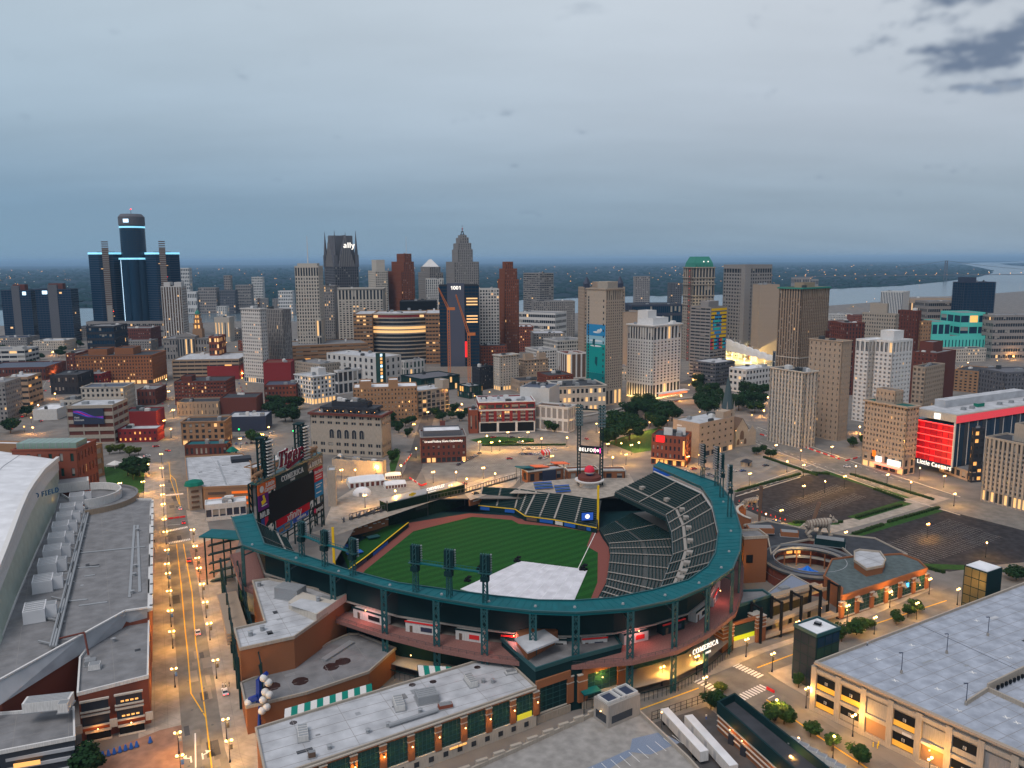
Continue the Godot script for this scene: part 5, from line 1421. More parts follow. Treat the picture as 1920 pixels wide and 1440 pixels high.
func ballpark()->void:
	M.seat=mt(0.004,0.028,0.030,0.6)
	M.steps=mt(0.085,0.095,0.095,0.9,"fine",Vector3.ONE*0.1)
	M.turf=mt(0.016,0.092,0.016,0.95,"fine",Vector3.ONE*0.05)
	M.turf_dark=mt(0.012,0.070,0.013,0.95,"fine",Vector3.ONE*0.05)
	M.clay=mt(0.22,0.075,0.062,0.95,"fine",Vector3.ONE*0.1)
	M.tarp=mt(0.60,0.61,0.66,0.6,"soft",Vector3.ONE*0.04)
	M.padding=mt(0.004,0.022,0.026,0.7)
	M.ivy=mt(0.006,0.028,0.014,0.95,"rough",Vector3.ONE*0.12)
	M.concourse=mt(0.26,0.135,0.12,0.85,"fine",Vector3.ONE*0.1)
	var ri:=[V2(-111,331),V2(-94.5,293),V2(-75,280),V2(-58,267),V2(-38.5,255),V2(-21,249),V2(-6,244),V2(8,240.5),V2(19,240),V2(32,242),V2(45.5,248),V2(58.6,256),V2(68,268),V2(74,281),V2(81,304.5),V2(88,343.5),V2(89,367),V2(73.5,407)]
	var ro:=[V2(-118,325),V2(-102,290.5),V2(-81,275.5),V2(-62,263),V2(-42.5,250.5),V2(-24.5,241.5),V2(-9,235.5),V2(6,231.5),V2(19,230.3),V2(36,232.8),V2(51,239.5),V2(64,250.5),V2(76,265),V2(83.5,282.5),V2(90,304),V2(97,342),V2(98.5,372),V2(77,414)]
	var ui:=[V2(-100,341),V2(-84,306),V2(-67,294),V2(-51,283),V2(-33,272),V2(-17,266),V2(-4,261.5),V2(8,258.5),V2(18,258),V2(28,260),V2(39,265.5),V2(49,273),V2(55,284),V2(59,296),V2(66,317),V2(71,345),V2(73,369),V2(54,410)]
	var fw:=[V2(-86,347),V2(-72,338),V2(-55,328),V2(-42,320),V2(-28,312),V2(-15,305),V2(-4,300),V2(6,297),V2(14,297),V2(21,299),V2(28,305),V2(33,314),V2(37,326),V2(41,338),V2(44,354),V2(48,378),V2(49,392),V2(46.8,416)]
	var lo:=[]
	for i in ri.size():
		lo.append(ui[i].lerp(ri[i],0.45))
	var m:=MB.new()
	m.flat([V2(-77.3,-343.8),V2(-74.9,-368),V2(-57.7,-432.6),V2(-25.1,-449.3),V2(-0.4,-444),V2(3.2,-439.1),V2(26.2,-429.5),V2(46.2,-422),V2(47.2,-404.9),V2(49.7,-389.2),V2(44.3,-353.3),V2(34.7,-324.3),V2(24.2,-291.3),V2(10.9,-267.1),V2(-0.5,-267.2),V2(-32.8,-285.5),V2(-57.3,-310.9)],-8.04)
	ground("warning_track",m,M.clay)
	var grass:Array=[V2(-72.7,-339),V2(-70,-363.2),V2(-53.8,-418.3),V2(-23.2,-442.5),V2(-0.4,-436.4),V2(3.2,-429.8),V2(25.9,-424),V2(42.6,-415.1),V2(37.8,-393.9),V2(42.5,-384.8),V2(38.3,-347.1),V2(29.2,-312.9),V2(15.4,-280.8),V2(-0.5,-278.1),V2(-29.8,-296.4),V2(-54.5,-321.1)]
	m=MB.new()
	m.flat(grass,-8.0)
	ground("outfield_grass",m,M.turf)
	m=MB.new()
	m.q(V3(-82,-8.2,-290),V3(92,-8.2,-290),V3(92,-8.2,-452),V3(-82,-8.2,-452))
	ground("field_margin_ground",m,M.padding)
	m=MB.new()
	var gp:=PackedVector2Array(grass)
	var along:=V2(0.80,-0.60)
	var across:=V2(0.60,0.80)
	for i in range(-44,44,2):
		var c:=V2(-10,-370)+across*i*3.0
		var band:=PackedVector2Array([c-along*160,c+along*160,c+along*160+across*3.0,c-along*160+across*3.0])
		for piece in Geometry2D.intersect_polygons(gp,band):
			if piece.size()>2:
				m.flat(piece,-7.99)
	ground("mown_grass_band",m,M.turf_dark)
	var w:=MB.new()
	line(w,[V3(30.57,-8,-362.51),V3(46,-8,-420.2)],0.35,0.03)
	ground("foul_line",w,M.whiteline)
	var t:=thing("rain_tarp","white rain tarp spread over the infield of the ballpark","tarp")
	m=MB.new()
	m.pr([V2(3.7,-373.4),V2(35.3,-362.1),V2(21.7,-310),V2(-23.5,-340.2)],-8.0,-7.8)
	part("sheet",m,M.tarp,t)
	var tc:=[V3(3.7,-8,-373.44),V3(35.33,-8,-362.11),V3(21.72,-8,-310),V3(-23.52,-8,-340.16)]
	for i in 9:
		m=MB.new()
		var f:=(i+1)/10.0
		m.bar(tc[0].lerp(tc[1],f)+UP*0.22,tc[3].lerp(tc[2],f)+UP*0.22,0.35,0.05)
		part("seam",m,M.roof_white,t)
	for q in[[V3(2.14,-8,-373.11),1.6,"dark sandbag stack at the far left corner of the tarp"],[V3(33.28,-8,-361.81),1.8,"dark sandbag stack at the right corner of the tarp"],[V3(-15.62,-8,-363.14),1.6,"dark sandbag stack on the upper left edge of the tarp"],[V3(-20.68,-8,-349.14),1.5,"dark sandbag stack at the left corner of the tarp"]]:
		t=thing("sandbag_stack",q[2],"sandbags",q[0]+UP*0.2,0.0,"sandbags on the tarp")
		for k in 5:
			m=MB.new()
			m.bx(V3([-0.6,0.4,0.0,-0.2,0.5][k],0.25+0.5*(k/2),[0.2,0.3,-0.4,0.0,-0.2][k])*q[1],V3(1.1,0.5,0.8)*q[1],Basis(UP,k*0.7))
			part("bag",m,M.black,t)
	var padwall:=MB.new()
	for i in fw.size()-1:
		padwall.bar(at3(fw[i],-7.2),at3(fw[i+1],-7.2),0.4,1.7)
	t=thing("ballpark","large open-air ballpark with dark green seats and teal canopy roof","stadium")
	part("field_wall",padwall,M.padding,t)
	terrace(t,fw,lo,-6.6,4.6,24,[11])
	terrace(t,ui,ri,15.4,26.6,15,[4])
	m=MB.new()
	for f in[lo,ui]:
		pass
	var a0:=lerp_line(lo,lo,0,4.6,4.6)
	var a1:=lerp_line(ro,ro,0,4.6,4.6)
	m.strip(a0,a1)
	var u0:=lerp_line(ui,ui,0,14.2,14.2)
	var r0:=lerp_line(ro,ro,0,14.2,14.2)
	m.strip(u0,r0)
	part("deck_slab",m,M.concrete,t)
	m=MB.new()
	m.strip(lerp_line(ri,ro,0.0,15.0,15.0),lerp_line(ri,ro,1.18,15.0,15.0))
	m.strip(lerp_line(ri,ro,1.18,15.0,15.0),lerp_line(ri,ro,1.18,13.6,13.6))
	part("concourse_floor",m,M.concourse,t)
	m=MB.new()
	for y in[13.9,14.9]:
		var e:=lerp_line(ui,ui,0,y,y)
		for i in e.size()-1:
			m.bar(e[i],e[i+1],0.7,0.9)
	part("balcony_front",m,M.steel_dark,t)
	m=MB.new()
	var bl:=lerp_line(ui,ui,0,16.4,16.4)
	for i in bl.size()-1:
		m.bar(bl[i],bl[i+1],0.12,0.12)
	part("balcony_rail",m,M.galv,t)
	m=MB.new()
	var q0:=lerp_line(lo,ri,1.0,4.6,4.6)
	var q1:=lerp_line(lo,ri,1.0,14.2,14.2)
	m.strip(q0,q1)
	m.strip(lerp_line(lo,ri,0.6,-1,-1),lerp_line(lo,ri,0.6,4.6,4.6))
	part("under_wall",m,M.steel_dark,t)
	m=MB.new()
	m.strip(lerp_line(ri,ri,0,18.6,18.6),lerp_line(ri,ri,0,27.4,27.4))
	part("deck_back_wall",m,M.steel_dark,t)
	for yy in[19.0,27.6]:
		m=MB.new()
		var e:=lerp_line(ri,ro,0.06,yy,yy)
		for i in e.size()-1:
			m.bar(e[i],e[i+1],0.5,0.5)
		part("back_rail",m,M.concrete if yy<20.0 else M.white,t)
	m=MB.new()
	var i0:=lerp_line(ri,ri,0,30.6,30.6)
	var o0:=lerp_line(ro,ro,0,31.0,31.0)
	var i1:=lerp_line(ri,ri,0,29.7,29.7)
	var o1:=lerp_line(ro,ro,0,30.1,30.1)
	m.strip(i0,o0)
	m.strip(i1,o1)
	m.strip(i0,i1)
	m.strip(o0,o1)
	m.q(i0[0],o0[0],o1[0],i1[0])
	m.q(i0[17],o0[17],o1[17],i1[17])
	part("canopy_roof",m,M.teal,t)
	for i in 17:
		for k in 6:
			m=MB.new()
			var f:float=(k+0.5)/6.0
			m.bar(i0[i].lerp(i0[i+1],f)+UP*0.03,o0[i].lerp(o0[i+1],f)+UP*0.03,0.12,0.10)
			part("roof_seam",m,M.teal,t)
	m=MB.new()
	for i in o0.size()-1:
		m.bar(o0[i]+UP*0.15,o0[i+1]+UP*0.15,0.5,0.55)
		m.bar(i0[i]+UP*0.15,i0[i+1]+UP*0.15,0.4,0.5)
	part("roof_gutter",m,M.steel,t)
	for i in 16:
		m=MB.new()
		m.lathe([V2(0.55,0),V2(0.4,0.5),V2(0,0.6)],o0[i].lerp(i0[i],0.45)+UP*0.0,6)
		part("roof_vent",m,M.galv,t)
	for i in range(1,17):
		for k in 1:
			var p:Vector2=ro[i]
			var d:Vector2=(ro[mini(i+1,17)]- ro[i-1]).normalized()*0.9
			m=MB.new()
			m.bar(at3(p-d,0),at3(p-d,30.2),0.62,0.62)
			m.bar(at3(p+d,0),at3(p+d,30.2),0.62,0.62)
			for j in 12:
				m.bar(at3(p-d,j*2.5),at3(p+d,j*2.5+2.5),0.3,0.3)
				m.bar(at3(p+d,j*2.5),at3(p-d,j*2.5+2.5),0.3,0.3)
			part("lattice_column",m,M.steel,t)
			m=MB.new()
			var rr:Vector2=ri[i]
			m.bar(at3(p,27.0),at3(rr,29.6),0.4,0.5)
			m.bar(at3(p,29.5),at3(rr,29.5),0.4,0.5)
			part("roof_bracket",m,M.steel,t)
	for i in 17:
		for f in[0.0,0.5]:
			var fl:Vector2=fw[i].lerp(fw[i+1],f)
			var ll:Vector2=lo[i].lerp(lo[i+1],f)
			m=MB.new()
			m.bar(at3(fl,-5.75),at3(ll,5.35),0.9,0.24)
			part("aisle",m,M.concrete,t)
			var ul:Vector2=ui[i].lerp(ui[i+1],f)
			var rl:Vector2=ri[i].lerp(ri[i+1],f)
			m=MB.new()
			m.bar(at3(ul,16.7),at3(rl,27.7),0.8,0.24)
			part("aisle",m,M.concrete,t)
	m=MB.new()
	m.strip(lerp_line(ui,ri,4.1/15,19.35,19.35 ),lerp_line(ui,ri,4.95/15,19.35,19.35))
	var ca0:=[]
	var ca1:=[]
	for i in 18:
		ca0.append(at3(ui[i].lerp(ri[i],0.262),19.45))
		ca1.append(at3(ui[i].lerp(ri[i],0.345),19.5))
	m.strip(ca0,ca1)
	part("cross_aisle",m,M.concrete,t)
	for i in[12,13,14,15,16]:
		for f in[0.25,0.75]:
			var c:Vector2=ui[i].lerp(ui[i+1],f).lerp(ri[i].lerp(ri[i+1],f),0.42)
			m=MB.new()
			var d:Vector2=(ui[i+1]- ui[i]).normalized()
			m.bx(at3(c,21.2),V3(2.6,1.6,2.6),Basis(UP,atan2(d.y,d.x)))
			part("stair_portal",m,M.concrete,t)
	var stall_names:=["red","navy","gold","blue"]
	for i in range(3,15):
		var f:=0.5
		var c:Vector2=ri[i].lerp(ri[i+1],f)
		var d:Vector2=(ri[i+1]- ri[i]).normalized()
		var n:=V2(d.y,-d.x)
		var l:float=ri[i].distance_to(ri[i+1])
		var bs:=Basis(UP,atan2(d.y,d.x))
		m=MB.new()
		m.bx(at3(c+n*0.5,16.7),V3(l*0.62,3.4,3.0),bs)
		var st:=part("food_stall",m,[M.whitewall,M.whitewall,M.steel_dark,M.whitewall][i % 4],t)
		m=MB.new()
		m.bx(at3(c+n*2.06,16.6)+bs.x*l*0.1,V3(l*0.22,1.5,0.12),bs)
		part("serving_hatch",m,[M.navy,M.redpaint,M.navy,M.black][i % 4],st)
		m=MB.new()
		m.bx(at3(c+n*2.05,16.2)-bs.x*l*0.2,V3(1.0,2.2,0.12),bs)
		part("stall_door",m,M.brown,st)
		m=MB.new()
		m.bx(at3(c+n*2.1,18.6),V3(l*0.64,0.5,0.3),bs)
		part("stall_awning",m,[M.redpaint,M.steel_dark,M.redpaint,M.steel_dark][i % 4],st)
		if i % 3==0:
			lamp_light(t,at3(c+n*3.5,19.6),26.0,Color(1.0,0.55,0.5),0.2)
		if i % 2==0:
			lamp_light(t,at3(ro[i].lerp(ro[i+1],0.5),9.5),30.0,Color(1.0,0.75,0.3),0.2)
	m=MB.new()
	var ce:=lerp_line(ri,ro,1.16,16.1,16.1)
	for i in ce.size()-1:
		m.bar(ce[i],ce[i+1],0.1,0.1)
		m.bar(ce[i]+Vector3.DOWN*0.5,ce[i+1]+Vector3.DOWN*0.5,0.06,0.06)
		for k in 6:
			var p:Vector3=ce[i].lerp(ce[i+1],k/6.0)
			m.bar(p+Vector3.DOWN*1.1,p,0.1,0.1)
	part("concourse_rail",m,M.darkmetal,t)
	m=MB.new()
	var pe:=lerp_line(ri,ro,1.1,0.0,0.0)
	for i in range(3,13):
		for k in 10:
			var p:Vector3=pe[i].lerp(pe[i+1],k/10.0)
			m.bar(p,p+UP*3.0,0.12,0.12)
		m.bar(pe[i]+UP*3.0,pe[i+1]+UP*3.0,0.12,0.2)
	part("gate_fence",m,M.steel_dark,t)
	var sign_at:=Vector3.ZERO
	sign_at=at3(ro[10].lerp(ro[11],0.85),11.6)+V3(0.8,0,2.2)
	lettering(t,"COMERICA",1.7,sign_at,38.0,M.sign,"lit_name","Droid Serif")
	lettering(t,"PARK",0.8,sign_at+V3(0.8,-1.6,0.4),38.0,M.sign,"lit_name")
	outfield(t)
	light_rigs()
	scoreboard()
func outfield(t:Node3D)->void:
	var f:=[V2(-20,455),V2(1.5,447.5),V2(7,435),V2(23,428),V2(45,414)]
	var b:=[V2(-18,464),V2(4.3,460),V2(14,455),V2(29,448),V2(50,437)]
	terrace(t,f,b,-5.2,2.8,13)
	for i in 4:
		for k in[0.0,0.5]:
			var m:=MB.new()
			m.bar(at3(f[i].lerp(f[i+1],k),-4.4),at3(b[i].lerp(b[i+1],k),3.5),1.0,0.24)
			part("aisle",m,M.concrete,t)
	for i in 4:
		var m:=MB.new()
		m.bar(at3(f[i],-6.6)+V3(0,0,0.3),at3(f[i+1],-6.6)+V3(0,0,0.3),0.4,2.8)
		part("outfield_wall",m,M.padding,t)
		m=MB.new()
		m.bar(at3(f[i],-5.15)+V3(0,0,0.3),at3(f[i+1],-5.15)+V3(0,0,0.3),0.5,0.28)
		part("yellow_top_line",m,M.yellow,t)
	var boards:=[[0,0.05,0.3,M.blue],[0,0.72,0.98,M.blue],[2,0.05,0.4,M.brown],[2,0.5,0.95,M.blue],[3,0.02,0.2,M.white],[3,0.24,0.5,M.blue],[3,0.56,0.74,M.navy],[3,0.76,0.86,M.blue],[1,0.1,0.9,M.whitewall]]
	for q in boards:
		var m:=MB.new()
		m.bar(at3(f[q[0]].lerp(f[q[0]+1],q[1]),-6.5)+V3(0,0,0.56),at3(f[q[0]].lerp(f[q[0]+1],q[2]),-6.5)+V3(0,0,0.56),0.08,1.9)
		part("advertising_board",m,q[3],t)
	var lf:Array=[V3(-76.63,-7,-358.85),V3(-71,-7,-376.5),V3(-64.28,-7,-401.41),V3(-57.4,-7,-426.02)]
	for i in 3:
		var m:=MB.new()
		m.bar(lf[i],lf[i+1],0.4,2.6)
		part("outfield_wall",m,M.padding,t)
		m=MB.new()
		m.bar(lf[i]+UP*1.4,lf[i+1]+UP*1.4,0.5,0.28)
		part("yellow_top_line",m,M.yellow,t)
		m=MB.new()
		m.bar(lf[i].lerp(lf[i+1],0.2)+V3(0.3,-0.2,0.2),lf[i].lerp(lf[i+1],0.9)+V3(0.3,-0.2,0.2),0.1,1.6)
		part("advertising_board",m,[M.navy,M.blue,M.padding][i],t)
	var m2:=MB.new()
	m2.flat([V2(-86.4,-387.4),V2(-68.3,-428.2),V2(-59.2,-430.8),V2(-77.4,-362.7)],-7.97)
	part("bullpen_turf",m2,M.turf_dark,t)
	for q in[[V3(-78.93,-8,-383.57),5.0,M.blue],[V3(-73.55,-8,-406.78),4.0,M.steel],[V3(-87.17,-8,-391.17),6.0,M.blue]]:
		m2=MB.new()
		m2.bx(q[0]+UP*1.2,V3(q[1]*1.6,0.3,4.0),Basis(UP,0.6))
		m2.bx(q[0]+UP*0.5,V3(q[1]*1.5,1.0,0.4),Basis(UP,0.6))
		part("bullpen_shelter",m2,q[2],t)
	var bw:Array=[V3(-89.89,-6.5,-404.46),V3(-80.05,-6.5,-411.81),V3(-73.92,-6.5,-417.73),V3(-68.64,-6.5,-424.73)]
	for i in 3:
		m2=MB.new()
		m2.bar(bw[i]+UP*2.6,bw[i+1]+UP*2.6,1.0,5.4)
		var wl:=part("brick_name_wall",m2,M.brick_orange,t)
		for k in 3:
			m2=MB.new()
			var p:Vector3=bw[i].lerp(bw[i+1],(k+0.5)/3.0)
			m2.bx(p+V3(0.15,3.6-(k % 2)*1.6,0.62),V3(3.0,0.5,0.12),Basis(UP,0.42))
			part("name_plate",m2,M.white,wl)
	for i in 6:
		var sp:Vector3=bw[0].lerp(bw[3],(i+0.6)/6.2)+V3(-1.5,5.3,-3.0)
		statue(sp,20.0,"%s dark player statue from the left on the walk above the brick name wall" %["first","second","third","fourth","fifth","sixth"][i])
	var brf:Array=[V3(-25.13,-3,-450.77),V3(-17.64,-3,-457.97),V3(-9.97,-3,-467.59),V3(-0.34,-3,-476.44)]
	for i in 3:
		m2=MB.new()
		m2.bar(brf[i]+UP*0.6,brf[i+1]+UP*0.6,1.0,3.6)
		var wl:=part("brick_name_wall",m2,M.brick_orange,t)
		m2=MB.new()
		m2.bx(brf[i].lerp(brf[i+1],0.5)+V3(0.1,1.2,0.62),V3(5.0,0.6,0.12),Basis(UP,0.75))
		part("name_plate",m2,M.white,wl)
	var wk:=MB.new()
	wk.flat([V2(-94.9,-379.6),V2(-89.9,-390.4),V2(-88.6,-399.3),V2(-79.1,-407.7),V2(-67.9,-420.9),V2(-68.7,-430.4),V2(-87,-412.2),V2(-98.7,-395.4)],0.2)
	part("left_outfield_walk",wk,M.paving,t)
	wk=MB.new()
	wk.flat([V2(-24.3,-447.6),V2(-17.5,-456),V2(-9.9,-465.7),V2(0.3,-475.8),V2(5.1,-495.2),V2(-28.8,-461.6)],0.2)
	part("outfield_path",wk,M.paving,t)
	wk=MB.new()
	wk.flat([V2(-1.9,-452),V2(7.8,-474.5),V2(73.9,-494.1),V2(74.1,-473.2),V2(57.7,-445.6),V2(47.3,-439.6),V2(27.5,-450.4)],2.9)
	part("outfield_walk",wk,M.paving,t)
	wk=MB.new()
	var fp:Array=[V3(-87.17,0.2,-413.11),V3(-69.01,0.2,-430.39),V3(-28.75,0.2,-460.52),V3(3.06,0.2,-493.97)]
	for i in 3:
		var n:=int(fp[i].distance_to(fp[i+1])/2.2)
		for k in n:
			var p:Vector3=fp[i].lerp(fp[i+1],float(k)/n)
			wk.bar(p,p+UP*3.2,0.28,0.28)
		wk.bar(fp[i]+UP*3.2,fp[i+1]+UP*3.2,0.2,0.25)
		wk.bar(fp[i]+UP*0.5,fp[i+1]+UP*0.5,0.2,0.9)
	part("street_fence",wk,M.darkmetal,t)
	var e:Array=[V3(-68.79,-8,-427.35),V3(-47.13,-8,-446.74),V3(-28.47,-8,-464.78)]
	var o:=thing("fountain_wall","dark ivy covered wall in centre field with fountain deck and lit letters on top","wall")
	for i in 2:
		var hgt:=12.6
		var d:Vector3=(e[i+1]- e[i]).normalized()
		var nb:=V3(-d.z,0,d.x)*-1.0
		if nb.z>0:
			nb=-nb
		wk=MB.new()
		wk.bar(e[i]+UP*hgt*0.5+nb*4.0,e[i+1]+UP*hgt*0.5+nb*4.0,8.0,hgt-i*0.01)
		part("ivy_wall",wk,M.ivy,o)
		wk=MB.new()
		wk.bar(e[i]+UP*(hgt+0.2)+nb*5.0,e[i+1]+UP*(hgt+0.2-i*0.01)+nb*5.0,9.0,0.4)
		part("fountain_deck",wk,M.galv,o)
	for i in 60:
		wk=MB.new()
		var p:Vector3=e[0].lerp(e[2],rng.randf())+V3(0,rng.randf_range(0.5,11.0),rng.randf_range(-0.2,0.3))
		wk.bx(p,V3(rng.randf_range(0.8,1.8),rng.randf_range(0.6,1.6),0.5),Basis(V3(0.3,1,0.2).normalized(),rng.randf_range(0.2,0.8)))
		part("ivy_clump",wk,M.ivy,o)
	wk=MB.new()
	for i in 3:
		wk.bar(e[0].lerp(e[2],i*0.5)+V3(-0.2,0,0.6),e[0].lerp(e[2],i*0.5)+V3(-0.2,14.5,0.6),0.5,0.5)
	part("deck_post",wk,M.darkmetal,o)
	var yaw:=rad_to_deg(atan2(-(e[2].z-e[0].z),e[2].x-e[0].x))
	lettering(o,"CHEVROLET",1.7,e[0].lerp(e[2],0.60)+V3(0,14.6,-2),yaw,M.sign,"deck_letters")
	lettering(o,"FOUNTAIN",0.9,e[0].lerp(e[2],0.55)+V3(0,12.9,-0.6),yaw,M.sign,"deck_letters")
	wk=MB.new()
	var bc:Vector3=e[0].lerp(e[2],0.30)+V3(0,14.2,-1.5)
	wk.bx(bc,V3(4.6,1.0,0.3),Basis(UP,deg_to_rad(yaw)))
	wk.bx(bc+V3(0,0,0.05),V3(1.8,1.9,0.3),Basis(UP,deg_to_rad(yaw)))
	part("gold_emblem",wk,M.yellow,o)
	wk=MB.new()
	wk.bx(e[0].lerp(e[2],0.42)+V3(0,6.4,0.4),V3(9,3.0,0.6),Basis(UP,deg_to_rad(yaw)))
	part("camera_window",wk,M.glass_green,o)
	for q in[[V3(46.39,-8,-418.44),"tall yellow foul pole at the right-field corner"],[V3(-81.78,-8,-352.43),"yellow foul pole at the left-field corner, half hidden by the roof"]]:
		o=thing("foul_pole",q[1],"pole",q[0],0.0,"foul poles")
		wk=MB.new()
		wk.tube(Vector3.ZERO,UP*25,0.32,0.25,8)
		part("pole",wk,M.yellow,o)
		wk=MB.new()
		wk.bx(V3(-0.55,15.5,0),V3(0.75,19,0.08))
		part("screen",wk,M.yellow,o)
	o=thing("small_screen","small blue lit screen in the right-field seats","screen",V3(40.23,-3,-417.96),10.0)
	wk=MB.new()
	wk.bx(V3(0,3.0,0),V3(7.2,5.0,0.6))
	part("frame",wk,M.black,o)
	wk=MB.new()
	wk.bx(V3(0,3.0,0.32),V3(6.4,4.2,0.08))
	part("screen_face",wk,glow(0.06,0.22,0.6,0.8),o)
	wk=MB.new()
	wk.lathe([V2(0.0,0.0),V2(1.3,0.02)],Vector3.ZERO,10)
	var sm:=part("screen_mark",wk,M.sign,o)
	sm.transform=Transform3D(Basis(Vector3.RIGHT,PI/2),V3(0,3.0,0.42))
	o=thing("twin_lamp_tower","pair of tall dark lamp towers behind right field with a lit sign between","lamp tower")
	var p1:=V3(40.16,4,-473.5)
	var p2:=V3(53.22,4,-468.54)
	var tops:=[V3(39.85,51.6,-474).y,V3(51.65,51.65,-468).y]
	for i in 2:
		var p:Vector3=[p1,p2][i]
		var top:float=tops[i]
		wk=MB.new()
		for s in[-0.8,0.8]:
			for r in[-0.8,0.8]:
				wk.bar(p+V3(s,-p.y,r),V3(p.x+s,top,p.z+r),0.55,0.55)
		for j in 26:
			var y:=lerpf(0,top,j/26.0)
			wk.bar(V3(p.x-0.8,y,p.z+0.8),V3(p.x+0.8,y+top/26.0,p.z+0.8),0.25,0.25)
			wk.bar(V3(p.x+0.8,y,p.z+0.8),V3(p.x-0.8,y+top/26.0,p.z+0.8),0.25,0.25)
		part("mast",wk,M.steel_dark,o)
		for j in 7:
			wk=MB.new()
			wk.bx(V3(p.x,top-1.0-j*1.9,p.z+1.2),V3(4.4,1.2,1.2))
			var rk:=part("lamp_rack",wk,M.steel,o)
			for k in 4:
				wk=MB.new()
				wk.bx(V3(p.x-1.6+k*1.05,top-1.0-j*1.9,p.z+1.85),V3(0.55,0.5,0.15))
				part("floodlight",wk,M.galv,rk)
	wk=MB.new()
	wk.bar(V3(p1.x,tops[0]- 3,p1.z),V3(p2.x,tops[1]- 3,p2.z),0.8,0.8)
	part("cross_bar",wk,M.steel_dark,o)
	wk=MB.new()
	var sc:=V3((p1.x+p2.x)*0.5,V3(46.43,24.38,-470).y,(p1.z+p2.z)*0.5+1.6)
	wk.bx(sc,V3(13.6,4.6,0.5),Basis(UP,-0.4))
	part("sign_panel",wk,M.black,o)
	lettering(o,"BELFOR",2.1,sc+Basis(UP,-0.4)*V3(-1.8,-0.1,0.4),-22.0,M.sign,"sign_letters")
	wk=MB.new()
	wk.lathe([V2(0.0,0),V2(0.9,0.03)],Vector3.ZERO,10)
	var rd:=part("sign_disc",wk,M.sign,o)
	rd.transform=Transform3D(Basis(UP,-0.4)*Basis(Vector3.RIGHT,PI/2),sc+Basis(UP,-0.4)*V3(4.6,0,0.34))
	for s in[-1,1]:
		wk=MB.new()
		wk.bx(sc+Basis(UP,-0.4)*V3(4.6+s*1.5,0,0.3),V3(0.45,3.0,0.1),Basis(UP,-0.4))
		part("sign_bracket",wk,M.magenta,o)
	o=thing("round_deck_bar","round deck with white rim and a large striped ball on top, right field","bar",V3(sc.x-0.6,2.9,sc.z+2.0))
	wk=MB.new()
	wk.lathe([V2(6.0,0),V2(6.0,2.6),V2(8.6,3.2),V2(8.8,4.0),V2(0,4.2)],Vector3.ZERO,24)
	part("deck",wk,M.white,o)
	wk=MB.new()
	wk.lathe([V2(7.0,4.1),V2(7.0,6.2),V2(0,6.3)],Vector3.ZERO,24)
	part("red_drum",wk,M.brick_dark,o)
	var bands:=[[0.0,1.0,mt(0.02,0.04,0.30)],[1.0,1.35,M.white],[1.35,PI,mt(0.55,0.03,0.06)]]
	for q in bands:
		wk=MB.new()
		var pr:=[]
		for i in 9:
			var th:float=lerpf(q[0],q[1],i/8.0)
			pr.append(V2(3.1*sin(th),-3.1*cos(th)))
		wk.lathe(pr,V3(0,9.3,0),18)
		part("ball_band",wk,q[2],o)
	var pv:=0
	for q in[[V3(9.6,0,-482.3),24,24.5,9,5.4,"brick plaza pavilion with a blue score sign, behind right field"],[V3(34.8,0,-485.4),12,19.4,8,5.1,"long brick plaza kiosk left of the lamp tower base"],[V3(56.5,0,-483.8),0,13.2,8,5.5,"brick plaza kiosk right of the lamp tower base"]]:
		var pb=q[0+0]
		o=thing("plaza_pavilion",q[5],"pavilion",q[0],q[1],"brick pavilions behind right field")
		blk(0,0,q[2],q[3],0,q[4]+1.5,{"wall":M.brick_orange,"glass":M.dark,"wx":0.5,"wy":0.7,"nf":1,"bay":7.0,"lit":0.1,"cornice":0.4,"cormat":M.stone_pale,"roof":M.roof_pale})
		if pv==0:
			mb("score_sign",M.navy).span(q[2]*0.40,q[2]*0.78,0.6,q[4]+1.8,0.1,0.6)
		flush(o)
		pv+=1
	for q in[[V3(17.26,8,-494.38),M.orange,"left orange shade sail on the right-field plaza"],[V3(30.53,8,-502.2),M.orange,"right orange shade sail on the right-field plaza"],[V3(7.72,9,-488.11),M.teal,"teal canopy wing at the left end of the plaza pavilions"]]:
		o=thing("shade_canopy",q[2],"canopy",q[0],30.0)
		wk=MB.new()
		wk.bx(Vector3.ZERO,V3(11,0.4,6.5),Basis(Vector3.BACK,-0.12))
		part("canopy_sheet",wk,q[1],o)
		for s in[V2(-4.6,-2.6),V2(4.6,-2.6),V2(4.6,2.6),V2(-4.6,2.6)]:
			wk=MB.new()
			wk.tube(V3(s.x,-q[0].y,s.y),V3(s.x,0,s.y),0.2,0.2)
			part("post",wk,M.darkmetal,o)
	for q in[[V3(18.53,4,-458.9),11.0,"left blue roofed bleacher block above right field"],[V3(29.41,4,-452.07),9.0,"right blue roofed bleacher block above right field"]]:
		o=thing("bleacher_block",q[2],"bleachers",q[0],12.0)
		for k in 5:
			wk=MB.new()
			wk.bx(V3(0,k*0.6,-k*0.9),V3(q[1],0.5,0.8))
			part("bench",wk,M.blue if k % 2==0 else M.steel,o)
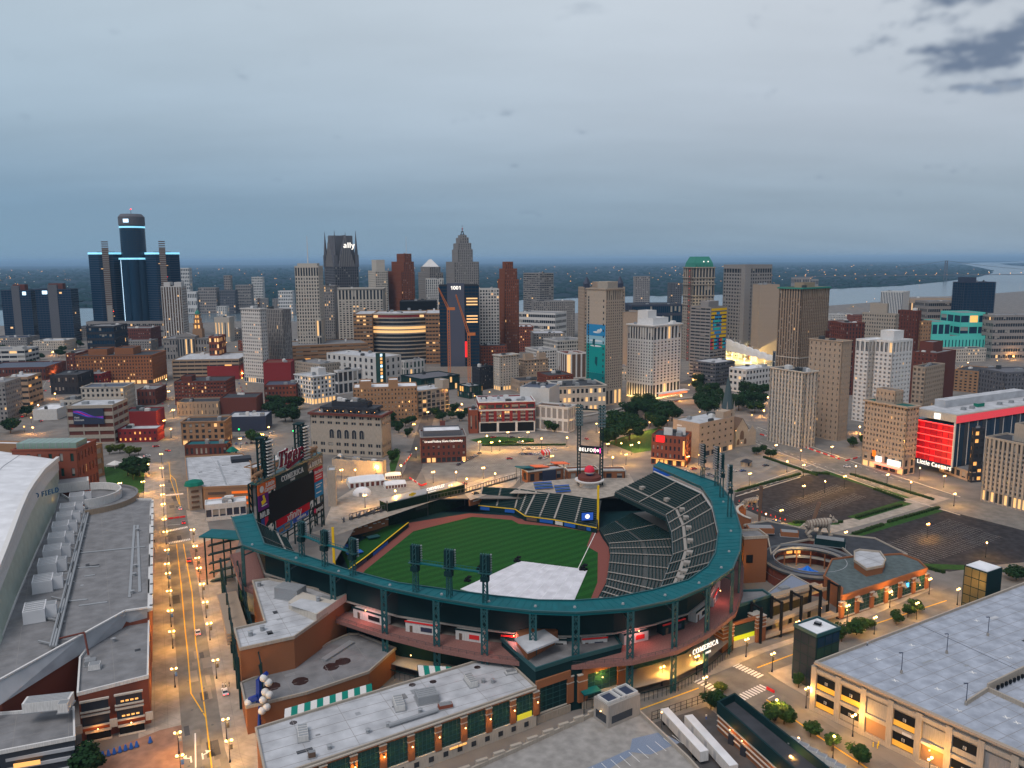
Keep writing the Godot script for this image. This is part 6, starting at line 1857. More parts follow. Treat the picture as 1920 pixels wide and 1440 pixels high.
func statue(at:Vector3,yaw:float,label:String)->void:
	var o:=thing("player_statue",label,"statue",at,yaw,"player statues")
	var m:=MB.new()
	m.bx(V3(0,0.6,0),V3(1.6,1.2,1.6))
	part("plinth",m,M.granite,o)
	m=MB.new()
	m.tube(V3(-0.5,1.1,0.2),V3(-0.15,2.4,0),0.2,0.32,8)
	m.tube(V3(0.6,1.1,-0.2),V3(0.15,2.4,0),0.2,0.32,8)
	m.tube(V3(0,2.2,0),V3(0.1,3.6,0.05),0.42,0.52,8)
	m.tube(V3(0.1,3.5,0.05),V3(0.12,3.95,0.1),0.4,0.16,8)
	m.lathe([V2(0,-0.3),V2(0.26,-0.12),V2(0.28,0.1),V2(0,0.32)],V3(0.13,4.15,0.12),8)
	m.tube(V3(-0.35,3.5,0.1),V3(-0.9,3.1,0.6),0.2,0.14,6)
	m.tube(V3(0.5,3.5,0.0),V3(-0.85,3.1,0.65),0.18,0.14,6)
	m.tube(V3(-0.9,3.1,0.6),V3(-1.5,4.6,0.9),0.06,0.11,6)
	part("figure",m,M.granite,o)
func light_rigs()->void:
	var k:=0
	var names:=["left rack of floodlights on the roof beside the scoreboard","middle rack of floodlights on the roof beside the scoreboard","right rack of floodlights on the roof beside the scoreboard","left rack of floodlights on the roof before home plate","middle rack of floodlights on the roof before home plate","right rack of floodlights on the roof before home plate, against the tarp","nearest rack of floodlights on the right-hand roof","second rack of floodlights on the right-hand roof","third rack of floodlights on the right-hand roof","farthest rack of floodlights on the right-hand roof"]
	var spots:=[[V2(-76.5,279),-40.0],[V2(-66,269.5),-40.0],[V2(-54.5,261),-40.0],[V2(-31.5,247.5),-22.0],[V2(-20.3,243.2),-18.0],[V2(-8.7,238.8),-14.0],[V2(90.0,322),80.0],[V2(94,350),84.0],[V2(96.3,368),100.0],[V2(93,382),110.0]]
	var heads:=[]
	for s in spots:
		var low:bool=k<3
		var h:=13.0 if low else 15.5
		if k>=6:
			h=[22.0,20.0,19.0,17.0][k-6]
		var o:=thing("floodlight_rack",names[k],"floodlights",at3(s[0],31.0),s[1],"floodlight racks on the ballpark roof")
		var m:=MB.new()
		for e in[V3(-0.7,0,-0.7),V3(0.7,0,-0.7),V3(0.7,0,0.7),V3(-0.7,0,0.7)]:
			m.bar(e,e*0.7+UP*h,0.3,0.3)
		for j in 8:
			var y:=h*j/8.0
			m.bar(V3(-0.7,y,0.7),V3(0.7,y+h/8.0,0.7),0.2,0.2)
			m.bar(V3(0.7,y,-0.7),V3(-0.7,y+h/8.0,-0.7),0.2,0.2)
		part("lattice_post",m,M.steel,o)
		m=MB.new()
		m.bx(V3(0,h*0.62,0),V3(4.2,0.3,2.0))
		m.bx(V3(0,h*0.62+0.9,0.95),V3(4.2,0.08,0.08))
		part("service_deck",m,M.steel,o)
		m=MB.new()
		m.bx(V3(0,h-3.4,-0.1),V3(3.2,6.4,0.9))
		m.bx(V3(0,h*0.5,0.2),V3(2.6,1.6,1.8))
		part("ballast_box",m,M.steel_dark,o)
		var rows:=8 if k<6 else 10
		for j in rows:
			m=MB.new()
			var y:=h-0.5-j*(0.82 if k<6 else 1.15)
			m.bx(V3(0,y,-0.9),V3(3.8,0.14,0.2))
			m.bx(V3(0,y-0.3,-0.7),V3(3.8,0.08,0.08))
			var r:=part("lamp_bar",m,M.steel,o)
			for q in 5:
				m=MB.new()
				m.tube(V3(-1.6+q*0.8,y+0.22,-0.7),V3(-1.6+q*0.8,y+0.12,-1.35),0.16,0.34,7)
				part("floodlight",m,M.galv if k>=6 or q==4 else M.steel,r)
		heads.append(at3(s[0],31.0+h*0.62))
		k+=1
	for q in[[0,1,"left gangway between the floodlight racks by the scoreboard"],[1,2,"right gangway between the floodlight racks by the scoreboard"],[3,4,"left gangway between the floodlight racks before home plate"],[4,5,"right gangway between the floodlight racks before home plate"]]:
		var o:=thing("gangway",q[2],"gangway",heads[q[0]],0.0,"gangways between floodlight racks")
		var d:Vector3=heads[q[1]]- heads[q[0]]
		var m:=MB.new()
		m.bar(d*0.15+UP*0.1,d*0.85+UP*0.1,1.1,0.35)
		part("walkway",m,M.teal,o)
		m=MB.new()
		m.bar(d*0.15+UP*1.3,d*0.85+UP*1.3,0.12,0.12)
		for j in 9:
			var f:=0.15+0.7*j/8.0
			m.bar(d*f+UP*0.2,d*f+UP*1.3,0.1,0.1)
		part("rail",m,M.teal,o)
func scoreboard()->void:
	var yaw:=74.2
	var o:=thing("scoreboard","giant dark scoreboard with club name in script and advertising panels","scoreboard",V3(-114.2,0,-348.5),yaw)
	var w:=58.7
	var m:=MB.new()
	for x in[0.0,2.4,w-2.4,w,13.0,30.0,44.5]:
		for z in[-0.5,-4.5]:
			m.bar(V3(x,0,z),V3(x,38.0,z),0.6,0.6)
	for j in 10:
		for x in[0.0,w-2.4,44.5,11.0]:
			m.bar(V3(x,j*3.8,-0.5),V3(x+2.4,j*3.8+3.8,-0.5),0.4,0.4)
			m.bar(V3(x+2.4,j*3.8,-4.5),V3(x,j*3.8+3.8,-4.5),0.4,0.4)
	for y in[6.0,10.0,20.0,38.0]:
		m.bar(V3(0,y,-4.5),V3(w,y,-4.5),0.5,0.5)
		m.bar(V3(0,y,-0.5),V3(w,y,-0.52),0.4,0.4)
	part("lattice_frame",m,M.steel_dark,o)
	for q in[["main_screen",M.black,8.2,49.1,17.3,31.5],["name_band",M.steel_dark,14.5,43.4,31.6,37.9],["airline_panel",M.navy,43.5,w-0.1,32.8,37.9],["red_panel",mt(0.42,0.02,0.03),49.3,58.0,25.6,32.6],["blue_panel",mt(0.01,0.17,0.36),49.3,57.8,17.4,25.4],["orange_panel",mt(0.52,0.10,0.02),0.1,14.3,32.8,37.7],["purple_panel",mt(0.10,0.01,0.13),0.1,8.0,25.6,32.7],["league_panel",M.black,0.1,8.0,17.0,25.5],["red_strip_panel",mt(0.38,0.0,0.012),13.8,43.7,13.6,17.2],["food_panel",mt(0.03,0.14,0.30),13.8,27.0,9.6,13.5],["blue_strip_panel",mt(0.02,0.06,0.30),28.5,42.0,11.0,13.5],["drink_panel",M.black,46.8,57.4,8.8,13.4]]:
		m=MB.new()
		m.span(q[2],q[3],q[4],q[5],-0.3,0.3)
		part(q[0],m,q[1],o)
	m=MB.new()
	m.span(-0.4,w+0.4,38.0,39.2,-3.0,0.1)
	part("top_beam",m,M.steel,o)
	lettering(o,"COMERICA",2.6,V3(29.0,35.4,0.4),0,M.white,"panel_letters","Droid Serif")
	lettering(o,"PARK",1.2,V3(29.0,33.0,0.4),0,M.white,"panel_letters")
	lettering(o,"DELTA",2.3,V3(52.2,35.4,0.4),0,M.white,"panel_letters")
	m=MB.new()
	m.tri(V3(44.6,34.3,0.42),V3(45.7,36.6,0.42),V3(46.8,34.3,0.42))
	part("triangle_mark",m,M.white,o)
	lettering(o,"xfinity",3.4,V3(29.0,15.4,0.4),0,M.white,"panel_letters","Droid Sans",false)
	lettering(o,"Little",1.9,V3(9.6,36.2,0.4),0,M.white,"panel_letters","Droid Serif",true,0.15)
	lettering(o,"Caesars",1.9,V3(9.4,34.1,0.4),0,M.white,"panel_letters","Droid Serif",true,0.15,0.85)
	lettering(o,"Rocket",1.8,V3(53.6,30.6,0.4),0,M.white,"panel_letters")
	for q in[[50.6,56.6,28.2],[50.6,56.6,27.0],[50.6,56.6,23.6],[50.6,55.0,22.3],[50.6,55.6,19.4],[2.2,6.6,27.2]]:
		m=MB.new()
		m.span(q[0],q[1],q[2],q[2]+0.5,0.31,0.36)
		part("small_print",m,M.white,o)
	lettering(o,"MLB",2.6,V3(4.1,23.4,0.4),0,M.white,"panel_letters")
	m=MB.new()
	m.q(V3(1.2,21.6,0.34),V3(1.2,19.6,0.34),V3(3.9,17.6,0.34),V3(3.9,21.6,0.34))
	part("shield_half",m,mt(0.02,0.05,0.22),o)
	m=MB.new()
	m.q(V3(4.1,21.6,0.34),V3(6.8,21.6,0.34),V3(6.8,19.6,0.34),V3(4.1,17.6,0.34))
	part("shield_half",m,mt(0.45,0.02,0.05),o)
	m=MB.new()
	m.bx(V3(3.9,29.2,0.34),V3(3.4,2.0,0.1),Basis(Vector3.BACK,0.3))
	m.bx(V3(4.2,31.0,0.34),V3(1.4,2.4,0.1),Basis(Vector3.BACK,0.3))
	part("yellow_mark",m,M.yellow,o)
	for q in[[2.9,35.2,1.6,M.white],[48.6,11.1,1.2,mt(0.5,0.03,0.1)]]:
		m=MB.new()
		m.lathe([V2(0,0),V2(q[2],0.02)],Vector3.ZERO,12)
		var rd:=part("round_emblem",m,q[3],o)
		rd.transform=Transform3D(Basis(Vector3.RIGHT,PI/2),V3(q[0],q[1],0.34))
	for q in[[22.4,12.6,4.6,0.8,M.brick_tan],[22.4,11.7,5.0,0.7,M.brown],[22.4,10.8,4.6,0.8,M.brick_tan],[17.0,11.4,3.6,1.6,M.brick_orange]]:
		m=MB.new()
		m.bx(V3(q[0],q[1],0.34),V3(q[2],q[3],0.1))
		part("food_picture",m,q[4],o)
	lettering(o,"pepsi",2.0,V3(53.2,11.1,0.4),0,M.white,"panel_letters")
	lettering(o,"comerica",1.4,V3(35.2,12.3,0.4),0,M.white,"panel_letters")
	for x in[9.4,41.6]:
		m=MB.new()
		for e in[V3(-1.6,0,-4.2),V3(1.6,0,-4.2),V3(1.6,0,-1.0),V3(-1.6,0,-1.0)]:
			m.bar(V3(x,37,0)+e,V3(x,57.5,0)+e,0.7,0.7)
		for j in 8:
			m.bar(V3(x-1.6,37+j*2.55,-1.0),V3(x+1.6,39.5+j*2.55,-1.0),0.4,0.4)
			m.bar(V3(x+1.6,37+j*2.55,-1.0),V3(x-1.6,39.5+j*2.55,-1.0),0.4,0.4)
			m.bar(V3(x-1.6,37+j*2.55,-4.2),V3(x-1.6,39.5+j*2.55,-1.0),0.4,0.4)
		m.bx(V3(x,57.6,-2.6),V3(4.6,0.5,4.2))
		part("lamp_tower",m,M.steel_dark,o)
		for j in 11:
			m=MB.new()
			m.bx(V3(x,40.6+j*1.55,0.0),V3(5.6,0.9,1.6))
			var rk:=part("lamp_rack",m,M.steel_dark,o)
			m=MB.new()
			for k in 5:
				m.tube(V3(x-2.2+k*1.1,40.7+j*1.55,0.7),V3(x-2.2+k*1.1,40.5+j*1.55,1.6),0.2,0.42,7)
			part("floodlight",m,M.pale_steel,rk,"stuff")
	for q in[[M.white,V3(0,0,0)],[mt(0.16,0.012,0.03),V3(0.1,0.1,0.5)]]:
		var n:=lettering(o,"Tigers",7.2,V3(29.6,45.0,0.2)+q[1],0,q[0],"script_letters","Droid Serif",true,0.25,0.80)
		if q[0]==M.white:
			n.transform.basis=n.transform.basis.scaled(V3(1.04,1.10,1.0))
			n.position+=V3(-0.1,-0.2,0)
	for q in[[M.white,0.4,0.10],[mt(0.16,0.012,0.03),0.0,0.62]]:
		m=MB.new()
		var pts:=[V2(22.5,40.6),V2(25.0,39.0),V2(40.6,41.8),V2(40.0,43.0),V2(25.6,40.7)]
		var g:=[]
		for p in pts:
			g.append(p+(p-V2(28.0,41.0)).normalized()*q[1])
		for i in range(1,g.size()-1):
			m.tri(V3(g[0].x,g[0].y,q[2]),V3(g[i].x,g[i].y,q[2]),V3(g[i+1].x,g[i+1].y,q[2]))
		part("script_swash",m,q[0],o)
	m=MB.new()
	m.span(14.0,39.0,41.2,41.7,-0.8,-0.4)
	m.span(14.0,39.0,44.4,44.8,-0.8,-0.4)
	for x in[16.0,24.0,32.0,38.0]:
		m.span(x,x+0.4,38.5,48.0,-1.0,-0.6)
	part("letter_frame",m,M.steel,o)
	for q in[[2.6,"left"],[51.6,"right"]]:
		tiger(o.transform*V3(q[0],39.2,-1.2),yaw,1.5,M.brick_tan,"tan striped tiger statue on the %s end of the scoreboard" % q[1])
func tiger(at:Vector3,yaw:float,s:float,mat:Material,label:String)->void:
	var o:=thing("tiger_statue",label,"statue",at,yaw,"tiger statues of the ballpark")
	var m:=MB.new()
	m.tube(V3(-2.0,1.9,0)*s,V3(-0.6,2.05,0)*s,0.62*s,0.66*s,10)
	m.tube(V3(-0.6,2.05,0)*s,V3(1.0,2.0,0)*s,0.66*s,0.78*s,10)
	m.tube(V3(1.0,2.0,0)*s,V3(1.9,2.25,0)*s,0.78*s,0.48*s,10)
	m.lathe([V2(0,-0.62),V2(0.5,-0.35),V2(0.62,0.0),V2(0.5,0.4),V2(0,0.6)],V3(2.25,2.4,0)*s,10)
	m.tube(V3(2.4,2.25,0)*s,V3(3.0,2.05,0)*s,0.4*s,0.24*s,8)
	for e in[-0.34,0.34]:
		m.tube(V3(2.1,2.8,e)*s,V3(2.05,3.15,e*1.2)*s,0.2*s,0.05*s,5)
	for q in[[1.2,0.42,0.5],[0.7,-0.42,-0.5],[-1.6,0.42,-0.4],[-2.0,-0.42,0.4]]:
		var x:float=q[0]
		var z:float=q[1]
		var st:float=q[2]
		var hind:=x<0.0
		var knee:=V3(x+st*0.3+(0.35 if hind else 0.0),1.15,z)*s
		var hock:=V3(x+st*0.7-(0.25 if hind else 0.0),0.55,z)*s
		m.tube(V3(x,1.8,z*0.8)*s,knee,0.42*s,0.27*s,7)
		m.tube(knee,hock,0.27*s,0.18*s,7)
		m.tube(hock,V3(x+st*0.8,0.12,z)*s,0.18*s,0.16*s,7)
		m.bx(V3(x+st*0.8+0.15,0.12,z)*s,V3(0.6,0.24,0.36)*s)
	m.tube(V3(-2.4,2.1,0)*s,V3(-3.3,1.4,0)*s,0.16*s,0.12*s,6)
	m.tube(V3(-3.3,1.4,0)*s,V3(-4.2,1.7,0)*s,0.12*s,0.08*s,6)
	part("body",m,mat,o)
	for i in 7:
		m=MB.new()
		var x:=-1.9+i*0.48
		m.lathe([V2(0.70+0.02*i,-0.05),V2(0.70+0.02*i,0.07)],Vector3.ZERO,10)
		var n:=part("stripe",m,M.brown,o)
		n.transform=Transform3D(Basis(Vector3.BACK,PI/2).scaled(Vector3.ONE*s),V3(x,2.02,0)*s)
func outline(t:Node3D,poly:Array,y0:float,y1:float,wall:Material,roof:Material,parapet:=0.8,cap:Material=null)->void:
	var m:=MB.new()
	m.pr(poly,y0,y1-0.02)
	part("wall",m,wall,t)
	m=MB.new()
	var pp:=PackedVector2Array(poly)
	m.flat(pp,y1)
	part("roof",m,roof,t)
	if roof in[M.roof,M.roof_pale]or y1>14.5:
		m=MB.new()
		var mid:=Vector2.ZERO
		for p in poly:
			mid+=p/poly.size()
		for i in range(-20,21):
			for w in[[V2(0.88,-0.47),V2(0.47,0.88),4.2],[V2(0.47,0.88),V2(0.88,-0.47),13.0]]:
				var c:Vector2=mid+w[1]*i*w[2]
				for l in Geometry2D.intersect_polyline_with_polygon(PackedVector2Array([c-w[0]*130.0,c+w[0]*130.0]),pp):
					m.bar(V3(l[0].x,y1+0.01,l[0].y),V3(l[1].x,y1+0.01,l[1].y),0.10,0.05)
		part("roof_seam",m,M.stone_grey,t,"stuff")
		for i in 14:
			var c:=mid+V2(rng.randfn(),rng.randfn())*14.0
			if not Geometry2D.is_point_in_polygon(c,pp) or not Geometry2D.is_point_in_polygon(c+V2(4,4),pp) or not Geometry2D.is_point_in_polygon(c-V2(4,4),pp):
				continue
			m=MB.new()
			m.bx(V3(c.x,y1+0.012,c.y),V3(rng.randf_range(1,5),0.03,rng.randf_range(0.6,3)),Basis(UP,0.49))
			part("roof_patch",m,[M.roof,M.galv,M.roof_dark,M.roof_pale][rng.randi() % 4],t)
	m=MB.new()
	var ring:Array=poly.duplicate()
	ring.append(poly[0])
	m.wall(ring,y1-0.3,y1+parapet,0.5)
	part("parapet",m,cap if cap else wall,t)
func bays(t:Node3D,a:Vector3,b:Vector3,y0:float,y1:float,n:int,pier:float,pmat:Material,glass:Material,deep:=0.7,mull:=Vector2i(3,3),lights:=false,stone:Material=null)->void:
	var d:=(b-a).normalized()
	var out:=d.cross(UP)
	var l:=a.distance_to(b)
	var bs:=Basis(d,UP,out)
	for i in n+1:
		var p:=a.lerp(b,float(i)/n)
		var m:=MB.new()
		m.bx(p+out*0.1+UP*(y0+y1)*0.5,V3(pier,y1-y0,deep*1.6),bs)
		var pr:=part("brick_pier",m,pmat,t)
		m=MB.new()
		m.bx(p+out*0.1+UP*(y1+0.15),V3(pier+0.3,0.3,deep*1.8),bs)
		m.bx(p+out*0.1+UP*(y0+(y1-y0)*0.78),V3(pier+0.25,0.28,deep*1.75),bs)
		part("stone_cap",m,stone if stone else M.stone_pale,pr)
		if lights and i>0:
			var lp:=p+out*(deep+0.7)+UP*(y0+(y1-y0)*0.62)
			m=MB.new()
			m.bx(lp-out*0.35+UP*0.3,V3(0.3,0.25,0.6),bs)
			part("wall_lamp_arm",m,M.darkmetal,pr)
			lamp_light(pr,lp,9.0,Color(1.0,0.72,0.30),0.22)
	for i in n:
		var p:=a.lerp(b,(i+0.5)/n)
		var w:=l/n-pier
		var m:=MB.new()
		m.bx(p-out*0.05+UP*(y0+y1)*0.5,V3(w+0.1,y1-y0,0.2),bs)
		var wd:=part("window",m,glass,t)
		m=MB.new()
		for k in range(1,mull.x):
			m.bx(p+out*0.12+d*w*(float(k)/mull.x-0.5)+UP*(y0+y1)*0.5,V3(0.14,y1-y0,0.16),bs)
		for k in range(1,mull.y):
			m.bx(p+out*0.125+UP*lerpf(y0,y1,float(k)/mull.y),V3(w,0.14,0.14),bs)
		part("glazing_bar",m,M.steel,wd)
		m=MB.new()
		m.bx(p+out*0.15+UP*y0,V3(w,0.35,0.7),bs)
		part("sill",m,stone if stone else M.stone_pale,wd)
func unit_box(t:Node3D,at:Vector3,size:Vector3,yaw:float,mat:Material,called:="rooftop_unit")->void:
	var m:=MB.new()
	var bs:=Basis(UP,deg_to_rad(yaw))
	m.bx(at+UP*size.y*0.5,size,bs)
	var p:=part(called,m,mat,t)
	m=MB.new()
	for i in 5:
		m.bx(at+bs*V3(0,0,size.z*(i/5.0-0.4))+UP*(size.y+0.06),V3(size.x*0.9,0.12,size.z*0.12),bs)
	m.bx(at+UP*0.12,V3(size.x+0.5,0.24,size.z+0.5),bs)
	part("casing_rib",m,M.galv,p)
func near_blocks()->void:
	arena()
	west_side()
	front_buildings()
	east_side()
	centre_side()
func arena()->void:
	var t:=thing("indoor_arena","white roofed indoor arena with grey plant decks filling the left edge","arena")
	var m:=MB.new()
	var top:=[V3(-234.77,36.06,-405),V3(-223.04,38.33,-372),V3(-210.95,39.53,-343),V3(-201.12,40.95,-322),V3(-191.96,40.49,-302),V3(-184.17,39.21,-285),V3(-176.74,37.32,-268),V3(-169.72,34.02,-250),V3(-164.93,29.48,-232)]
	var foot:=[V3(-233.28,19,-401),V3(-218.71,19,-370.62),V3(-210.35,19,-350.97),V3(-202.25,19,-331.86),V3(-194.81,19,-314.03),V3(-185.08,19,-291.48),V3(-176.6,19,-271.81),V3(-161.64,19,-239.1),V3(-150.48,19,-213.02)]
	m.strip(foot,top)
	part("translucent_wall",m,mt(0.36,0.42,0.36,0.5,"soft",Vector3.ONE*0.05),t)
	var back:=[]
	for p in top:
		back.append(p+V3(-190,9,-62))
	m=MB.new()
	m.strip(top,back)
	part("white_roof",m,M.roof_white,t)
	m=MB.new()
	for i in top.size()-1:
		m.bar(top[i]+UP*0.6,top[i+1]+UP*0.6,1.6,2.2)
	part("roof_rim",m,M.white,t)
	for k in 7:
		m=MB.new()
		var f:=(k+1)/8.0
		for i in top.size()-1:
			m.bar(top[i].lerp(back[i],f)+UP*0.08,top[i+1].lerp(back[i+1],f)+UP*0.08,0.2,0.2)
		part("roof_seam",m,M.roof_pale,t)
	m=MB.new()
	m.strip([foot[0],foot[0]+V3(-190,0,-62)],[top[0],back[0]])
	part("end_wall",m,M.whitewall,t)
	var fas:=[]
	for i in top.size():
		fas.append(top[i].lerp(foot[i],0.30)+V3(0.4,0,0.2))
	m=MB.new()
	m.strip(fas,top)
	part("white_fascia",m,M.whitewall,t)
	lettering(t,"FORD FIELD",2.3,top[1].lerp(top[3],0.55)+V3(1.7,-4.6,-0.5),66.0,mt(0.03,0.10,0.2),"wall_letters")
	var deck:Array=[V2(-180.9,-388.9),V2(-124.8,-260.2),V2(-131.3,-257.3),V2(-136.3,-241),V2(-141.5,-223.6),V2(-145.4,-212.1),V2(-151.2,-207.3),V2(-165.5,-228.7),V2(-162.8,-240.9),V2(-176.6,-271.8),V2(-194.8,-314),V2(-210.4,-351),V2(-233.3,-401),V2(-203.6,-372),V2(-195.8,-370.2),V2(-189.8,-389.1)]
	outline(t,deck,0,19.0,M.brick,M.roof,0.9,M.white)
	var ws:=[[V3(-124.63,19,-259.31),V3(-131.12,19,-256.89),V3(-136.13,19,-240.63),V3(-145.17,19,-211.81),V3(-147.35,19,-205.93)],[V3(-125.54,14.9,-260.25),V3(-131.36,14.9,-257.47),V3(-135.57,14.9,-240.5),V3(-143.37,14.9,-208.27),V3(-145.35,14.9,-202.2)]]
	m=MB.new()
	m.strip([ws[0][0]+UP*1.4,ws[0][1]+UP*1.4,ws[0][2]+UP*1.4,ws[0][3]+UP*1.4,ws[0][4]+UP*1.4],ws[1])
	part("white_screen",m,M.roof_pale,t)
	m=MB.new()
	for i in 4:
		m.bar(ws[0][i]+UP*1.5,ws[0][i+1]+UP*1.5,0.7,0.5)
	part("screen_cap",m,M.white,t)
	var lowr:Array=[V2(-125.1,-260.5),V2(-108.8,-223.2),V2(-124.5,-213.6),V2(-134.9,-234.5),V2(-136.1,-241.4),V2(-131.7,-258.1)]
	outline(t,lowr,0,14.8,M.brick,M.roof,0.8,M.white)
	var fa:=V3(-125.24,0,-212.89)
	var fb:=V3(-107.29,0,-220.17)
	for q in[[0.08,0.44,9.6,12.4,M.dark],[0.54,0.9,9.8,12.6,M.glass],[0.08,0.44,5.0,8.0,M.dark],[0.54,0.9,5.2,8.2,M.glass],[0.12,0.44,0.4,2.8,M.black],[0.56,0.9,0.4,2.8,M.black]]:
		var d:=(fb-fa).normalized()
		var out:=d.cross(UP)
		var p:=fa.lerp(fb,(q[0]+q[1])*0.5)
		var w:float=fa.distance_to(fb)*(q[1]- q[0])
		var bs:=Basis(d,UP,out)
		m=MB.new()
		m.bx(p+out*0.12+UP*(q[2]+q[3])*0.5,V3(w,q[3]- q[2],0.3),bs)
		var wd:=part("window",m,q[4],t)
		m=MB.new()
		m.bx(p+out*0.3+UP*(q[3]+0.25),V3(w+0.6,0.5,0.7),bs)
		m.bx(p+out*0.3+UP*(q[2]- 0.2),V3(w+0.6,0.45,0.7),bs)
		part("stone_band",m,M.stone_pale,wd)
		if q[4]==M.glass:
			m=MB.new()
			for k in 4:
				m.bx(p+out*0.29+d*w*(k*0.18-0.25)+UP*(q[2]+0.9),V3(w*0.12,0.5,0.08),bs)
			part("lit_strip",m,M.gold,wd)
		if q[2]<1.0:
			lamp_light(t,p+out*1.2+UP*4.0,10.0,Color(1.0,0.65,0.3),0.2)
	for f in[0.02,0.49,0.98]:
		m=MB.new()
		var d:=(fb-fa).normalized()
		m.bx(fa.lerp(fb,f)+d.cross(UP)*0.4+UP*4.6,V3(2.0,2.4,0.6),Basis(d,UP,d.cross(UP)))
		part("framed_emblem",m,M.stone_pale,t)
	var wing:Array=[V2(-125.4,-212.5),V2(-117.5,-198.2),V2(-133.5,-192),V2(-140.7,-190.2),V2(-153,-208.7),V2(-144.8,-209.9)]
	outline(t,wing,0,11.0,M.glass,M.roof,0.8,M.white)
	m=MB.new()
	for y in[3.0,6.0,8.6]:
		m.bar(V3(-117.47,11,-198.21)*V3(1,0,1)+V3(0,y,0.4),V3(-140.68,11,-190.24)*V3(1,0,1)+V3(0,y,0.4),0.5,0.9)
	part("floor_band",m,M.roof_pale,t)
	m=MB.new()
	m.bar(V3(-124.44,11,-194.23)*V3(1,0,1)+V3(0,7.3,0.5),V3(-130.34,11,-192.43)*V3(1,0,1)+V3(0,7.3,0.5),0.2,1.2)
	part("lit_window",m,M.gold,t)
	var spots:=[V3(-210.49,19,-367.23),V3(-204.68,19,-353.87),V3(-198.72,19,-339.99),V3(-192.09,19,-325.16),V3(-185.54,19,-310.33),V3(-179.12,19,-295.64),V3(-171.29,19,-278.78),V3(-159.94,19,-254.37),V3(-215.71,19,-385.07)]
	for p in spots:
		unit_box(t,p,V3(6.4,4.6,8.6),26.0,M.roof_white,"air_handler")
		unit_box(t,p+V3(4.6,0,-1.6),V3(3.2,5.0,3.6),26.0,M.roof_white,"air_handler_duct")
	unit_box(t,V3(-228.62,20,-405.27),V3(15,5.0,9.0),28.0,M.white,"plant_room")
	unit_box(t,V3(-129.25,14.5,-207.46),V3(12,3.0,4.0),12.0,M.white,"air_handler")
	unit_box(t,V3(-124.04,14.5,-205.81),V3(2.6,2.8,2.6),12.0,M.white,"air_handler_duct")
	unit_box(t,V3(-129.85,14.8,-231.06),V3(3.0,1.6,2.6),20.0,M.galv)
	unit_box(t,V3(-127.19,14.8,-228.43),V3(3.2,1.8,2.6),20.0,M.white)
	for q in[[V3(-205.13,20,-373.07),V3(-142.33,20,-231.96)],[V3(-203.91,20,-372.22),V3(-141.5,20,-231.95)]]:
		m=MB.new()
		for e in[0.0,0.9]:
			m.tube(q[0]+V3(e,0.3,0),q[1]+V3(e,0.3,0),0.4,0.4,6)
		part("pipe_run",m,M.galv,t)
	for i in 9:
		m=MB.new()
		var p:Vector3=(V3(-201.56,20,-367.23)).lerp(V3(-142.68,20,-234.04),i/8.0)
		m.bar(p,p+V3(-6.0,-0.2,-2.6),0.5,0.5)
		m.bx(p+V3(0.4,-0.4,0),V3(3.0,0.4,0.5))
		part("pipe_branch",m,M.galv,t)
	for q in[[V3(-177.26,19.2,-315.05),V3(-153.58,19.2,-322.14)],[V3(-169.62,19.1,-299.06),V3(-162.09,19.1,-300.61)],[V3(-162.59,19.1,-290.42),V3(-159.33,19.1,-291.94)],[V3(-156.86,19.1,-267.72),V3(-150.45,19.1,-269.43)],[V3(-150.64,19.1,-264.12),V3(-142.31,19.1,-267.09)],[V3(-171.2,19.1,-350.05),V3(-136.33,19.1,-271.07)],[V3(-169.74,19.1,-350.03),V3(-134.84,19.1,-275.7)]]:
		m=MB.new()
		m.bar(q[0],q[1],0.9,0.35)
		part("roof_curb",m,M.galv,t)
	for p in[V3(-166.2,19,-342.3),V3(-147.4,19,-299.55),V3(-143.83,19,-290.93),V3(-137,19,-274.55),V3(-130.14,14.8,-246.08),V3(-131.88,14.8,-233.08)]:
		m=MB.new()
		m.lathe([V2(0.7,0),V2(0.6,1.0),V2(0.9,1.2),V2(0,1.5)],p,8)
		part("roof_vent",m,M.galv,t)
	m=MB.new()
	m.tube(V3(-143.17,20,-237.6),V3(-134.72,22,-237.78),0.3,0.3)
	m.tube(V3(-134.72,22,-237.78),V3(-132.37,16,-234.85),0.3,0.3)
	part("rust_pipe",m,M.brick_dark,t)
	var c:=V3(-212.26,20,-386.21)
	m=MB.new()
	m.lathe([V2(24,-20),V2(24,1.6),V2(23.2,1.6),V2(23.2,0.4),V2(0,0.4)],c,24,-1.9,3.0)
	part("round_terrace",m,M.roof,t)
	m=MB.new()
	m.lathe([V2(24.2,-3),V2(24.2,1.7)],c,24,-1.9,3.0)
	part("terrace_rim",m,M.tan,t)
	m=MB.new()
	m.lathe([V2(16.5,0.4),V2(16.5,4.6),V2(15.9,4.6),V2(15.9,1.0)],c,24,-1.9,3.0)
	part("round_screen",m,M.white,t)
	m=MB.new()
	m.bar(V3(-180.14,19,-387.12)+V3(0.5,0.4,0),V3(-124.65,19,-260.16)+V3(0.5,0.4,0),1.6,1.0)
	part("white_gutter",m,M.white,t)
	for i in 14:
		m=MB.new()
		var p:Vector3=(V3(-178.17,19,-382.66)).lerp(V3(-125.6,19,-262.3),i/13.0)
		m.bx(p+V3(0.9,1.0,0),V3(0.9,0.4,0.6))
		part("gutter_bracket",m,M.darkmetal,t)
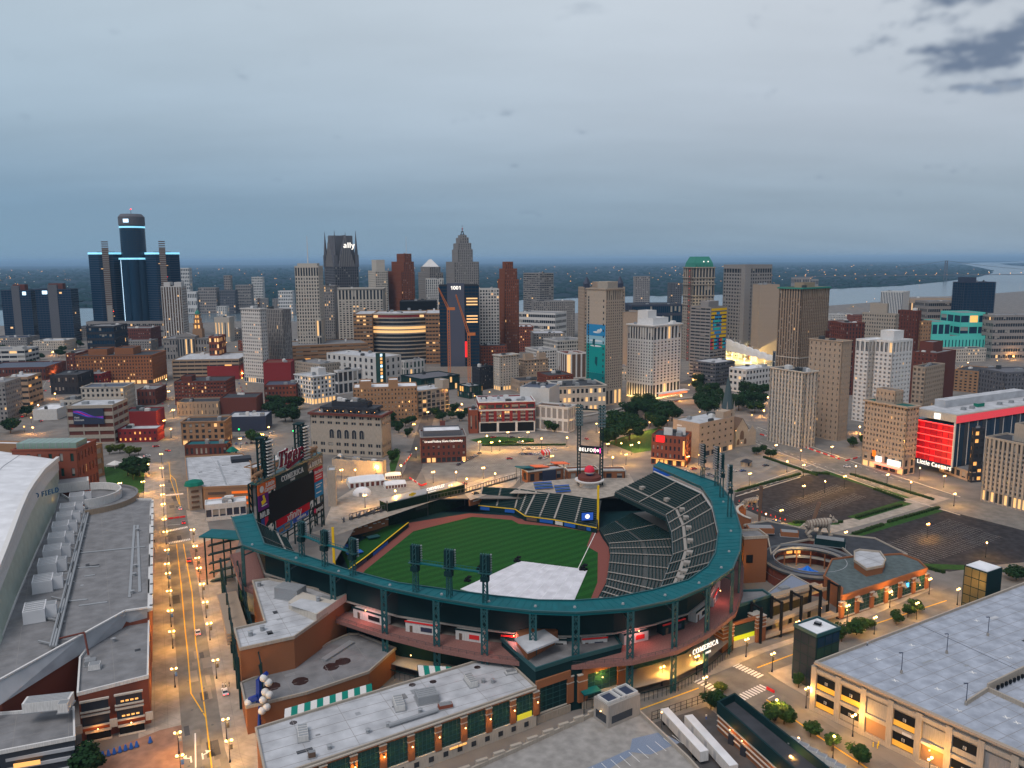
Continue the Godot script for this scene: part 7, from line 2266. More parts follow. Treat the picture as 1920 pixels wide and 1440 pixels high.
	for i in 8:
		var p:Vector3=V3(-114.83,0.2,-206.23).lerp(V3(-106.37,0.2,-211.9),i/7.0)
		if i==7:
			p=V3(-104.65,0.2,-213.17)
		var o:=thing("blue_bollard","blue cone shaped bollard before the arena front, %s from the left" %["first","second","third","fourth","fifth","sixth","seventh","last"][i],"bollard",p,0.0,"blue bollards")
		m=MB.new()
		m.lathe([V2(0.6,0),V2(0.55,0.3),V2(0.25,1.7),V2(0,1.8)],Vector3.ZERO,8)
		part("cone",m,M.blue,o)
		m=MB.new()
		m.lathe([V2(0.75,0),V2(0.75,0.16),V2(0,0.16)],Vector3.ZERO,8)
		part("foot",m,M.navy,o)
func west_side()->void:
	var o:Node3D
	var m:MB
	var b:=[V3(-266.3,0,-501.1),83,7.7,88.9,20.3]
	bd("white_roof_hall","broad tan hall with wide white roof behind the arena",b[0],b[1],minf(b[2],60.0),b[3],b[4],{"wall":M.brick_tan,"glass":M.stone,"wx":0.6,"wy":0.5,"nf":3,"bay":7.0,"blank":"L","roof":M.roof_white,"lit":0.0,"plant":3,"cat":"hall"})
	b=[V3(-261.5,0,-410),3,33.1,22,39.5]
	o=thing("brick_hall_front","red brick front block with a green glass skylight beside the arena","building",b[0],b[1])
	blk(0,0,b[2],b[3],0,b[4],{"wall":M.brick,"glass":M.glass_green,"wx":0.32,"wy":0.55,"nf":5,"nr":6,"deep":0.5,"lit":0.12,"cornice":0.4,"roof":M.roof_white})
	mb("skylight",mt(0.16,0.24,0.20,0.3)).pr([V2(1.5,-2),V2(b[2]- 1,-2),V2(b[2]- 1,-14),V2(1.5,-14)],b[4],b[4]+3.6)
	for i in 9:
		mb("skylight_bar",M.galv).span(1.5+i*(b[2]- 3)/9.0,1.8+i*(b[2]- 3)/9.0,b[4],b[4]+3.7,-14.1,-1.9)
	flush(o)
	o=thing("orange_lit_garage","tan garage with orange lit decks and a corner stair tower","garage")
	var poly:Array=[V2(-185.7,-445.9),V2(-172.2,-433.8),V2(-146.4,-437.5),V2(-164,-490.7),V2(-176.5,-513.3),V2(-211,-505.4)]
	outline(o,poly,0,12.0,M.brick_tan,M.roof_pale,1.0)
	var ga:=V3(-172.22,12,-433.76)*V3(1,0,1)
	var gb:=V3(-147.01,12,-437.55)*V3(1,0,1)
	for r in 3:
		for k in 2:
			m=MB.new()
			var d:=(gb-ga).normalized()
			m.bx(ga.lerp(gb,0.28+0.5*k)+d.cross(UP)*0.1+UP*(2.6+r*3.2),V3(9.6,1.4,0.3),Basis(d,UP,d.cross(UP)))
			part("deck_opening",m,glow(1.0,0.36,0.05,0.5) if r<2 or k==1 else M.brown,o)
	m=MB.new()
	var tp:=V3(-177.77,12,-438.13)*V3(1,0,1)
	m.bx(tp+V3(0,7,3),V3(7,14,7),Basis(UP,0.5))
	part("stair_tower",m,M.stone,o)
	for k in 4:
		m=MB.new()
		m.bx(tp+V3(1.6,2.0+k*3.0,6.4),V3(4,1.2,0.4),Basis(UP,0.5))
		part("tower_slot",m,M.brown,o)
	m=MB.new()
	m.lathe([V2(5.6,14),V2(4.6,15.8),V2(1.2,16.8),V2(0,16.9)],tp+V3(0,0,3),8)
	part("green_hip_roof",m,mt(0.006,0.13,0.095,0.7),o)
	m=MB.new()
	m.bx((V3(-171.89,12,-496.24))+V3(0,1.2,0),V3(12,2.4,9),Basis(UP,0.4))
	part("ramp_head",m,M.dark,o)
	m=MB.new()
	m.bar(V3(-186.72,12.1,-496.16),V3(-162.27,12.1,-441.83),0.6,0.5)
	part("roof_gutter",m,M.galv,o)
	bd("white_restaurant","low white restaurant with dark window band below the orange lit garage",V3(-163.5,0,-412.3),20,21,10,8.2,{"wall":M.white,"glass":M.navy,"wx":0.8,"wy":0.5,"nf":1,"bay":3.5,"lit":0.1,"roof":M.roof_white,"plant":6,"cat":"restaurant"})
	o=thing("green_roof_kiosk","small open kiosk with green hip roof behind the orange lit garage","kiosk",V3(-198.59,0,-556.35),10.0)
	m=MB.new()
	for e in[V2(-2.4,-2.4),V2(2.4,-2.4),V2(2.4,2.4),V2(-2.4,2.4)]:
		m.tube(V3(e.x,0,e.y),V3(e.x,4,e.y),0.3,0.3)
	part("post",m,M.steel_dark,o)
	m=MB.new()
	m.lathe([V2(4.6,4),V2(1.0,7.0),V2(0,7.3)],Vector3.ZERO,4)
	part("hip_roof",m,mt(0.006,0.13,0.095,0.7),o)
	bd("pale_warehouse","long warehouse with pale roof and brick side behind the scoreboard",V3(-157.4,0,-476),66,60,7.9,11.7,{"wall":M.brick_tan,"wx":0.3,"wy":0.4,"nf":2,"lit":0.0,"roof":M.roof_pale,"plant":3})
	var k:=0
	for q in[V3(-268.09,0,-528.08),V3(-261.77,0,-532.22),V3(-256.69,0,-539.38)]:
		o=thing("party_tent",["left white peaked tent by the lawn","middle white peaked tent by the lawn","right white peaked tent by the lawn"][k],"tent",q,25.0,"white tents by the lawn")
		m=MB.new()
		m.tube(V3(0,2.4,0),V3(0,4.6,0),5.4,0.3,4)
		part("tent_top",m,M.white,o)
		m=MB.new()
		for e in[V2(5.2,0),V2(-5.2,0),V2(0,5.2),V2(0,-5.2)]:
			m.tube(V3(e.x,0,e.y),V3(e.x,2.6,e.y),0.12,0.12)
		part("tent_leg",m,M.white,o)
		k+=1
func front_buildings()->void:
	var t:Node3D
	var m:MB
	t=thing("orange_brick_block","tall orange brick block with grey stepped roof before the ballpark","building")
	var hi:Array=[V2(-96.9,-284.7),V2(-91.5,-286.6),V2(-57.8,-270.8),V2(-65,-250.8),V2(-69.5,-239.5),V2(-84,-231.9),V2(-90.2,-245.3),V2(-81.9,-250.3)]
	outline(t,hi,0,19.0,M.brick_orange,M.roof_pale,0.7,M.stone)
	var up:Array=[V2(-88.1,-267),V2(-85.5,-272),V2(-66.8,-259.2),V2(-57,-265.7),V2(-63.7,-249.2)]
	m=MB.new()
	m.pr([V2(-77,-260.9),V2(-74.9,-269.6),V2(-62.9,-262.4),V2(-57.5,-269.4),V2(-65,-250.8)],18.9,21.6)
	part("roof_house",m,M.stone_pale,t)
	m=MB.new()
	m.flat([V2(-76.3,-258.4),V2(-73.2,-263.6),V2(-61.7,-259.1),V2(-65.4,-251.7)],21.63)
	part("roof_house_top",m,M.roof_pale,t)
	unit_box(t,V3(-78.94,19,-270.58),V3(9.5,4.2,5.6),-20.0,M.galv,"cooling_plant")
	unit_box(t,V3(-65,19,-265.03),V3(4.4,2.2,2.6),-20.0,M.steel,"green_unit")
	for p in[V3(-93.24,19,-280.68),V3(-83.71,19,-241.14),V3(-81.1,19,-244.84),V3(-66.81,21.6,-261.4)]:
		m=MB.new()
		m.lathe([V2(0.8,0),V2(0.7,1.3),V2(1.0,1.5),V2(0,1.8)],p,8)
		part("roof_vent",m,M.galv,t)
	var lw:Array=[V2(-83.8,-230.4),V2(-70.8,-243.1),V2(-62.1,-257),V2(-56.9,-262.8),V2(-53.8,-262.8),V2(-39.5,-252.2),V2(-45.7,-236.8),V2(-62.2,-224.6),V2(-77.8,-216.9)]
	outline(t,lw,0,8.6,M.brick_orange,M.roof,0.6,M.stone)
	m=MB.new()
	m.bar(V3(-61.54,8.9,-244.22),V3(-54.81,8.9,-256.67),2.2,0.9)
	part("skylight_hood",m,M.galv,t)
	for q in[V3(-73.75,8.64,-228.63),V3(-65.92,8.64,-231.7),V3(-55.27,8.64,-243.95),V3(-58.31,8.64,-240.52)]:
		m=MB.new()
		m.lathe([V2(0,0),V2(2.6,-0.01)],q,9)
		part("rain_puddle",m,mt(0.03,0.018,0.018,0.15),t)
	t=thing("ramp_tower","open switchback ramp in dark steel beside the orange brick block","ramp")
	var rp:=[V3(-109.78,12,-294.39),V3(-93.51,12,-260.26)]
	for k in 4:
		m=MB.new()
		m.bar(V3(-117.03,3,-311.81).lerp(V3(-105.68,16,-281.56),k/4.0),V3(-97.18,4,-266.53).lerp(V3(-92.34,15,-254.02),k/4.0),7.0,0.5)
		part("ramp_deck",m,M.tan,t)
	for i in 8:
		for s in[0.0,8.0]:
			m=MB.new()
			var p:Vector3=(V3(-119.69,0,-314.5)).lerp(V3(-84.32,0,-230.55),i/7.0)+V3(s,0,s*0.4)
			m.bar(p,p+UP*17.0,0.6,0.6)
			part("steel_post",m,M.steel_dark,t)
	m=MB.new()
	for s in[0.0,8.0]:
		for y in[4.5,8.5,12.5,16.8]:
			m.bar(V3(-119.69,0,-314.5)+V3(s,y,s*0.4),V3(-84.32,0,-230.55)+V3(s,y,s*0.4),0.35,0.5)
	part("ramp_rail",m,M.steel_dark,t)
	lamp_light(t,V3(-111,9,-293.83)+V3(2,0,0),60.0,Color(1.0,0.8,0.25),0.2)
	t=thing("corner_stair","steel stair under a teal flap roof at the left end of the ballpark","stair",V3(-124.96,0,-325.52),0.0)
	m=MB.new()
	m.bx(V3(2,21,-6),V3(20,0.5,10),Basis(UP,-0.2))
	part("flap_roof",m,M.teal,t)
	m=MB.new()
	for x in[-6.0,2.0,10.0]:
		for z in[-10.0,-2.0]:
			m.bar(V3(x,0,z),V3(x,21,z),0.5,0.5)
	for k in 5:
		m.bar(V3(-6,k*4.0,-6),V3(10,k*4.0+4.0,-6),2.6,0.4)
	part("stair_frame",m,M.steel_dark,t)
	t=thing("long_front_building","long low building with grey roof and green gridded windows along its brick front","building")
	var roof:Array=[V2(-69.6,-200.4),V2(-46.6,-215.1),V2(-13.8,-235.1),V2(-4.6,-241.9),V2(6.5,-221),V2(-55.2,-182),V2(-60.2,-178.7)]
	outline(t,roof,0.0,12.0,M.brick_orange,M.roof_pale,0.7,M.stone)
	var a:=V3(-55.24,12,-181.97)*V3(1,0,1)
	var b:=V3(6.46,12,-220.97)*V3(1,0,1)
	bays(t,a,b,3.6,10.8,9,1.9,M.brick_orange,M.glass_green,0.6,Vector2i(5,5),true)
	m=MB.new()
	var d:=(b-a).normalized()
	var out:=d.cross(UP)
	m.bar(a+out*0.25+UP*1.7,b+out*0.25+UP*1.7,0.5,3.3)
	part("stone_base",m,M.stone_pale,t)
	for i in 16:
		m=MB.new()
		m.bx(a.lerp(b,(i+0.6)/16.4)+out*0.52+UP*1.9,V3(1.5,1.5,0.16),Basis(d,UP,out))
		part("base_window",m,M.glass,t)
	m=MB.new()
	m.bar(a+out*0.3+UP*11.9,b+out*0.3+UP*11.9,0.7,0.4)
	part("coping",m,M.stone_pale,t)
	for k in 4:
		m=MB.new()
		m.bx(a.lerp(b,0.615+0.017*k)+out*0.7+UP*3.0,V3([1.9,0.8,0.9,1.2][k],0.45,0.2),Basis(d,UP,out))
		part("lit_sign",m,M.gold,t)
	m=MB.new()
	m.bx(a.lerp(b,0.945)+out*0.2+UP*4.6,V3(5.0,1.6,0.3),Basis(d,UP,out))
	part("lit_window",m,glow(0.8,0.75,0.1,0.5),t)
	unit_box(t,V3(-56.14,12,-197.31),V3(2.6,1.8,6.0),18.0,M.whitewall)
	unit_box(t,V3(-32.55,12,-211.58),V3(2.6,1.8,6.0),18.0,M.whitewall)
	unit_box(t,V3(-12.74,12,-223.88),V3(2.4,1.8,5.6),24.0,M.whitewall)
	unit_box(t,V3(-25.03,12,-214.86),V3(6.0,2.4,5.0),20.0,M.galv,"plant_room")
	unit_box(t,V3(-0.79,12,-229.72),V3(3.4,0.8,1.6),20.0,M.white)
	unit_box(t,V3(-51.44,12,-187.98),V3(1.8,1.6,1.2),20.0,M.brown)
	m=MB.new()
	m.tube(V3(-33.78,12.8,-200.78),V3(-21.34,12.8,-208.22),0.6,0.6,8)
	part("duct",m,M.galv,t)
	unit_box(t,V3(-19.31,12,-210.63),V3(4.0,1.2,1.8),20.0,M.brick)
	for p in[V3(-34.07,12,-201.57),V3(-47.76,12,-191.57),V3(-39.05,12,-198.62),V3(-9.08,12,-224.15),V3(-6.21,12,-224.13),V3(-26.13,12,-208.26)]:
		m=MB.new()
		m.lathe([V2(0.6,0),V2(0.5,0.9),V2(0.8,1.1),V2(0,1.3)],p,8)
		part("roof_vent",m,M.galv,t)
	for q in[V3(-60.36,12.03,-203.54),V3(-30.17,12.03,-223.09),V3(-24.15,12.03,-224.87),V3(-11.22,12.03,-233.36)]:
		m=MB.new()
		m.lathe([V2(0,0),V2(1.1,-0.01)],q,8)
		part("rain_puddle",m,mt(0.03,0.018,0.018,0.15),t)
	t=thing("entrance_block","dark green glazed entrance block with brick penthouse at the street corner","building")
	var eb:Array=[V2(-3.8,-241.4),V2(17.7,-240.4),V2(32.6,-244.3),V2(33.9,-236.6),V2(20.7,-229.9),V2(17.4,-228.6),V2(6.5,-222)]
	outline(t,eb,0,17.0,M.steel_dark,M.roof,0.9,M.steel)
	m=MB.new()
	m.pr([V2(0.8,-238.8),V2(10.3,-244.1),V2(14.1,-239.4),V2(4.2,-227.8)],17.0,21.2)
	part("brick_penthouse",m,M.brick_orange,t)
	m=MB.new()
	m.pr([V2(0.4,-232.9),V2(9.7,-238.9),V2(14,-232),V2(4.2,-224)],21.2,21.8)
	part("penthouse_roof",m,M.roof_pale,t)
	var pa:=V3(6.5,17,-222.01)*V3(1,0,1)
	var pb:=V3(17.06,17,-228.65)*V3(1,0,1)
	var pc:=V3(21.06,17,-229.93)*V3(1,0,1)
	var pd:=V3(33.85,17,-236.64)*V3(1,0,1)
	bays(t,pa,pb,3.0,11.4,1,2.4,M.brick_orange,M.glass_green,0.7,Vector2i(4,5),false)
	bays(t,pc,pd,2.6,11.4,1,3.2,M.brick_orange,M.glass_green,0.7,Vector2i(4,5),false)
	for q in[[pa,pb],[pc,pd]]:
		for e in[0.4,11.6]:
			m=MB.new()
			var dd:Vector3=(q[1]- q[0]).normalized()
			m.bar(q[0]+dd.cross(UP)*0.3+UP*(e+0.9),q[1]+dd.cross(UP)*0.3+UP*(e+0.9),0.9,2.4)
			part("stone_band",m,M.stone if e<1 else M.brick_orange,t)
	t=thing("entrance_canopy","sloping teal walkway canopy from the entrance block to the garage","canopy")
	m=MB.new()
	m.bar(V3(19.46,7,-237.71),V3(24.27,6,-228.31),6.0,0.4)
	part("canopy_sheet",m,M.teal,t)
	m=MB.new()
	for f in[0.05,0.35,0.65,0.95]:
		for s in[-2.6,2.6]:
			var p:=(V3(19.46,7,-237.71)).lerp(V3(24.27,6,-228.31),f)+V3(s,0,-s*0.6)
			m.bar(V3(p.x,0,p.z),p,0.25,0.25)
	part("canopy_post",m,M.steel_dark,t)
	lamp_light(t,V3(21.33,4,-235.61),14.0,Color(1.0,0.7,0.25),0.2)
	for q in[[V3(-65.67,10,-213.88),V3(-43.11,10,-227.77),14,"long green and white striped awning in the court between buildings"],[V3(-30.43,10,-238.7),V3(-19.68,10,-237.58),6,"short green and white striped awning right of the court"]]:
		t=thing("striped_awning",q[3],"awning",Vector3.ZERO,0.0)
		var p0:Vector3=q[0]
		var p1:Vector3=q[1]
		for i in q[2]:
			m=MB.new()
			var f0:float=float(i)/q[2]
			var f1:float=float(i+1)/q[2]
			var dv:=V3(1.0,-1.2,4.6)
			m.q(p0.lerp(p1,f0),p0.lerp(p1,f1),p0.lerp(p1,f1)+dv,p0.lerp(p1,f0)+dv)
			part("awning_stripe",m,M.white if i % 2==0 else mt(0.006,0.17,0.13,0.7),t)
		m=MB.new()
		for i in 5:
			var p:=p0.lerp(p1,i/4.0)
			m.bar(V3(p.x,0,p.z),p,0.2,0.2)
		part("awning_post",m,M.steel_dark,t)
	t=thing("giant_glove_sign","tall blue bracket sign holding white globes above the court gate","sign",V3(-74.99,0,-218.52),0.0)
	m=MB.new()
	m.bar(V3(0,0,0),V3(0.4,16,-1),1.2,1.2)
	m.bar(V3(0.4,16,-1),V3(3.0,18,-1),1.0,1.0)
	m.bar(V3(-2.4,10,0),V3(0.2,11,0),1.2,1.4)
	part("blue_bracket",m,mt(0.01,0.035,0.22,0.6),t)
	for q in[V3(2.0,16.6,-0.6),V3(3.3,15.2,-0.6),V3(2.2,12.2,-0.6),V3(3.5,11.6,-0.2),V3(1.6,10.0,-0.2),V3(-2.6,9.4,0.2),V3(2.6,7.8,0.0),V3(1.4,7.0,0.6)]:
		var sm:=SphereMesh.new()
		sm.radius=1.15
		sm.height=2.3
		sm.radial_segments=14
		sm.rings=8
		var n:=part("white_globe",sm,M.white,t)
		n.position=q
	t=thing("bottom_garage","flat grey garage roof at the bottom centre with a concrete stair house","garage")
	var gr:Array=[V2(-15.3,-184.5),V2(5.3,-199.6),V2(23.4,-213.3),V2(36.1,-213.8),V2(45.3,-192),V2(48.5,-182.3),V2(42.4,-172.6),V2(-20.8,-173)]
	outline(t,gr,0,8.0,M.concrete,mt(0.30,0.29,0.275,0.9,"blot",Vector3.ONE*0.05),1.1,M.stone)
	m=MB.new()
	for i in 9:
		var p:=(V3(-12.72,8,-187)).lerp(V3(22.69,8,-212.81),i/8.0)
		m.bx(p+UP*0.8,V3(3.2,1.9,0.9),Basis(UP,deg_to_rad(28)))
	part("parapet_block",m,M.stone,t)
	var sh:=[V3(26.3,8,-206.4),34,11.8,6.4,6.6]
	var st:=part("stair_house",MB.new(),M.concrete,t)
	m=MB.new()
	m.span(0,sh[2],0,sh[4],-sh[3],0)
	st.mesh=m.mesh()
	st.position=sh[0]
	st.rotation.y=deg_to_rad(sh[1])
	for q in[[0.06,0.42,0.15,0.85],[0.46,0.58,0.15,0.85],[0.62,0.96,0.12,0.88]]:
		m=MB.new()
		m.span(sh[2]*q[0],sh[2]*q[1],sh[4],sh[4]+0.05,-sh[3]*q[3],-sh[3]*q[2])
		part("dark_roof_panel",m,M.navy,st)
		m=MB.new()
		m.wall([V2(sh[2]*q[0],-sh[3]*q[3]),V2(sh[2]*q[1],-sh[3]*q[3]),V2(sh[2]*q[1],-sh[3]*q[2]),V2(sh[2]*q[0],-sh[3]*q[2]),V2(sh[2]*q[0],-sh[3]*q[3])],sh[4]- 0.1,sh[4]+0.7,0.3)
		part("panel_curb",m,M.whitewall,st)
	m=MB.new()
	m.span(sh[2]*0.1,sh[2]*0.75,1.0,3.2,-0.1,0.06)
	part("long_window",m,M.glass,st)
	m=MB.new()
	m.span(-0.06,0.1,1.0,3.4,-sh[3]*0.85,-sh[3]*0.15)
	part("side_window",m,M.glass,st)
	lamp_light(st,V3(-0.7,4.2,-sh[3]*0.4),8.0,Color(1.0,0.8,0.5),0.2)
	m=MB.new()
	m.flat([V2(32.2,-201.5),V2(40.7,-204.7),V2(44.8,-199.7),V2(36,-194.4),V2(30.6,-195.6)],8.03)
	m.flat([V2(17.2,-187.8),V2(30.7,-196.7),V2(31.2,-194.4),V2(21,-185.6)],8.03)
	part("blue_painted_bay",m,mt(0.20,0.25,0.34,0.8,"fine",Vector3.ONE*0.2),t)
	m=MB.new()
	for i in 10:
		var p:=(V3(20.05,8.03,-189.29)).lerp(V3(43.36,8.03,-203.17),i/9.0)
		line(m,[p,p+V3(2.2,0,4.2)],0.14,0.03)
	part("bay_line",m,M.whiteline,t)
	t=thing("garage_rim_lamp","lamp post on the rim of the bottom garage above the trailers","lamp",V3(41.11,8,-206.8),0.0)
	m=MB.new()
	m.tube(Vector3.ZERO,UP*4.4,0.14,0.1)
	part("pole",m,M.darkmetal,t)
	lamp_light(t,UP*4.6,16.0,Color(1.0,0.78,0.55),0.22)
	t=thing("green_parapet_building","long low building with dark green parapet and brick base, bottom right","building")
	var gb:Array=[V2(59.9,-218.3),V2(65.9,-222.7),V2(79.4,-188.7),V2(82.7,-178.6),V2(76.2,-169.1),V2(71.9,-184.9)]
	m=MB.new()
	m.pr(gb,0,6.6)
	part("wall",m,M.brick_orange,t)
	m=MB.new()
	var ring:=gb.duplicate()
	ring.append(gb[0])
	m.wall(ring,5.2,9.0,0.6)
	part("green_parapet",m,M.steel_dark,t)
	m=MB.new()
	m.flat(gb,6.62)
	part("well_roof",m,M.roof_dark,t)
	for yy in[1.6,3.2,4.8]:
		m=MB.new()
		m.bar(V3(gb[0].x,yy,gb[0].y+0.15),V3(gb[5].x,yy,gb[5].y+0.15),0.8,0.22)
		part("stone_band",m,M.stone_pale,t)
	for f in[0.2,0.36,0.74,0.9]:
		var p:Vector2=gb[0].lerp(gb[5],f)
		lamp_light(t,V3(p.x-0.9,4.6,p.y+0.7),7.0,Color(1.0,0.66,0.22),0.18)
		m=MB.new()
		m.bx(V3(p.x-0.3,1.5,p.y+0.5),V3(1.6,3.0,0.8),Basis(UP,-0.75))
		part("service_door",m,M.dark,t)
	for k in 6:
		unit_box(t,(V3(76.04,7,-200.3)).lerp(V3(83.65,7,-188.74),k/5.0),V3(2.6,1.5,1.6),-38.0,M.whitewall,"condenser")
func east_side()->void:
	var t:Node3D
	var m:MB
	t=thing("big_garage","large concrete garage with pale blue grey roof deck at the lower right","garage")
	var c0:=V3(92.03,15.8,-228.82)
	var c1:=V3(123.73,13.6,-185.85)
	var c2:=V3(186.17,15.8,-284.13)
	var dw:=V3(0.545,0,0.838)
	var dn:=V3(0.870,0,-0.493)
	dn=((c2-c0)*V3(1,0,1)).normalized()
	dw=((c1-c0)*V3(1,0,1)).normalized()
	var g0:=V2(c0.x,c0.z)
	var g1:=g0+V2(dw.x,dw.z)*72.0
	var g2:=g1+V2(dn.x,dn.z)*120.0
	var g3:=g0+V2(dn.x,dn.z)*120.0
	outline(t,[g0,g1,g2,g3],0,15.0,M.concrete,mt(0.36,0.40,0.47,0.85,"blot",Vector3.ONE*0.035),0.9,M.stone)
	var a:=V3(g1.x,0,g1.y)
	var b:=V3(g0.x,0,g0.y)
	var out:=(b-a).normalized().cross(UP)*-1.0
	if out.x>0:
		out=-out
	var d:=(b-a).normalized()
	var bs:=Basis(d,UP,out)
	var n:=9
	var l:=a.distance_to(b)
	for i in n+1:
		m=MB.new()
		m.bx(a.lerp(b,float(i)/n)+out*0.35+UP*7.2,V3(1.7,14.4,1.0),bs)
		part("pilaster",m,M.stone,t)
	for i in n:
		var p:=a.lerp(b,(i+0.5)/n)
		var w:=l/n-1.9
		var solid:bool=i in[2,4,6]
		for r in 2:
			var y:=3.6+r*6.0
			m=MB.new()
			m.bx(p+out*0.05+UP*y,V3(w,4.4,0.3),bs)
			if solid:
				part("wall_panel",m,M.brick_tan if r==0 else M.stone_grey,t)
				continue
			var op:=part("deck_opening",m,M.black,t)
			m=MB.new()
			m.bx(p+out*0.24+UP*(y-1.2),V3(w,1.6,0.2),bs)
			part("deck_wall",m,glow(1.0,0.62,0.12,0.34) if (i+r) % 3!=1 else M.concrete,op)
			m=MB.new()
			m.bx(p+out*0.42+UP*(y+0.6),V3(0.8,0.9,0.08),bs)
			part("letter_plate",m,M.white,op)
			lettering(op,"B",0.8,p+out*0.5+UP*(y+0.6),rad_to_deg(atan2(-d.z,d.x)),M.dark,"plate_letter")
	for y in[0.6,6.6,13.2]:
		m=MB.new()
		m.bar(a+out*0.3+UP*y,b+out*0.3+UP*y,0.8,1.2)
		part("floor_band",m,M.stone,t)
	m=MB.new()
	m.bar(a+out*0.5+UP*15.5,b+out*0.5+UP*15.5,1.2,0.7)
	part("coping",m,M.stone_warm,t)
	m=MB.new()
	m.bx(a.lerp(b,5.35/n)+out*0.95+UP*6.6,V3(2.6,0.7,0.1),bs)
	part("gate_sign",m,M.white,t)
	m=MB.new()
	m.bx(a.lerp(b,4.7/n)+out*0.95+UP*6.6,V3(2.6,0.7,0.1),bs)
	part("gate_sign",m,M.white,t)
	lamp_light(t,a.lerp(b,4.5/n)+out*2.0+UP*6.0,30.0,Color(1.0,0.7,0.2),0.2)
	m=MB.new()
	m.wall([V2(V3(124.69,15,-205.55).x,V3(124.69,15,-205.55).z),V2(V3(134.88,15,-212.66).x,V3(134.88,15,-212.66).z),V2(V3(142.54,15,-199.37).x,V3(142.54,15,-199.37).z)],15.0,16.3,0.5)
	m.wall([V2(V3(134.88,15,-212.66).x,V3(134.88,15,-212.66).z),V2(V3(161.73,15,-228.61).x,V3(161.73,15,-228.61).z)],15.0,17.4,0.5)
	part("ramp_parapet",m,M.stone,t)
	for i in 8:
		m=MB.new()
		var p:=(V3(138.24,15.6,-213.3)).lerp(V3(150.75,15.6,-220.32),i/7.0)
		m.bx(p+V3(-0.3,0.4,0.3),V3(0.9,1.1,0.5),Basis(UP,0.5))
		part("ramp_slot",m,M.black,t)
	m=MB.new()
	line(m,[V3(135.34,15,-256.98),V3(151.53,15,-222.96)],0.25,0.02)
	part("joint_line",m,M.dark,t)
	m=MB.new()
	for p in[V3(111.09,15,-231.8),V3(110.57,15,-219.08),V3(120.53,15,-214.24),V3(135.79,15,-223.44),V3(126.1,15,-240.66),V3(156.68,15,-257.96),V3(120.32,15,-203.2),V3(131.32,15,-199.73),V3(151.85,15,-232.37),V3(132.62,15,-197.2)]:
		line(m,[p,p+V3(1.7,0,0.7)],0.3,0.02)
		line(m,[p+V3(1.0,0,-0.6),p+V3(0.6,0,1.0)],0.3,0.025)
	part("deck_arrow",m,M.whiteline,t)
	t=thing("glass_stair_tower","dark glazed stair tower with white roof at the garage corner","tower",V3(96.19,19,-239.48)*V3(1,0,1),30.0)
	m=MB.new()
	m.span(0,11,0,18.6,-9,0)
	part("glass_shaft",m,M.steel_dark,t)
	m=MB.new()
	m.span(0.5,10.5,18.6,18.8,-8.5,-0.5)
	part("roof",m,M.roof_white,t)
	m=MB.new()
	m.wall([V2(0,0),V2(11,0),V2(11,-9),V2(0,-9),V2(0,0)],18.2,19.3,0.4)
	part("parapet",m,M.steel,t)
	for i in 5:
		for k in 3:
			m=MB.new()
			m.span(-0.1,0.02,i*3.5+0.5,i*3.5+3.6,-8.6+k*2.9,-6.0+k*2.9)
			part("window",m,M.glass,t)
			m=MB.new()
			m.span(0.5+k*3.5,3.6+k*3.5,i*3.5+0.5,i*3.5+3.6,-0.02,0.1)
			part("window",m,M.glass_green if i<4 else M.glass_blue,t)
	unit_box(t,V3(6.4,18.8,-5.0),V3(1.4,1.0,2.0),20.0,M.black)
	t=thing("glass_stair_tower","glazed stair tower at the far corner of the big garage, by the car park","tower",V3(179.64,19,-289.71)*V3(1,0,1),30.0)
	m=MB.new()
	m.span(0,10,0,19,-9,0)
	part("shaft",m,M.steel_dark,t)
	m=MB.new()
	m.span(0.4,9.6,19,19.2,-8.6,-0.4)
	part("roof",m,M.roof_white,t)
	for i in 5:
		for k in 3:
			m=MB.new()
			m.span(-0.12,0.02,i*3.7+0.5,i*3.7+3.8,-8.6+k*2.9,-6.0+k*2.9)
			part("window",m,mt(0.10,0.085,0.04,0.3),t)
	t=thing("brick_arcade","long low brick arcade with stone tiger heads along the street","building")
	var f0:=V3(125.63,0,-291.19)
	var f1:=V3(171.99,0,-318.35)
	var roofp:Array=[V2(f0.x,f0.z),V2(f1.x,f1.z)]+[V2(173.1,-327.6),V2(169.4,-335.2),V2(147.3,-332.3),V2(136.9,-329.3),V2(126.3,-310.7),V2(128.8,-298.4)]
	outline(t,roofp,0,9.0,M.brick_orange,mt(0.10,0.13,0.135,0.9,"blot",Vector3.ONE*0.06),0.7,M.brick_orange)
	bays(t,f0,f1,0.8,7.0,6,2.2,M.brick_orange,M.glass_green,0.7,Vector2i(3,4),false)
	for i in 6:
		m=MB.new()
		var dd:=(f1-f0).normalized()
		var oo:=dd.cross(UP)
		if oo.z<0:
			oo=-oo
		var p:=f0.lerp(f1,(i+0.04)/5.9)+oo*1.2+UP*6.0
		m.lathe([V2(0,-0.9),V2(0.8,-0.5),V2(1.0,0.1),V2(0.8,0.7),V2(0,1.0)],p,10)
		m.bx(p+oo*0.8+Vector3.DOWN*0.3,V3(0.8,0.7,0.8))
		for e in[-0.6,0.6]:
			m.tube(p+dd*e+UP*0.7,p+dd*e*1.2+UP*1.3,0.3,0.1,6)
		part("stone_tiger_head",m,M.stone,t)
		if i in[0,3,5]:
			lamp_light(t,p+oo*1.2+Vector3.DOWN*1.4,12.0,Color(1.0,0.72,0.25),0.2)
	m=MB.new()
	m.bx(f0.lerp(f1,0.75)+V3(0.3,5.2,0.4),V3(1.6,1.8,0.3),Basis(UP,0.5))
	part("blue_lit_sign",m,glow(0.2,0.7,1.0,1.2),t)
	t=thing("round_court","round open court with ringed gallery and lit shops inside the arcade block","court",V3(127.86,8,-330.79)*V3(1,0,1),0.0)
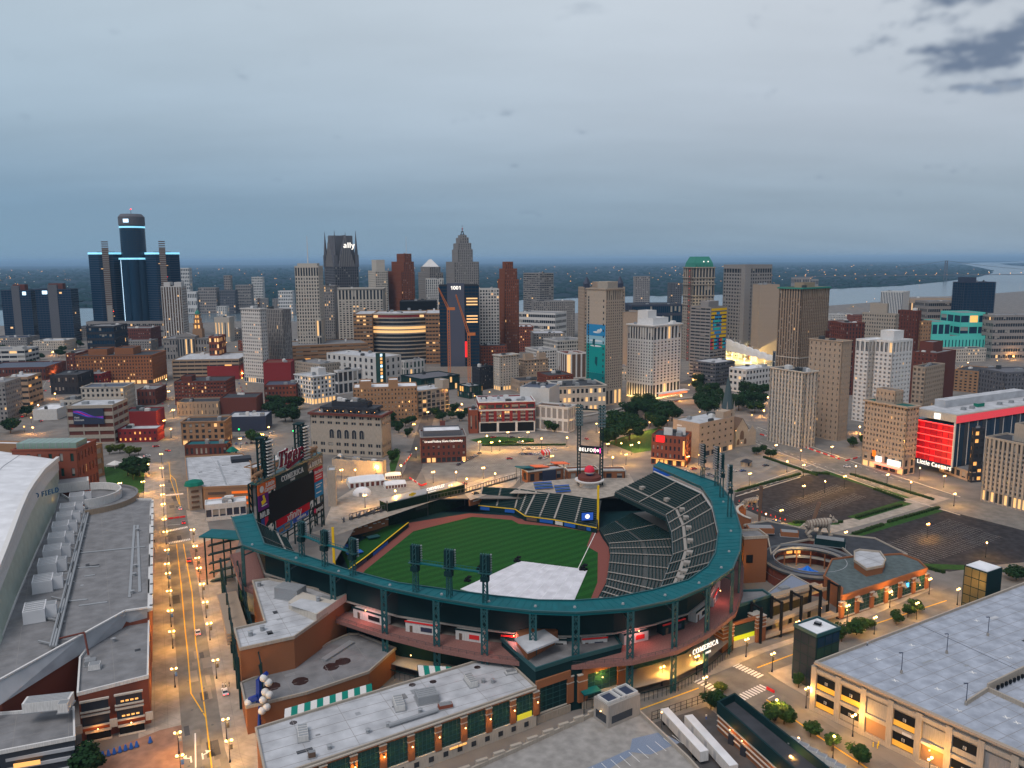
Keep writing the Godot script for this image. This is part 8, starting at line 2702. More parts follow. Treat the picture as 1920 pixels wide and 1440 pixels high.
	for q in[["gallery_roof",[V2(15.0,8.0),V2(19.5,8.0),V2(19.5,7.2),V2(15.0,7.2),V2(15.0,8.0)],M.roof_dark],["gallery_rail",[V2(14.8,8.0),V2(14.8,9.0),V2(15.1,9.0)],M.galv],["outer_rail",[V2(19.4,8.0),V2(19.4,9.0)],M.galv],["shop_wall",[V2(18.8,0),V2(18.8,7.2)],M.brick_dark],["mid_gallery",[V2(15.6,3.9),V2(18.8,3.9),V2(18.8,3.6),V2(15.6,3.6),V2(15.6,4.8)],M.galv]]:
		m=MB.new()
		m.lathe(q[1],Vector3.ZERO,36)
		part(q[0],m,q[2],t)
	for i in 16:
		m=MB.new()
		var an:=TAU*i/16.0
		m.tube(V3(cos(an)*15.4,0,sin(an)*15.4),V3(cos(an)*15.4,7.3,sin(an)*15.4),0.3,0.3)
		part("gallery_post",m,M.brick_orange,t)
	for an in[-1.7,-1.5,-0.3,-2.4]:
		m=MB.new()
		m.bx(V3(cos(an)*18.4,5.6,sin(an)*18.4),V3(0.3,2.0,2.6),Basis(UP,-an))
		part("lit_window",m,M.gold,t)
	lamp_light(t,V3(0,6,-12),24.0,Color(1.0,0.8,0.5),0.2)
	t=thing("carousel_tent","bright blue conical carousel tent inside the round court","tent",V3(125.83,3,-327.68)*V3(1,0,1),0.0)
	for i in 12:
		m=MB.new()
		m.lathe([V2(6.6,2.6),V2(6.6,3.4),V2(3.0,4.9),V2(0.5,7.0),V2(0,7.2)],Vector3.ZERO,1,TAU*i/12,TAU/12)
		part("tent_gore",m,mt(0.01,0.10,0.45,0.6) if i % 2==0 else mt(0.015,0.16,0.60,0.6),t)
	m=MB.new()
	for i in 8:
		m.tube(V3(cos(i*0.785)*6.2,0,sin(i*0.785)*6.2),V3(cos(i*0.785)*6.2,2.8,sin(i*0.785)*6.2),0.15,0.15)
	part("tent_pole",m,M.galv,t)
	t=thing("court_hall","dark roofed hall with terraces round the open court, right of the seats","building")
	var ch:Array=[V2(113.1,-378.2),V2(126.6,-383.7),V2(147.6,-366),V2(168.2,-358.3),V2(173.1,-337.8),V2(148.2,-334.3),V2(148.1,-351.5),V2(137.6,-357.4),V2(122.2,-350.5),V2(113.8,-338.6),V2(120.7,-366.5)]
	outline(t,ch,0,8.0,M.brick_dark,M.roof_dark,0.6,M.stone)
	unit_box(t,V3(144.19,8,-350.22),V3(13,3.2,5),-24.0,M.steel_dark,"dark_plant")
	unit_box(t,V3(129.98,8,-362.58),V3(8,2.4,4),-15.0,M.brick_orange,"brick_plant")
	unit_box(t,V3(116.94,9,-365.16),V3(12,2.8,5),-4.0,M.brick_orange,"brick_plant")
	t=thing("brick_lift_tower","plain orange brick lift tower right of the ballpark","tower",V3(97.85,0,-326.03),8.0)
	m=MB.new()
	m.span(0,10.5,0,20,-9,0)
	part("shaft",m,M.brick_orange,t)
	m=MB.new()
	m.wall([V2(0,0),V2(10.5,0),V2(10.5,-9),V2(0,-9),V2(0,0)],19.6,20.8,0.5)
	part("parapet",m,M.stone,t)
	m=MB.new()
	m.span(0.4,10.1,19.9,20.05,-8.6,-0.4)
	part("roof",m,M.roof,t)
	m=MB.new()
	m.span(1.2,4.2,9.0,12.6,-0.1,0.1)
	part("window",m,M.black,t)
	t=thing("brick_hexagon_block","low hexagonal brick block with grey roof above the arcade","building")
	outline(t,[V2(146.9,-330.7),V2(150,-332.6),V2(157.6,-330),V2(155.9,-321.3),V2(151.5,-314.2),V2(143.5,-310.9),V2(142.5,-320.3)],8.0,12.0,M.brick_orange,M.roof_pale,0.7,M.stone)
	t=thing("pedestrian_ramps","zigzag pedestrian ramps between dark steel posts beside the arcade","ramp")
	for q in[[V3(92.46,8,-284.89),V3(122.18,9,-299.99)],[V3(90.57,4,-278.18),V3(119.05,7,-291.57)],[V3(90.95,1,-275.81),V3(122.69,3,-289.88)],[V3(96.88,11,-286.65),V3(118.43,12,-296.05)]]:
		m=MB.new()
		m.bar(q[0],q[1],4.0,0.5)
		var rd:=part("ramp_deck",m,M.tan,t)
		m=MB.new()
		m.bar(q[0]+V3(0.6,0.6,1.9),q[1]+V3(0.6,0.6,1.9),0.15,1.2)
		part("ramp_side",m,M.stone,rd)
	for i in 5:
		m=MB.new()
		var p:=(V3(88.87,0,-272.04)).lerp(V3(124.59,0,-291.66),i/4.0)
		m.bar(p,p+UP*13.5,0.9,0.9)
		m.bar(p+V3(-2.0,0,-5),p+V3(-2.0,13.5,-5),0.9,0.9)
		m.bar(p+UP*13.0,p+V3(-2.0,13.0,-5),0.6,0.6)
		part("steel_post",m,M.black,t)
	for p in[V3(98.89,3,-285.55),V3(108.69,3,-287.72),V3(118.53,4,-292.48)]:
		lamp_light(t,p,26.0,Color(1.0,0.72,0.2),0.2)
	t=thing("blue_slate_roof","low hall with blue grey slanting roof inside the ramps","building")
	outline(t,[V2(98.7,-295.2),V2(113.9,-313.1),V2(117.7,-303.2),V2(111,-295),V2(99.8,-291.2)],0,9.0,M.dark,mt(0.22,0.26,0.34,0.7,"fine",Vector3.ONE*0.2),0.4,M.stone)
	unit_box(t,V3(106.18,9,-299.16),V3(4,0.8,2.4),20.0,M.galv)
	t=thing("corner_brick_pavilion","banded brick corner pavilion with dark green upper floor at the crossing","building")
	var cp:Array=[V2(73.3,-273.1),V2(82.9,-287.1),V2(94.2,-287.9),V2(95.6,-283.1),V2(76.8,-271.8)]
	outline(t,cp,0,13.0,M.steel_dark,M.roof,0.8,M.steel)
	var ca:=V3(75.11,0,-265.81)
	var cb:=V3(89.05,0,-273.27)
	for q in[[ca,5.2],[cb,4.4]]:
		m=MB.new()
		m.bx(q[0]+V3(-0.6,4.8,-2.0),V3(q[1],9.6,4.6),Basis(UP,0.5))
		var pr:=part("brick_pier",m,M.brick_orange,t)
		for y in[5.6,7.2,8.6,9.6]:
			m=MB.new()
			m.bx(q[0]+V3(-0.6,y,-2.0),V3(q[1]+0.3,0.3,4.9),Basis(UP,0.5))
			part("stone_band",m,M.stone_pale,pr)
	m=MB.new()
	m.bar(ca+V3(0,5.6,-1.2),cb+V3(0,5.6,-1.2),0.4,5.0)
	part("window",m,M.glass_green,t)
	m=MB.new()
	m.bar(ca.lerp(cb,0.15)+V3(0,3.4,-0.9),ca.lerp(cb,0.85)+V3(0,3.4,-0.9),0.2,1.6)
	part("lit_window",m,glow(0.75,0.8,0.05,0.6),t)
	m=MB.new()
	m.bar(ca+V3(0,1.3,-1.0),cb+V3(0,1.3,-1.0),0.6,2.6)
	part("stone_base",m,M.stone_pale,t)
	m=MB.new()
	m.bar(ca+V3(0,9.2,-1.0),cb+V3(0,9.2,-1.0),0.7,1.2)
	part("brick_lintel",m,M.brick_orange,t)
	tiger(V3(124.79,8,-406.27),20.0,2.0,M.stone,"pale stone tiger on the gate wall beside the upper car park")
	tiger(V3(142.85,9,-360.29),10.0,3.0,M.stone,"largest pale stone tiger over the main gate")
	for q in[[V3(125.26,2,-393.2),V3(0.6,21,-1.0),"upright dark giant bat column at the gate beside the upper car park"],[V3(143.57,5,-374.66),V3(6.0,14,-4),"leaning dark giant bat column by the largest stone tiger"]]:
		t=thing("giant_bat",q[2],"column",q[0],0.0,"giant bats at the gate")
		m=MB.new()
		m.tube(Vector3.ZERO,q[1]*0.4,0.55,0.7,10)
		m.tube(q[1]*0.4,q[1],0.7,1.0,10)
		m.lathe([V2(1.0,0),V2(0.8,0.4),V2(0,0.6)],q[1],10)
		part("shaft",m,M.brown,t)
		m=MB.new()
		m.lathe([V2(0.9,-0.3),V2(0.9,0.3),V2(0,0.4)],Vector3.ZERO,10)
		part("knob",m,M.brown,t)
	t=thing("curved_gate_wall","curved brick gate wall with stone coping by the upper car park","wall")
	for i in 6:
		m=MB.new()
		var a0:=2.4+i*0.32
		var cc:=V3(129.81,0,-401.51)
		m.bar(cc+V3(cos(a0)*13,3.5,sin(a0)*13*1.2),cc+V3(cos(a0+0.32)*13,3.5,sin(a0+0.32)*13*1.2),0.9,7.0)
		var ws:=part("brick_segment",m,M.brick_orange,t)
		m=MB.new()
		m.bar(cc+V3(cos(a0)*13,7.2,sin(a0)*13*1.2),cc+V3(cos(a0+0.32)*13,7.2,sin(a0+0.32)*13*1.2),1.4,0.4)
		part("coping",m,M.stone_pale,ws)
	var bb:=[V3(248.2,0,-496.2),28,11.4,31.4,44.1]
	t=thing("arched_office_block","beige office block with small square windows, arched lower windows and bright signs","building",bb[0],bb[1])
	var w:float=bb[2]
	l=bb[3]
	var h:float=bb[4]
	blk(0,0,w,l,h*0.24,h,{"wall":M.stone_warm,"wx":0.42,"wy":0.5,"nf":10,"nl":13,"nr":4,"deep":0.5,"lit":0.03,"blind":0.35,"cornice":0.9,"roof":mt(0.02,0.10,0.09,0.8),"parapet":0.4})
	blk(0.2,-0.2,w-0.4,l-0.4,0,h*0.24,{"wall":M.stone_warm,"wx":0.5,"wy":0.7,"nf":1,"nl":6,"nr":2,"deep":0.5,"lit":0.12,"base":4.5,"basex":0.8,"baselit":0.4,"parapet":-0.2})
	blk(w*0.2,-l*0.35,w*0.7,l*0.45,h,h+8,{"wall":M.stone_warm,"wx":0.3,"wy":0.4,"nf":2,"nl":5,"nr":3,"roof":M.granite})
	flush(t)
	t=thing("bright_marquee","white lit marquee with flared sign panels on the beige office block","sign",bb[0],bb[1])
	for q in[[0.06,0.34,5.2,8.6],[0.50,0.62,5.4,9.0]]:
		m=MB.new()
		m.span(-1.8,-0.3,q[2],q[3],-l*q[1],-l*q[0])
		part("sign_panel",m,M.sign,t)
	m=MB.new()
	m.span(-3.2,-0.3,3.9,4.7,-l*0.66,-l*0.04)
	part("marquee_rim",m,glow(1.0,0.45,0.35,2.0),t)
	m=MB.new()
	m.span(-0.25,0.2,8.0,12.0,-l*0.74,-l*0.66)
	part("orange_banner",m,glow(1.0,0.35,0.02,0.8),t)
	bb=[V3(275.2,0,-489.4),28,128.2,28,40.5]
	t=thing("red_lit_office","glass office block with red neon floors, dark glass side and lit name","office",bb[0],bb[1])
	w=bb[2]
	l=bb[3]
	h=bb[4]
	blk(0.4,-0.4,w-0.8,l-0.8,0,h*0.16,{"wall":M.stone_warm,"wx":0.75,"wy":0.6,"nf":1,"nl":6,"nr":8,"lit":0.1,"parapet":0.0})
	m=MB.new()
	m.span(0.3,w,h*0.17,h*0.84,-l,-0.2)
	part("glass_core",m,M.glass_blue,t)
	m=MB.new()
	m.span(-0.4,w+1.2,h*0.88,h,-l-0.4,0.6)
	part("roof_band",m,M.stone_pale,t)
	m=MB.new()
	m.span(0.6,w,h,h+0.2,-l+0.6,-0.6)
	part("roof",m,M.roof_pale,t)
	m=MB.new()
	m.span(-0.5,w+1.3,h*0.87,h*0.985,0.6,0.75)
	part("pink_soffit_band",m,glow(1.0,0.16,0.2,0.36),t)
	for i in 6:
		m=MB.new()
		var y:=h*(0.20+0.105*i)
		m.span(-0.35,0.0,y+h*0.088,y+h*0.098,-l+0.4,-0.6)
		part("neon_floor_line",m,glow(1.0,0.22,0.2,2.4),t)
		for k in 7:
			m=MB.new()
			m.span(-0.12,0.25,y,y+h*0.085,-l*(k+0.95)/7.0,-l*(k+0.05)/7.0)
			part("red_lit_window",m,glow(1.0,0.01,0.03,[0.2,0.05,0.3,0.1,0.38,0.07,0.16][(k*3+i*2) % 7]),t)
	for i in 14:
		m=MB.new()
		m.span(w*(i+0.5)/14.0-0.12,w*(i+0.5)/14.0+0.12,h*0.17,h*0.87,-0.2,0.12)
		part("white_fin",m,M.white,t)
		m=MB.new()
		m.span(w*i/14.0+0.4,w*(i+0.44)/14.0,h*0.175,h*0.86,-0.2,-0.1)
		part("glass_panel",m,M.glass_blue if i % 2==0 else M.glass,t)
	m=MB.new()
	m.span(-0.5,0.4,h*0.17,h*0.88,-0.6,0.3)
	part("corner_fin",m,M.white,t)
	for q in[[0.12,0.5,5.0],[0.55,0.8,4.0]]:
		m=MB.new()
		m.span(w*0.12,w*0.8,h+0.2,h+q[2],-l*0.9,-l*0.62)
		part("roof_plant",m,M.roof_pale,t)
		break
	unit_box(t,V3(w*0.3,h+0.2,-l*0.35),V3(7,2.4,3),0.0,mt(0.01,0.16,0.11,0.7),"green_unit")
	for f in[0.15,0.22,0.45,0.55,0.68]:
		unit_box(t,V3(w*f,h+0.2,-l*0.28),V3(3.4,1.6,2.4),15.0,M.galv)
	lettering(t,"Little Caesars",2.6,V3(-0.8,h*0.155,-l*0.42),-90.0,M.sign,"lit_name")
	m=MB.new()
	m.bx(V3(-0.9,h*0.935,-l*0.42),V3(0.5,h*0.09,4.0))
	part("roof_emblem",m,M.sign,t)
	var al:=AreaLight3D.new()
	al.name="red_front_light"
	al.area_size=V2(l,h*0.6)
	al.light_color=Color(1.0,0.05,0.06)
	al.light_energy=14.0
	al.shadow_enabled=true
	t.add_child(al)
	al.position=V3(-0.6,h*0.5,-l*0.5)
	al.rotation.y=PI/2
	bd("yellow_lit_strip_block","narrow glass block with yellow lit floors right of the red lit office",V3(282,0,-479.4),12,7.2,3,33.2,{"wall":M.dark,"wx":0.8,"wy":0.5,"nf":7,"nr":2,"lit":0.31,"litmat":M.gold,"blind":0.0})
	bd("gothic_theatre_block","stone theatre block with pointed window heads and upright ribs, right edge",V3(285.4,0,-407.6),28,20,40,36.6,{"wall":M.stone,"spand":M.stone_grey,"wx":0.5,"wy":0.6,"recess":0.35,"nf":9,"nl":16,"nr":5,"deep":0.9,"base":7.0,"baselit":0.4,"attic":6.0,"atticx":0.5,"lit":0.02,"roof":M.roof_dark,"house":[[0.3,1.0,0.1,0.7,9.0]],"cat":"theatre"})
func centre_side()->void:
	var t:Node3D
	var m:MB
	var b:=[V3(-91.2,0,-550.9),76,16.4,54.7,29.4]
	t=thing("athletic_club","beige club block with five tall arched windows and dark roof terrace","building",b[0],b[1])
	var w:float=b[2]
	var l:float=b[3]
	var h:float=b[4]
	var st:={"wall":M.stone,"wx":0.55,"wy":0.45,"nl":9,"nr":5,"mull":1,"deep":0.5,"lit":0.0,"blind":0.1,"roof":M.roof}
	var low:=st.duplicate()
	low.merge({"nf":2,"parapet":-0.3},true)
	blk(0,0,w,l,0,h*0.36,low)
	m=MB.new()
	m.span(0.02,w-0.02,h*0.36,h*0.72,-l+0.02,-0.02)
	part("plain_wall",m,M.stone,t)
	for i in 5:
		m=MB.new()
		var z:=-l*(0.28+0.105*i)
		var hw:=l*0.034
		var arch:=[]
		for k in 9:
			var an:=PI*k/8.0
			arch.append(V3(-0.06,h*0.58+sin(an)*hw,z+cos(an)*hw))
		for k in 8:
			m.tri(V3(-0.06,h*0.58,z),arch[k],arch[k+1])
		m.q(V3(-0.06,h*0.42,z-hw),V3(-0.06,h*0.58,z-hw),V3(-0.06,h*0.58,z+hw),V3(-0.06,h*0.42,z+hw))
		var wd:=part("arched_window",m,M.dark,t)
		m=MB.new()
		for k in 8:
			m.bar(arch[k]+V3(-0.1,0,0),arch[k+1]+V3(-0.1,0,0),0.3,0.25)
		m.bar(V3(-0.16,h*0.42,z-hw),V3(-0.16,h*0.58,z-hw),0.25,0.25)
		m.bar(V3(-0.16,h*0.42,z+hw),V3(-0.16,h*0.58,z+hw),0.25,0.25)
		m.bx(V3(-0.12,h*0.5,z),V3(0.1,h*0.16,0.2))
		part("arch_trim",m,M.stone_pale,wd)
	var upst:=st.duplicate()
	upst.merge({"nf":2,"cornice":1.3,"cormat":M.brick_dark},true)
	blk(0.0,0.0,w,l,h*0.72,h,upst)
	blk(w*0.14,-l*0.12,w*0.72,l*0.72,h,h+5.0,{"wall":M.granite,"wx":0.8,"wy":0.7,"nf":1,"lit":0.1,"roof":M.roof_dark,"parapet":0.2,"cornice":1.4,"cormat":M.dark})
	blk(w*0.22,-l*0.22,w*0.5,l*0.5,h+5.0,h+8.0,{"wall":M.dark,"blank":"RLBE","roof":M.roof_dark})
	flush(t)
	plant(t,w*0.5,l*0.5,h+8,9,w*0.22,-l*0.22)
	for i in 8:
		m=MB.new()
		m.lathe([V2(0,-0.3),V2(0.3,0),V2(0,0.3)],V3(1.2,h+2.4,-l*(0.10+0.11*i)),6)
		part("terrace_lamp",m,M.lampfar,t)
	bd("club_low_wing","low beige wing with dark flat roof before the athletic club",V3(-82.4,0,-496.3),76,6,35,10.1,{"wall":M.stone,"blank":"RLBE","roof":M.roof_dark,"plant":6})
	bd("beige_slab","tall blank beige wall slab right of the scoreboard",V3(-103.8,0,-437.5),10,4.4,10,20.1,{"wall":M.stone,"blank":"RLBE","roof":M.roof_pale,"plant":0})
	for q in[[V3(-90.85,0,-482.99),22.0,12.0,5.5,62.0,"large white event tent with red doors in the tent court"],[V3(-72.28,0,-477.89),13.0,8.0,3.6,70.0,"smaller white frame tent right of the large event tent"],[V3(-76.64,0,-498.77),10.0,6.0,3.0,70.0,"small white tent behind the frame tent"]]:
		t=thing("event_tent",q[5],"tent",q[0],20.0,"white tents in the tent court")
		m=MB.new()
		var hw:float=q[1]*0.5
		var hd:float=q[2]*0.5
		for i in 6:
			var x0:float=-hw+q[1]*i/6.0
			var x1:float=-hw+q[1]*(i+1)/6.0
			for s in[-1.0,1.0]:
				m.q(V3(x0,q[3]*0.62,hd*s),V3(x1,q[3]*0.62,hd*s),V3(x1,q[3]+0.5*sin(PI*(i+1)/6.0),0),V3(x0,q[3]+0.5*sin(PI*i/6.0),0))
		part("tent_roof",m,M.roof_white,t)
		m=MB.new()
		m.span(-hw,hw,0,q[3]*0.62,-hd,hd)
		part("tent_side",m,M.white,t)
		for i in 7:
			m=MB.new()
			m.span(-hw+q[1]*(i+0.2)/7.0,-hw+q[1]*(i+0.8)/7.0,0.2,q[3]*0.52,hd-0.05,hd+0.08)
			part("door_panel",m,M.brick_dark,t)
	t=thing("dome_tent","small white dome tent at the front of the tent court","tent",V3(-89.37,0,-462.29),0.0)
	m=MB.new()
	var dp:=[]
	for i in 6:
		dp.append(V2(5.6*cos(PI*0.5*i/5.0),4.2*sin(PI*0.5*i/5.0)))
	m.lathe(dp,Vector3.ZERO,16)
	part("dome",m,M.roof_white,t)
	m=MB.new()
	m.bx(V3(0,1.1,5.3),V3(1.6,2.2,0.6))
	part("doorway",m,M.galv,t)
	b=[V3(-62.1,0,-533.9),8,30.8,24,17.5]
	t=thing("brick_college","brown brick college block with white roof and lit name","building",b[0],b[1])
	w=b[2]
	l=b[3]
	h=b[4]
	blk(0,0,w,l,0,h,{"wall":M.brick_dark,"wx":0.4,"wy":0.5,"nf":3,"nr":9,"base":4.0,"baselit":0.3,"lit":0.02,"roof":M.roof,"cornice":0.4,"cormat":M.stone_grey})
	blk(w*0.06,-l*0.2,w*0.84,l*0.7,h,h+3.0,{"wall":M.granite,"blank":"RLBE","roof":M.roof_white})
	mb("chimney",M.brick_dark).span(w*0.46,w*0.58,h+2,h+7,-l,-l*0.9)
	flush(t)
	lettering(t,"Grand Valley State University",1.25,V3(w*0.5,h-2.4,0.9),0,M.sign,"lit_name","Droid Serif")
	b=[V3(-26.4,0,-630.3),6,45,30,24.3]
	t=thing("red_white_office","red brick and white banded office with wide dark ground openings","office",b[0],b[1])
	w=b[2]
	l=b[3]
	h=b[4]
	blk(0,0,w,l,0,h*0.36,{"wall":M.white,"glass":M.black,"wx":0.88,"wy":0.85,"nf":1,"nr":3,"lit":0.0,"blind":0.0,"parapet":0.0})
	blk(0.1,-0.1,w-0.2,l-0.2,h*0.365,h*0.74,{"wall":M.brick_red,"spand":M.stone_grey,"wx":0.62,"wy":0.6,"nf":3,"nr":7,"mull":2,"lit":0.03,"parapet":0.0})
	blk(0.0,0.0,w,l,h*0.745,h,{"wall":M.brick_red,"wx":0.86,"wy":0.5,"nf":1,"nr":7,"lit":0.0,"cornice":0.5,"cormat":M.white,"roof":M.roof_pale})
	mb("white_band",M.white).span(-0.15,w+0.15,h*0.73,h*0.78,-l,0.15)
	flush(t)
	plant(t,w,l,h,9)
	bd("red_office_wing","small red brick wing with pale roof left of the red and white office",V3(-34.5,0,-628.5),6,7.6,14,18.2,{"wall":M.brick,"wx":0.3,"wy":0.6,"nf":1,"roof":M.roof_pale})
	bd("white_fly_tower","tall blank white stage tower with dark roof behind the office",V3(30.7,0,-653.9),70,30,25.6,31.4,{"wall":M.whitewall,"blank":"RLBE","roof":M.navy,"plant":5})
	bd("white_opera_block","white theatre block with grey panelled windows right of red office",V3(44.8,0,-628.6),62,13.8,29.8,19.9,{"wall":M.white,"glass":M.stone_grey,"wx":0.7,"wy":0.8,"nf":2,"nl":6,"nr":4,"lit":0.0,"blind":0.0,"cornice":0.4,"roof":M.brown})
	b=[V3(114.8,0,-520.3),66,19,23,19.6]
	t=thing("red_brick_bar","red brick corner bar with red lit sign and a string of amber lights","bar",b[0],b[1])
	w=b[2]
	l=b[3]
	h=b[4]
	blk(0,0,w,l,0,h,{"wall":M.brick,"wx":0.4,"wy":0.55,"nf":3,"nl":8,"nr":2,"lit":0.12,"base":4.0,"baselit":0.6,"litmat":M.gold,"roof":M.roof_dark,"plant":4})
	mb("red_lit_sign",M.red).span(-0.5,0.1,h*0.80,h*1.02,-l*0.86,-l*0.62)
	mb("upright_sign",M.gold).span(-0.8,-0.2,h*0.4,h*0.9,-1.6,-0.6)
	mb("amber_light_string",M.gold).span(-0.6,-0.3,4.1,4.4,-l,0)
	mb("roof_billboard",M.white).span(w*0.3,w*0.34,h,h+5,-l*0.7,-l*0.45)
	mb("roof_billboard",M.white).span(w*0.5,w*0.54,h,h+5,-l*0.35,-l*0.1)
	flush(t)
	plant(t,w,l,h,5)
	t=thing("blue_event_tent","blue drum shaped tent below the red brick bar","tent",V3(97.17,0,-504.4),0.0)
	m=MB.new()
	m.lathe([V2(6.4,0),V2(6.4,3.6),V2(3.0,4.6),V2(0,4.9)],Vector3.ZERO,16)
	part("tent_cover",m,mt(0.01,0.08,0.42,0.6),t)
	m=MB.new()
	m.lathe([V2(6.6,3.3),V2(6.6,3.7)],Vector3.ZERO,16)
	part("tent_band",m,M.blue,t)
	b=[V3(129.2,0,-543.2),40,40.5,23.1,23.8]
	t=thing("grey_theatre","grey brown theatre block with few windows and pale roof","theatre",b[0],b[1])
	blk(0,0,b[2],b[3],0,b[4],{"wall":M.stone_warm,"wx":0.3,"wy":0.3,"nf":4,"nr":6,"blank":"L","base":4.5,"baselit":0.5,"lit":0.03,"roof":M.roof_pale})
	mb("lift_house",M.stone_warm).span(b[2]*0.75,b[2]*0.98,b[4],b[4]+5,-b[3]*0.4,-b[3]*0.1)
	flush(t)
	plant(t,b[2],b[3],b[4],4)
	for k in 2:
		m=MB.new()
		m.span(-0.2,0.1,b[4]- 3.4-k*1.8,b[4]- 2.4-k*1.8,-b[3]*0.84,-b[3]*(0.66+k*0.04))
		part("wall_sign",m,M.white,t)
	var cp:=V3(160.81,0,-561.24)
	t=thing("stone_church","old stone church with steep slate spire and gabled front","church",V3(167.2,0,-582.85),28.0)
	var spire_top:float=V3(169.41,46.66,-600).y
	m=MB.new()
	m.bx(V3(0,13,-12),V3(7.6,26,7.6))
	part("tower",m,M.stone,t)
	for e in[V3(0,20,-8.1)]:
		m=MB.new()
		m.bx(e,V3(2.2,6,0.3))
		part("belfry_opening",m,M.brown,t)
	for s in[V2(-3.4,-15.4),V2(3.4,-15.4),V2(3.4,-8.6),V2(-3.4,-8.6)]:
		m=MB.new()
		m.tube(V3(s.x,24,s.y),V3(s.x,32,s.y),1.1,0.1,4)
		part("pinnacle",m,M.stone_grey,t)
	m=MB.new()
	m.tube(V3(0,26,-12),V3(0,maxf(spire_top,52.0),-12),4.6,0.15,8)
	part("spire",m,mt(0.045,0.075,0.09,0.7),t)
	m=MB.new()
	m.q(V3(-6,0,4),V3(-6,13,4),V3(6,13,4),V3(6,0,4))
	m.tri(V3(-6,13,4),V3(0,21,4),V3(6,13,4))
	m.q(V3(-6,0,-22),V3(-6,13,-22),V3(-6,13,4),V3(-6,0,4))
	m.q(V3(6,0,4),V3(6,13,4),V3(6,13,-22),V3(6,0,-22))
	m.q(V3(-6,0,-22),V3(-6,13,-22),V3(6,13,-22),V3(6,0,-22))
	part("nave_wall",m,M.stone,t)
	m=MB.new()
	for s in[-1.0,1.0]:
		m.q(V3(6.6*s,12.4,4.3),V3(0,21.2,4.3),V3(0,21.2,-22),V3(6.6*s,12.4,-22))
	part("slate_roof",m,M.brown,t)
	for q in[[0.0,9.0,1.9],[-3.4,4.0,1.2],[3.4,4.0,1.2]]:
		m=MB.new()
		for k in 8:
			var a0:=PI*k/8.0
			var a1:=PI*(k+1)/8.0
			m.tri(V3(q[0],q[1],4.12),V3(q[0]+cos(a0)*q[2],q[1]+sin(a0)*q[2]*1.6,4.12),V3(q[0]+cos(a1)*q[2],q[1]+sin(a1)*q[2]*1.6,4.12))
		m.bx(V3(q[0],q[1]- q[2],4.06),V3(q[2]*2,q[2]*2,0.12))
		part("pointed_window",m,M.brown,t)
	m=MB.new()
	m.bx(V3(10,5,0),V3(8,10,8))
	m.tri(V3(6,10,4.02),V3(10,15,4.02),V3(14,10,4.02))
	part("side_chapel",m,M.stone,t)
	lamp_light(t,V3(-8,13,6),60.0,Color(1.0,0.8,0.4),0.2)
	lamp_light(t,V3(-4,4,8),40.0,Color(1.0,0.8,0.4),0.2)
	t=thing("elevated_tram_track","curved concrete tram track on piers with a lit station by the white tower","bridge")
	var tr:=[V3(55.47,7,-658.82),V3(87.89,7,-686.7),V3(118.7,7,-719.8),V3(149.1,7,-738.6),V3(189.4,7,-761.1),V3(228.5,7,-772.4)]
	for i in 5:
		m=MB.new()
		m.bar(tr[i],tr[i+1],4.0,1.3)
		part("track_beam",m,M.concrete,t)
		m=MB.new()
		m.bar(V3(tr[i].x,0,tr[i].z),tr[i],1.4,1.4)
		part("pier",m,M.concrete,t)
	m=MB.new()
	m.bar(V3(139.3,11,-751.2),V3(170.9,11,-775.5),7.0,0.5)
	part("station_roof",m,M.roof_white,t)
	m=MB.new()
	m.bar(V3(140.3,9,-750.9),V3(169.7,9,-774.9),4.0,1.2)
	part("station_window",m,glow(1.0,0.45,0.25,0.7),t)
	t=thing("car_park_kiosk","small grey kiosk with dark hip roof in the theatre car park","kiosk",V3(156.04,0,-522.21),15.0)
	m=MB.new()
	m.bx(V3(0,1.6,0),V3(6,3.2,4))
	part("wall",m,M.stone,t)
	m=MB.new()
	m.tube(V3(0,3.2,0),V3(0,5.0,0),5.0,0.6,4)
	part("hip_roof",m,M.dark,t)
	m=MB.new()
	m.bx(V3(0.6,1.5,2.02),V3(1.2,2.2,0.1))
	part("door",m,M.dark,t)
func lamp_post(at:Vector3,yaw:float,label:String,group:String,heads:int,energy:float,banner:Material=null,h:=6.4)->Node3D:
	var t:=thing("street_lamp",label,"street lamp",at,yaw,group)
	var m:=MB.new()
	m.tube(Vector3.ZERO,UP*0.9,0.28,0.16,8)
	m.tube(UP*0.9,UP*h,0.13,0.09,6)
	part("pole",m,M.black,t)
	m=MB.new()
	if heads>1:
		m.bar(V3(-0.75,h-0.5,0),V3(0.75,h-0.5,0),0.1,0.12)
		for s in[-0.75,0.75]:
			m.tube(V3(s,h-0.5,0),V3(s,h-0.2,0),0.07,0.12)
	m.lathe([V2(0.2,h-0.05),V2(0.1,h+0.35),V2(0,h+0.5)],Vector3.ZERO,6)
	part("bracket",m,M.black,t)
	if banner:
		m=MB.new()
		m.bx(V3(0.55,h-1.9,0),V3(0.75,1.5,0.05))
		part("banner",m,banner,t)
	for i in heads:
		var s:=MB.new()
		var x:=(i*2-1)*0.75 if heads>1 else 0.0
		s.lathe([V2(0,-0.3),V2(0.3,-0.12),V2(0.36,0.1),V2(0.2,0.34),V2(0,0.4)],V3(x,h+0.1,0),8)
		part("globe",s,M.lamp,t)
	var l:=OmniLight3D.new()
	l.name="lamp_glow"
	l.light_energy=energy
	l.light_color=Color(1.0,0.72,0.33)
	l.light_size=0.3
	l.omni_range=120.0
	l.omni_attenuation=2.0
	l.shadow_enabled=true
	t.add_child(l)
	l.position=V3(0,h+0.1,0.55)
	return t
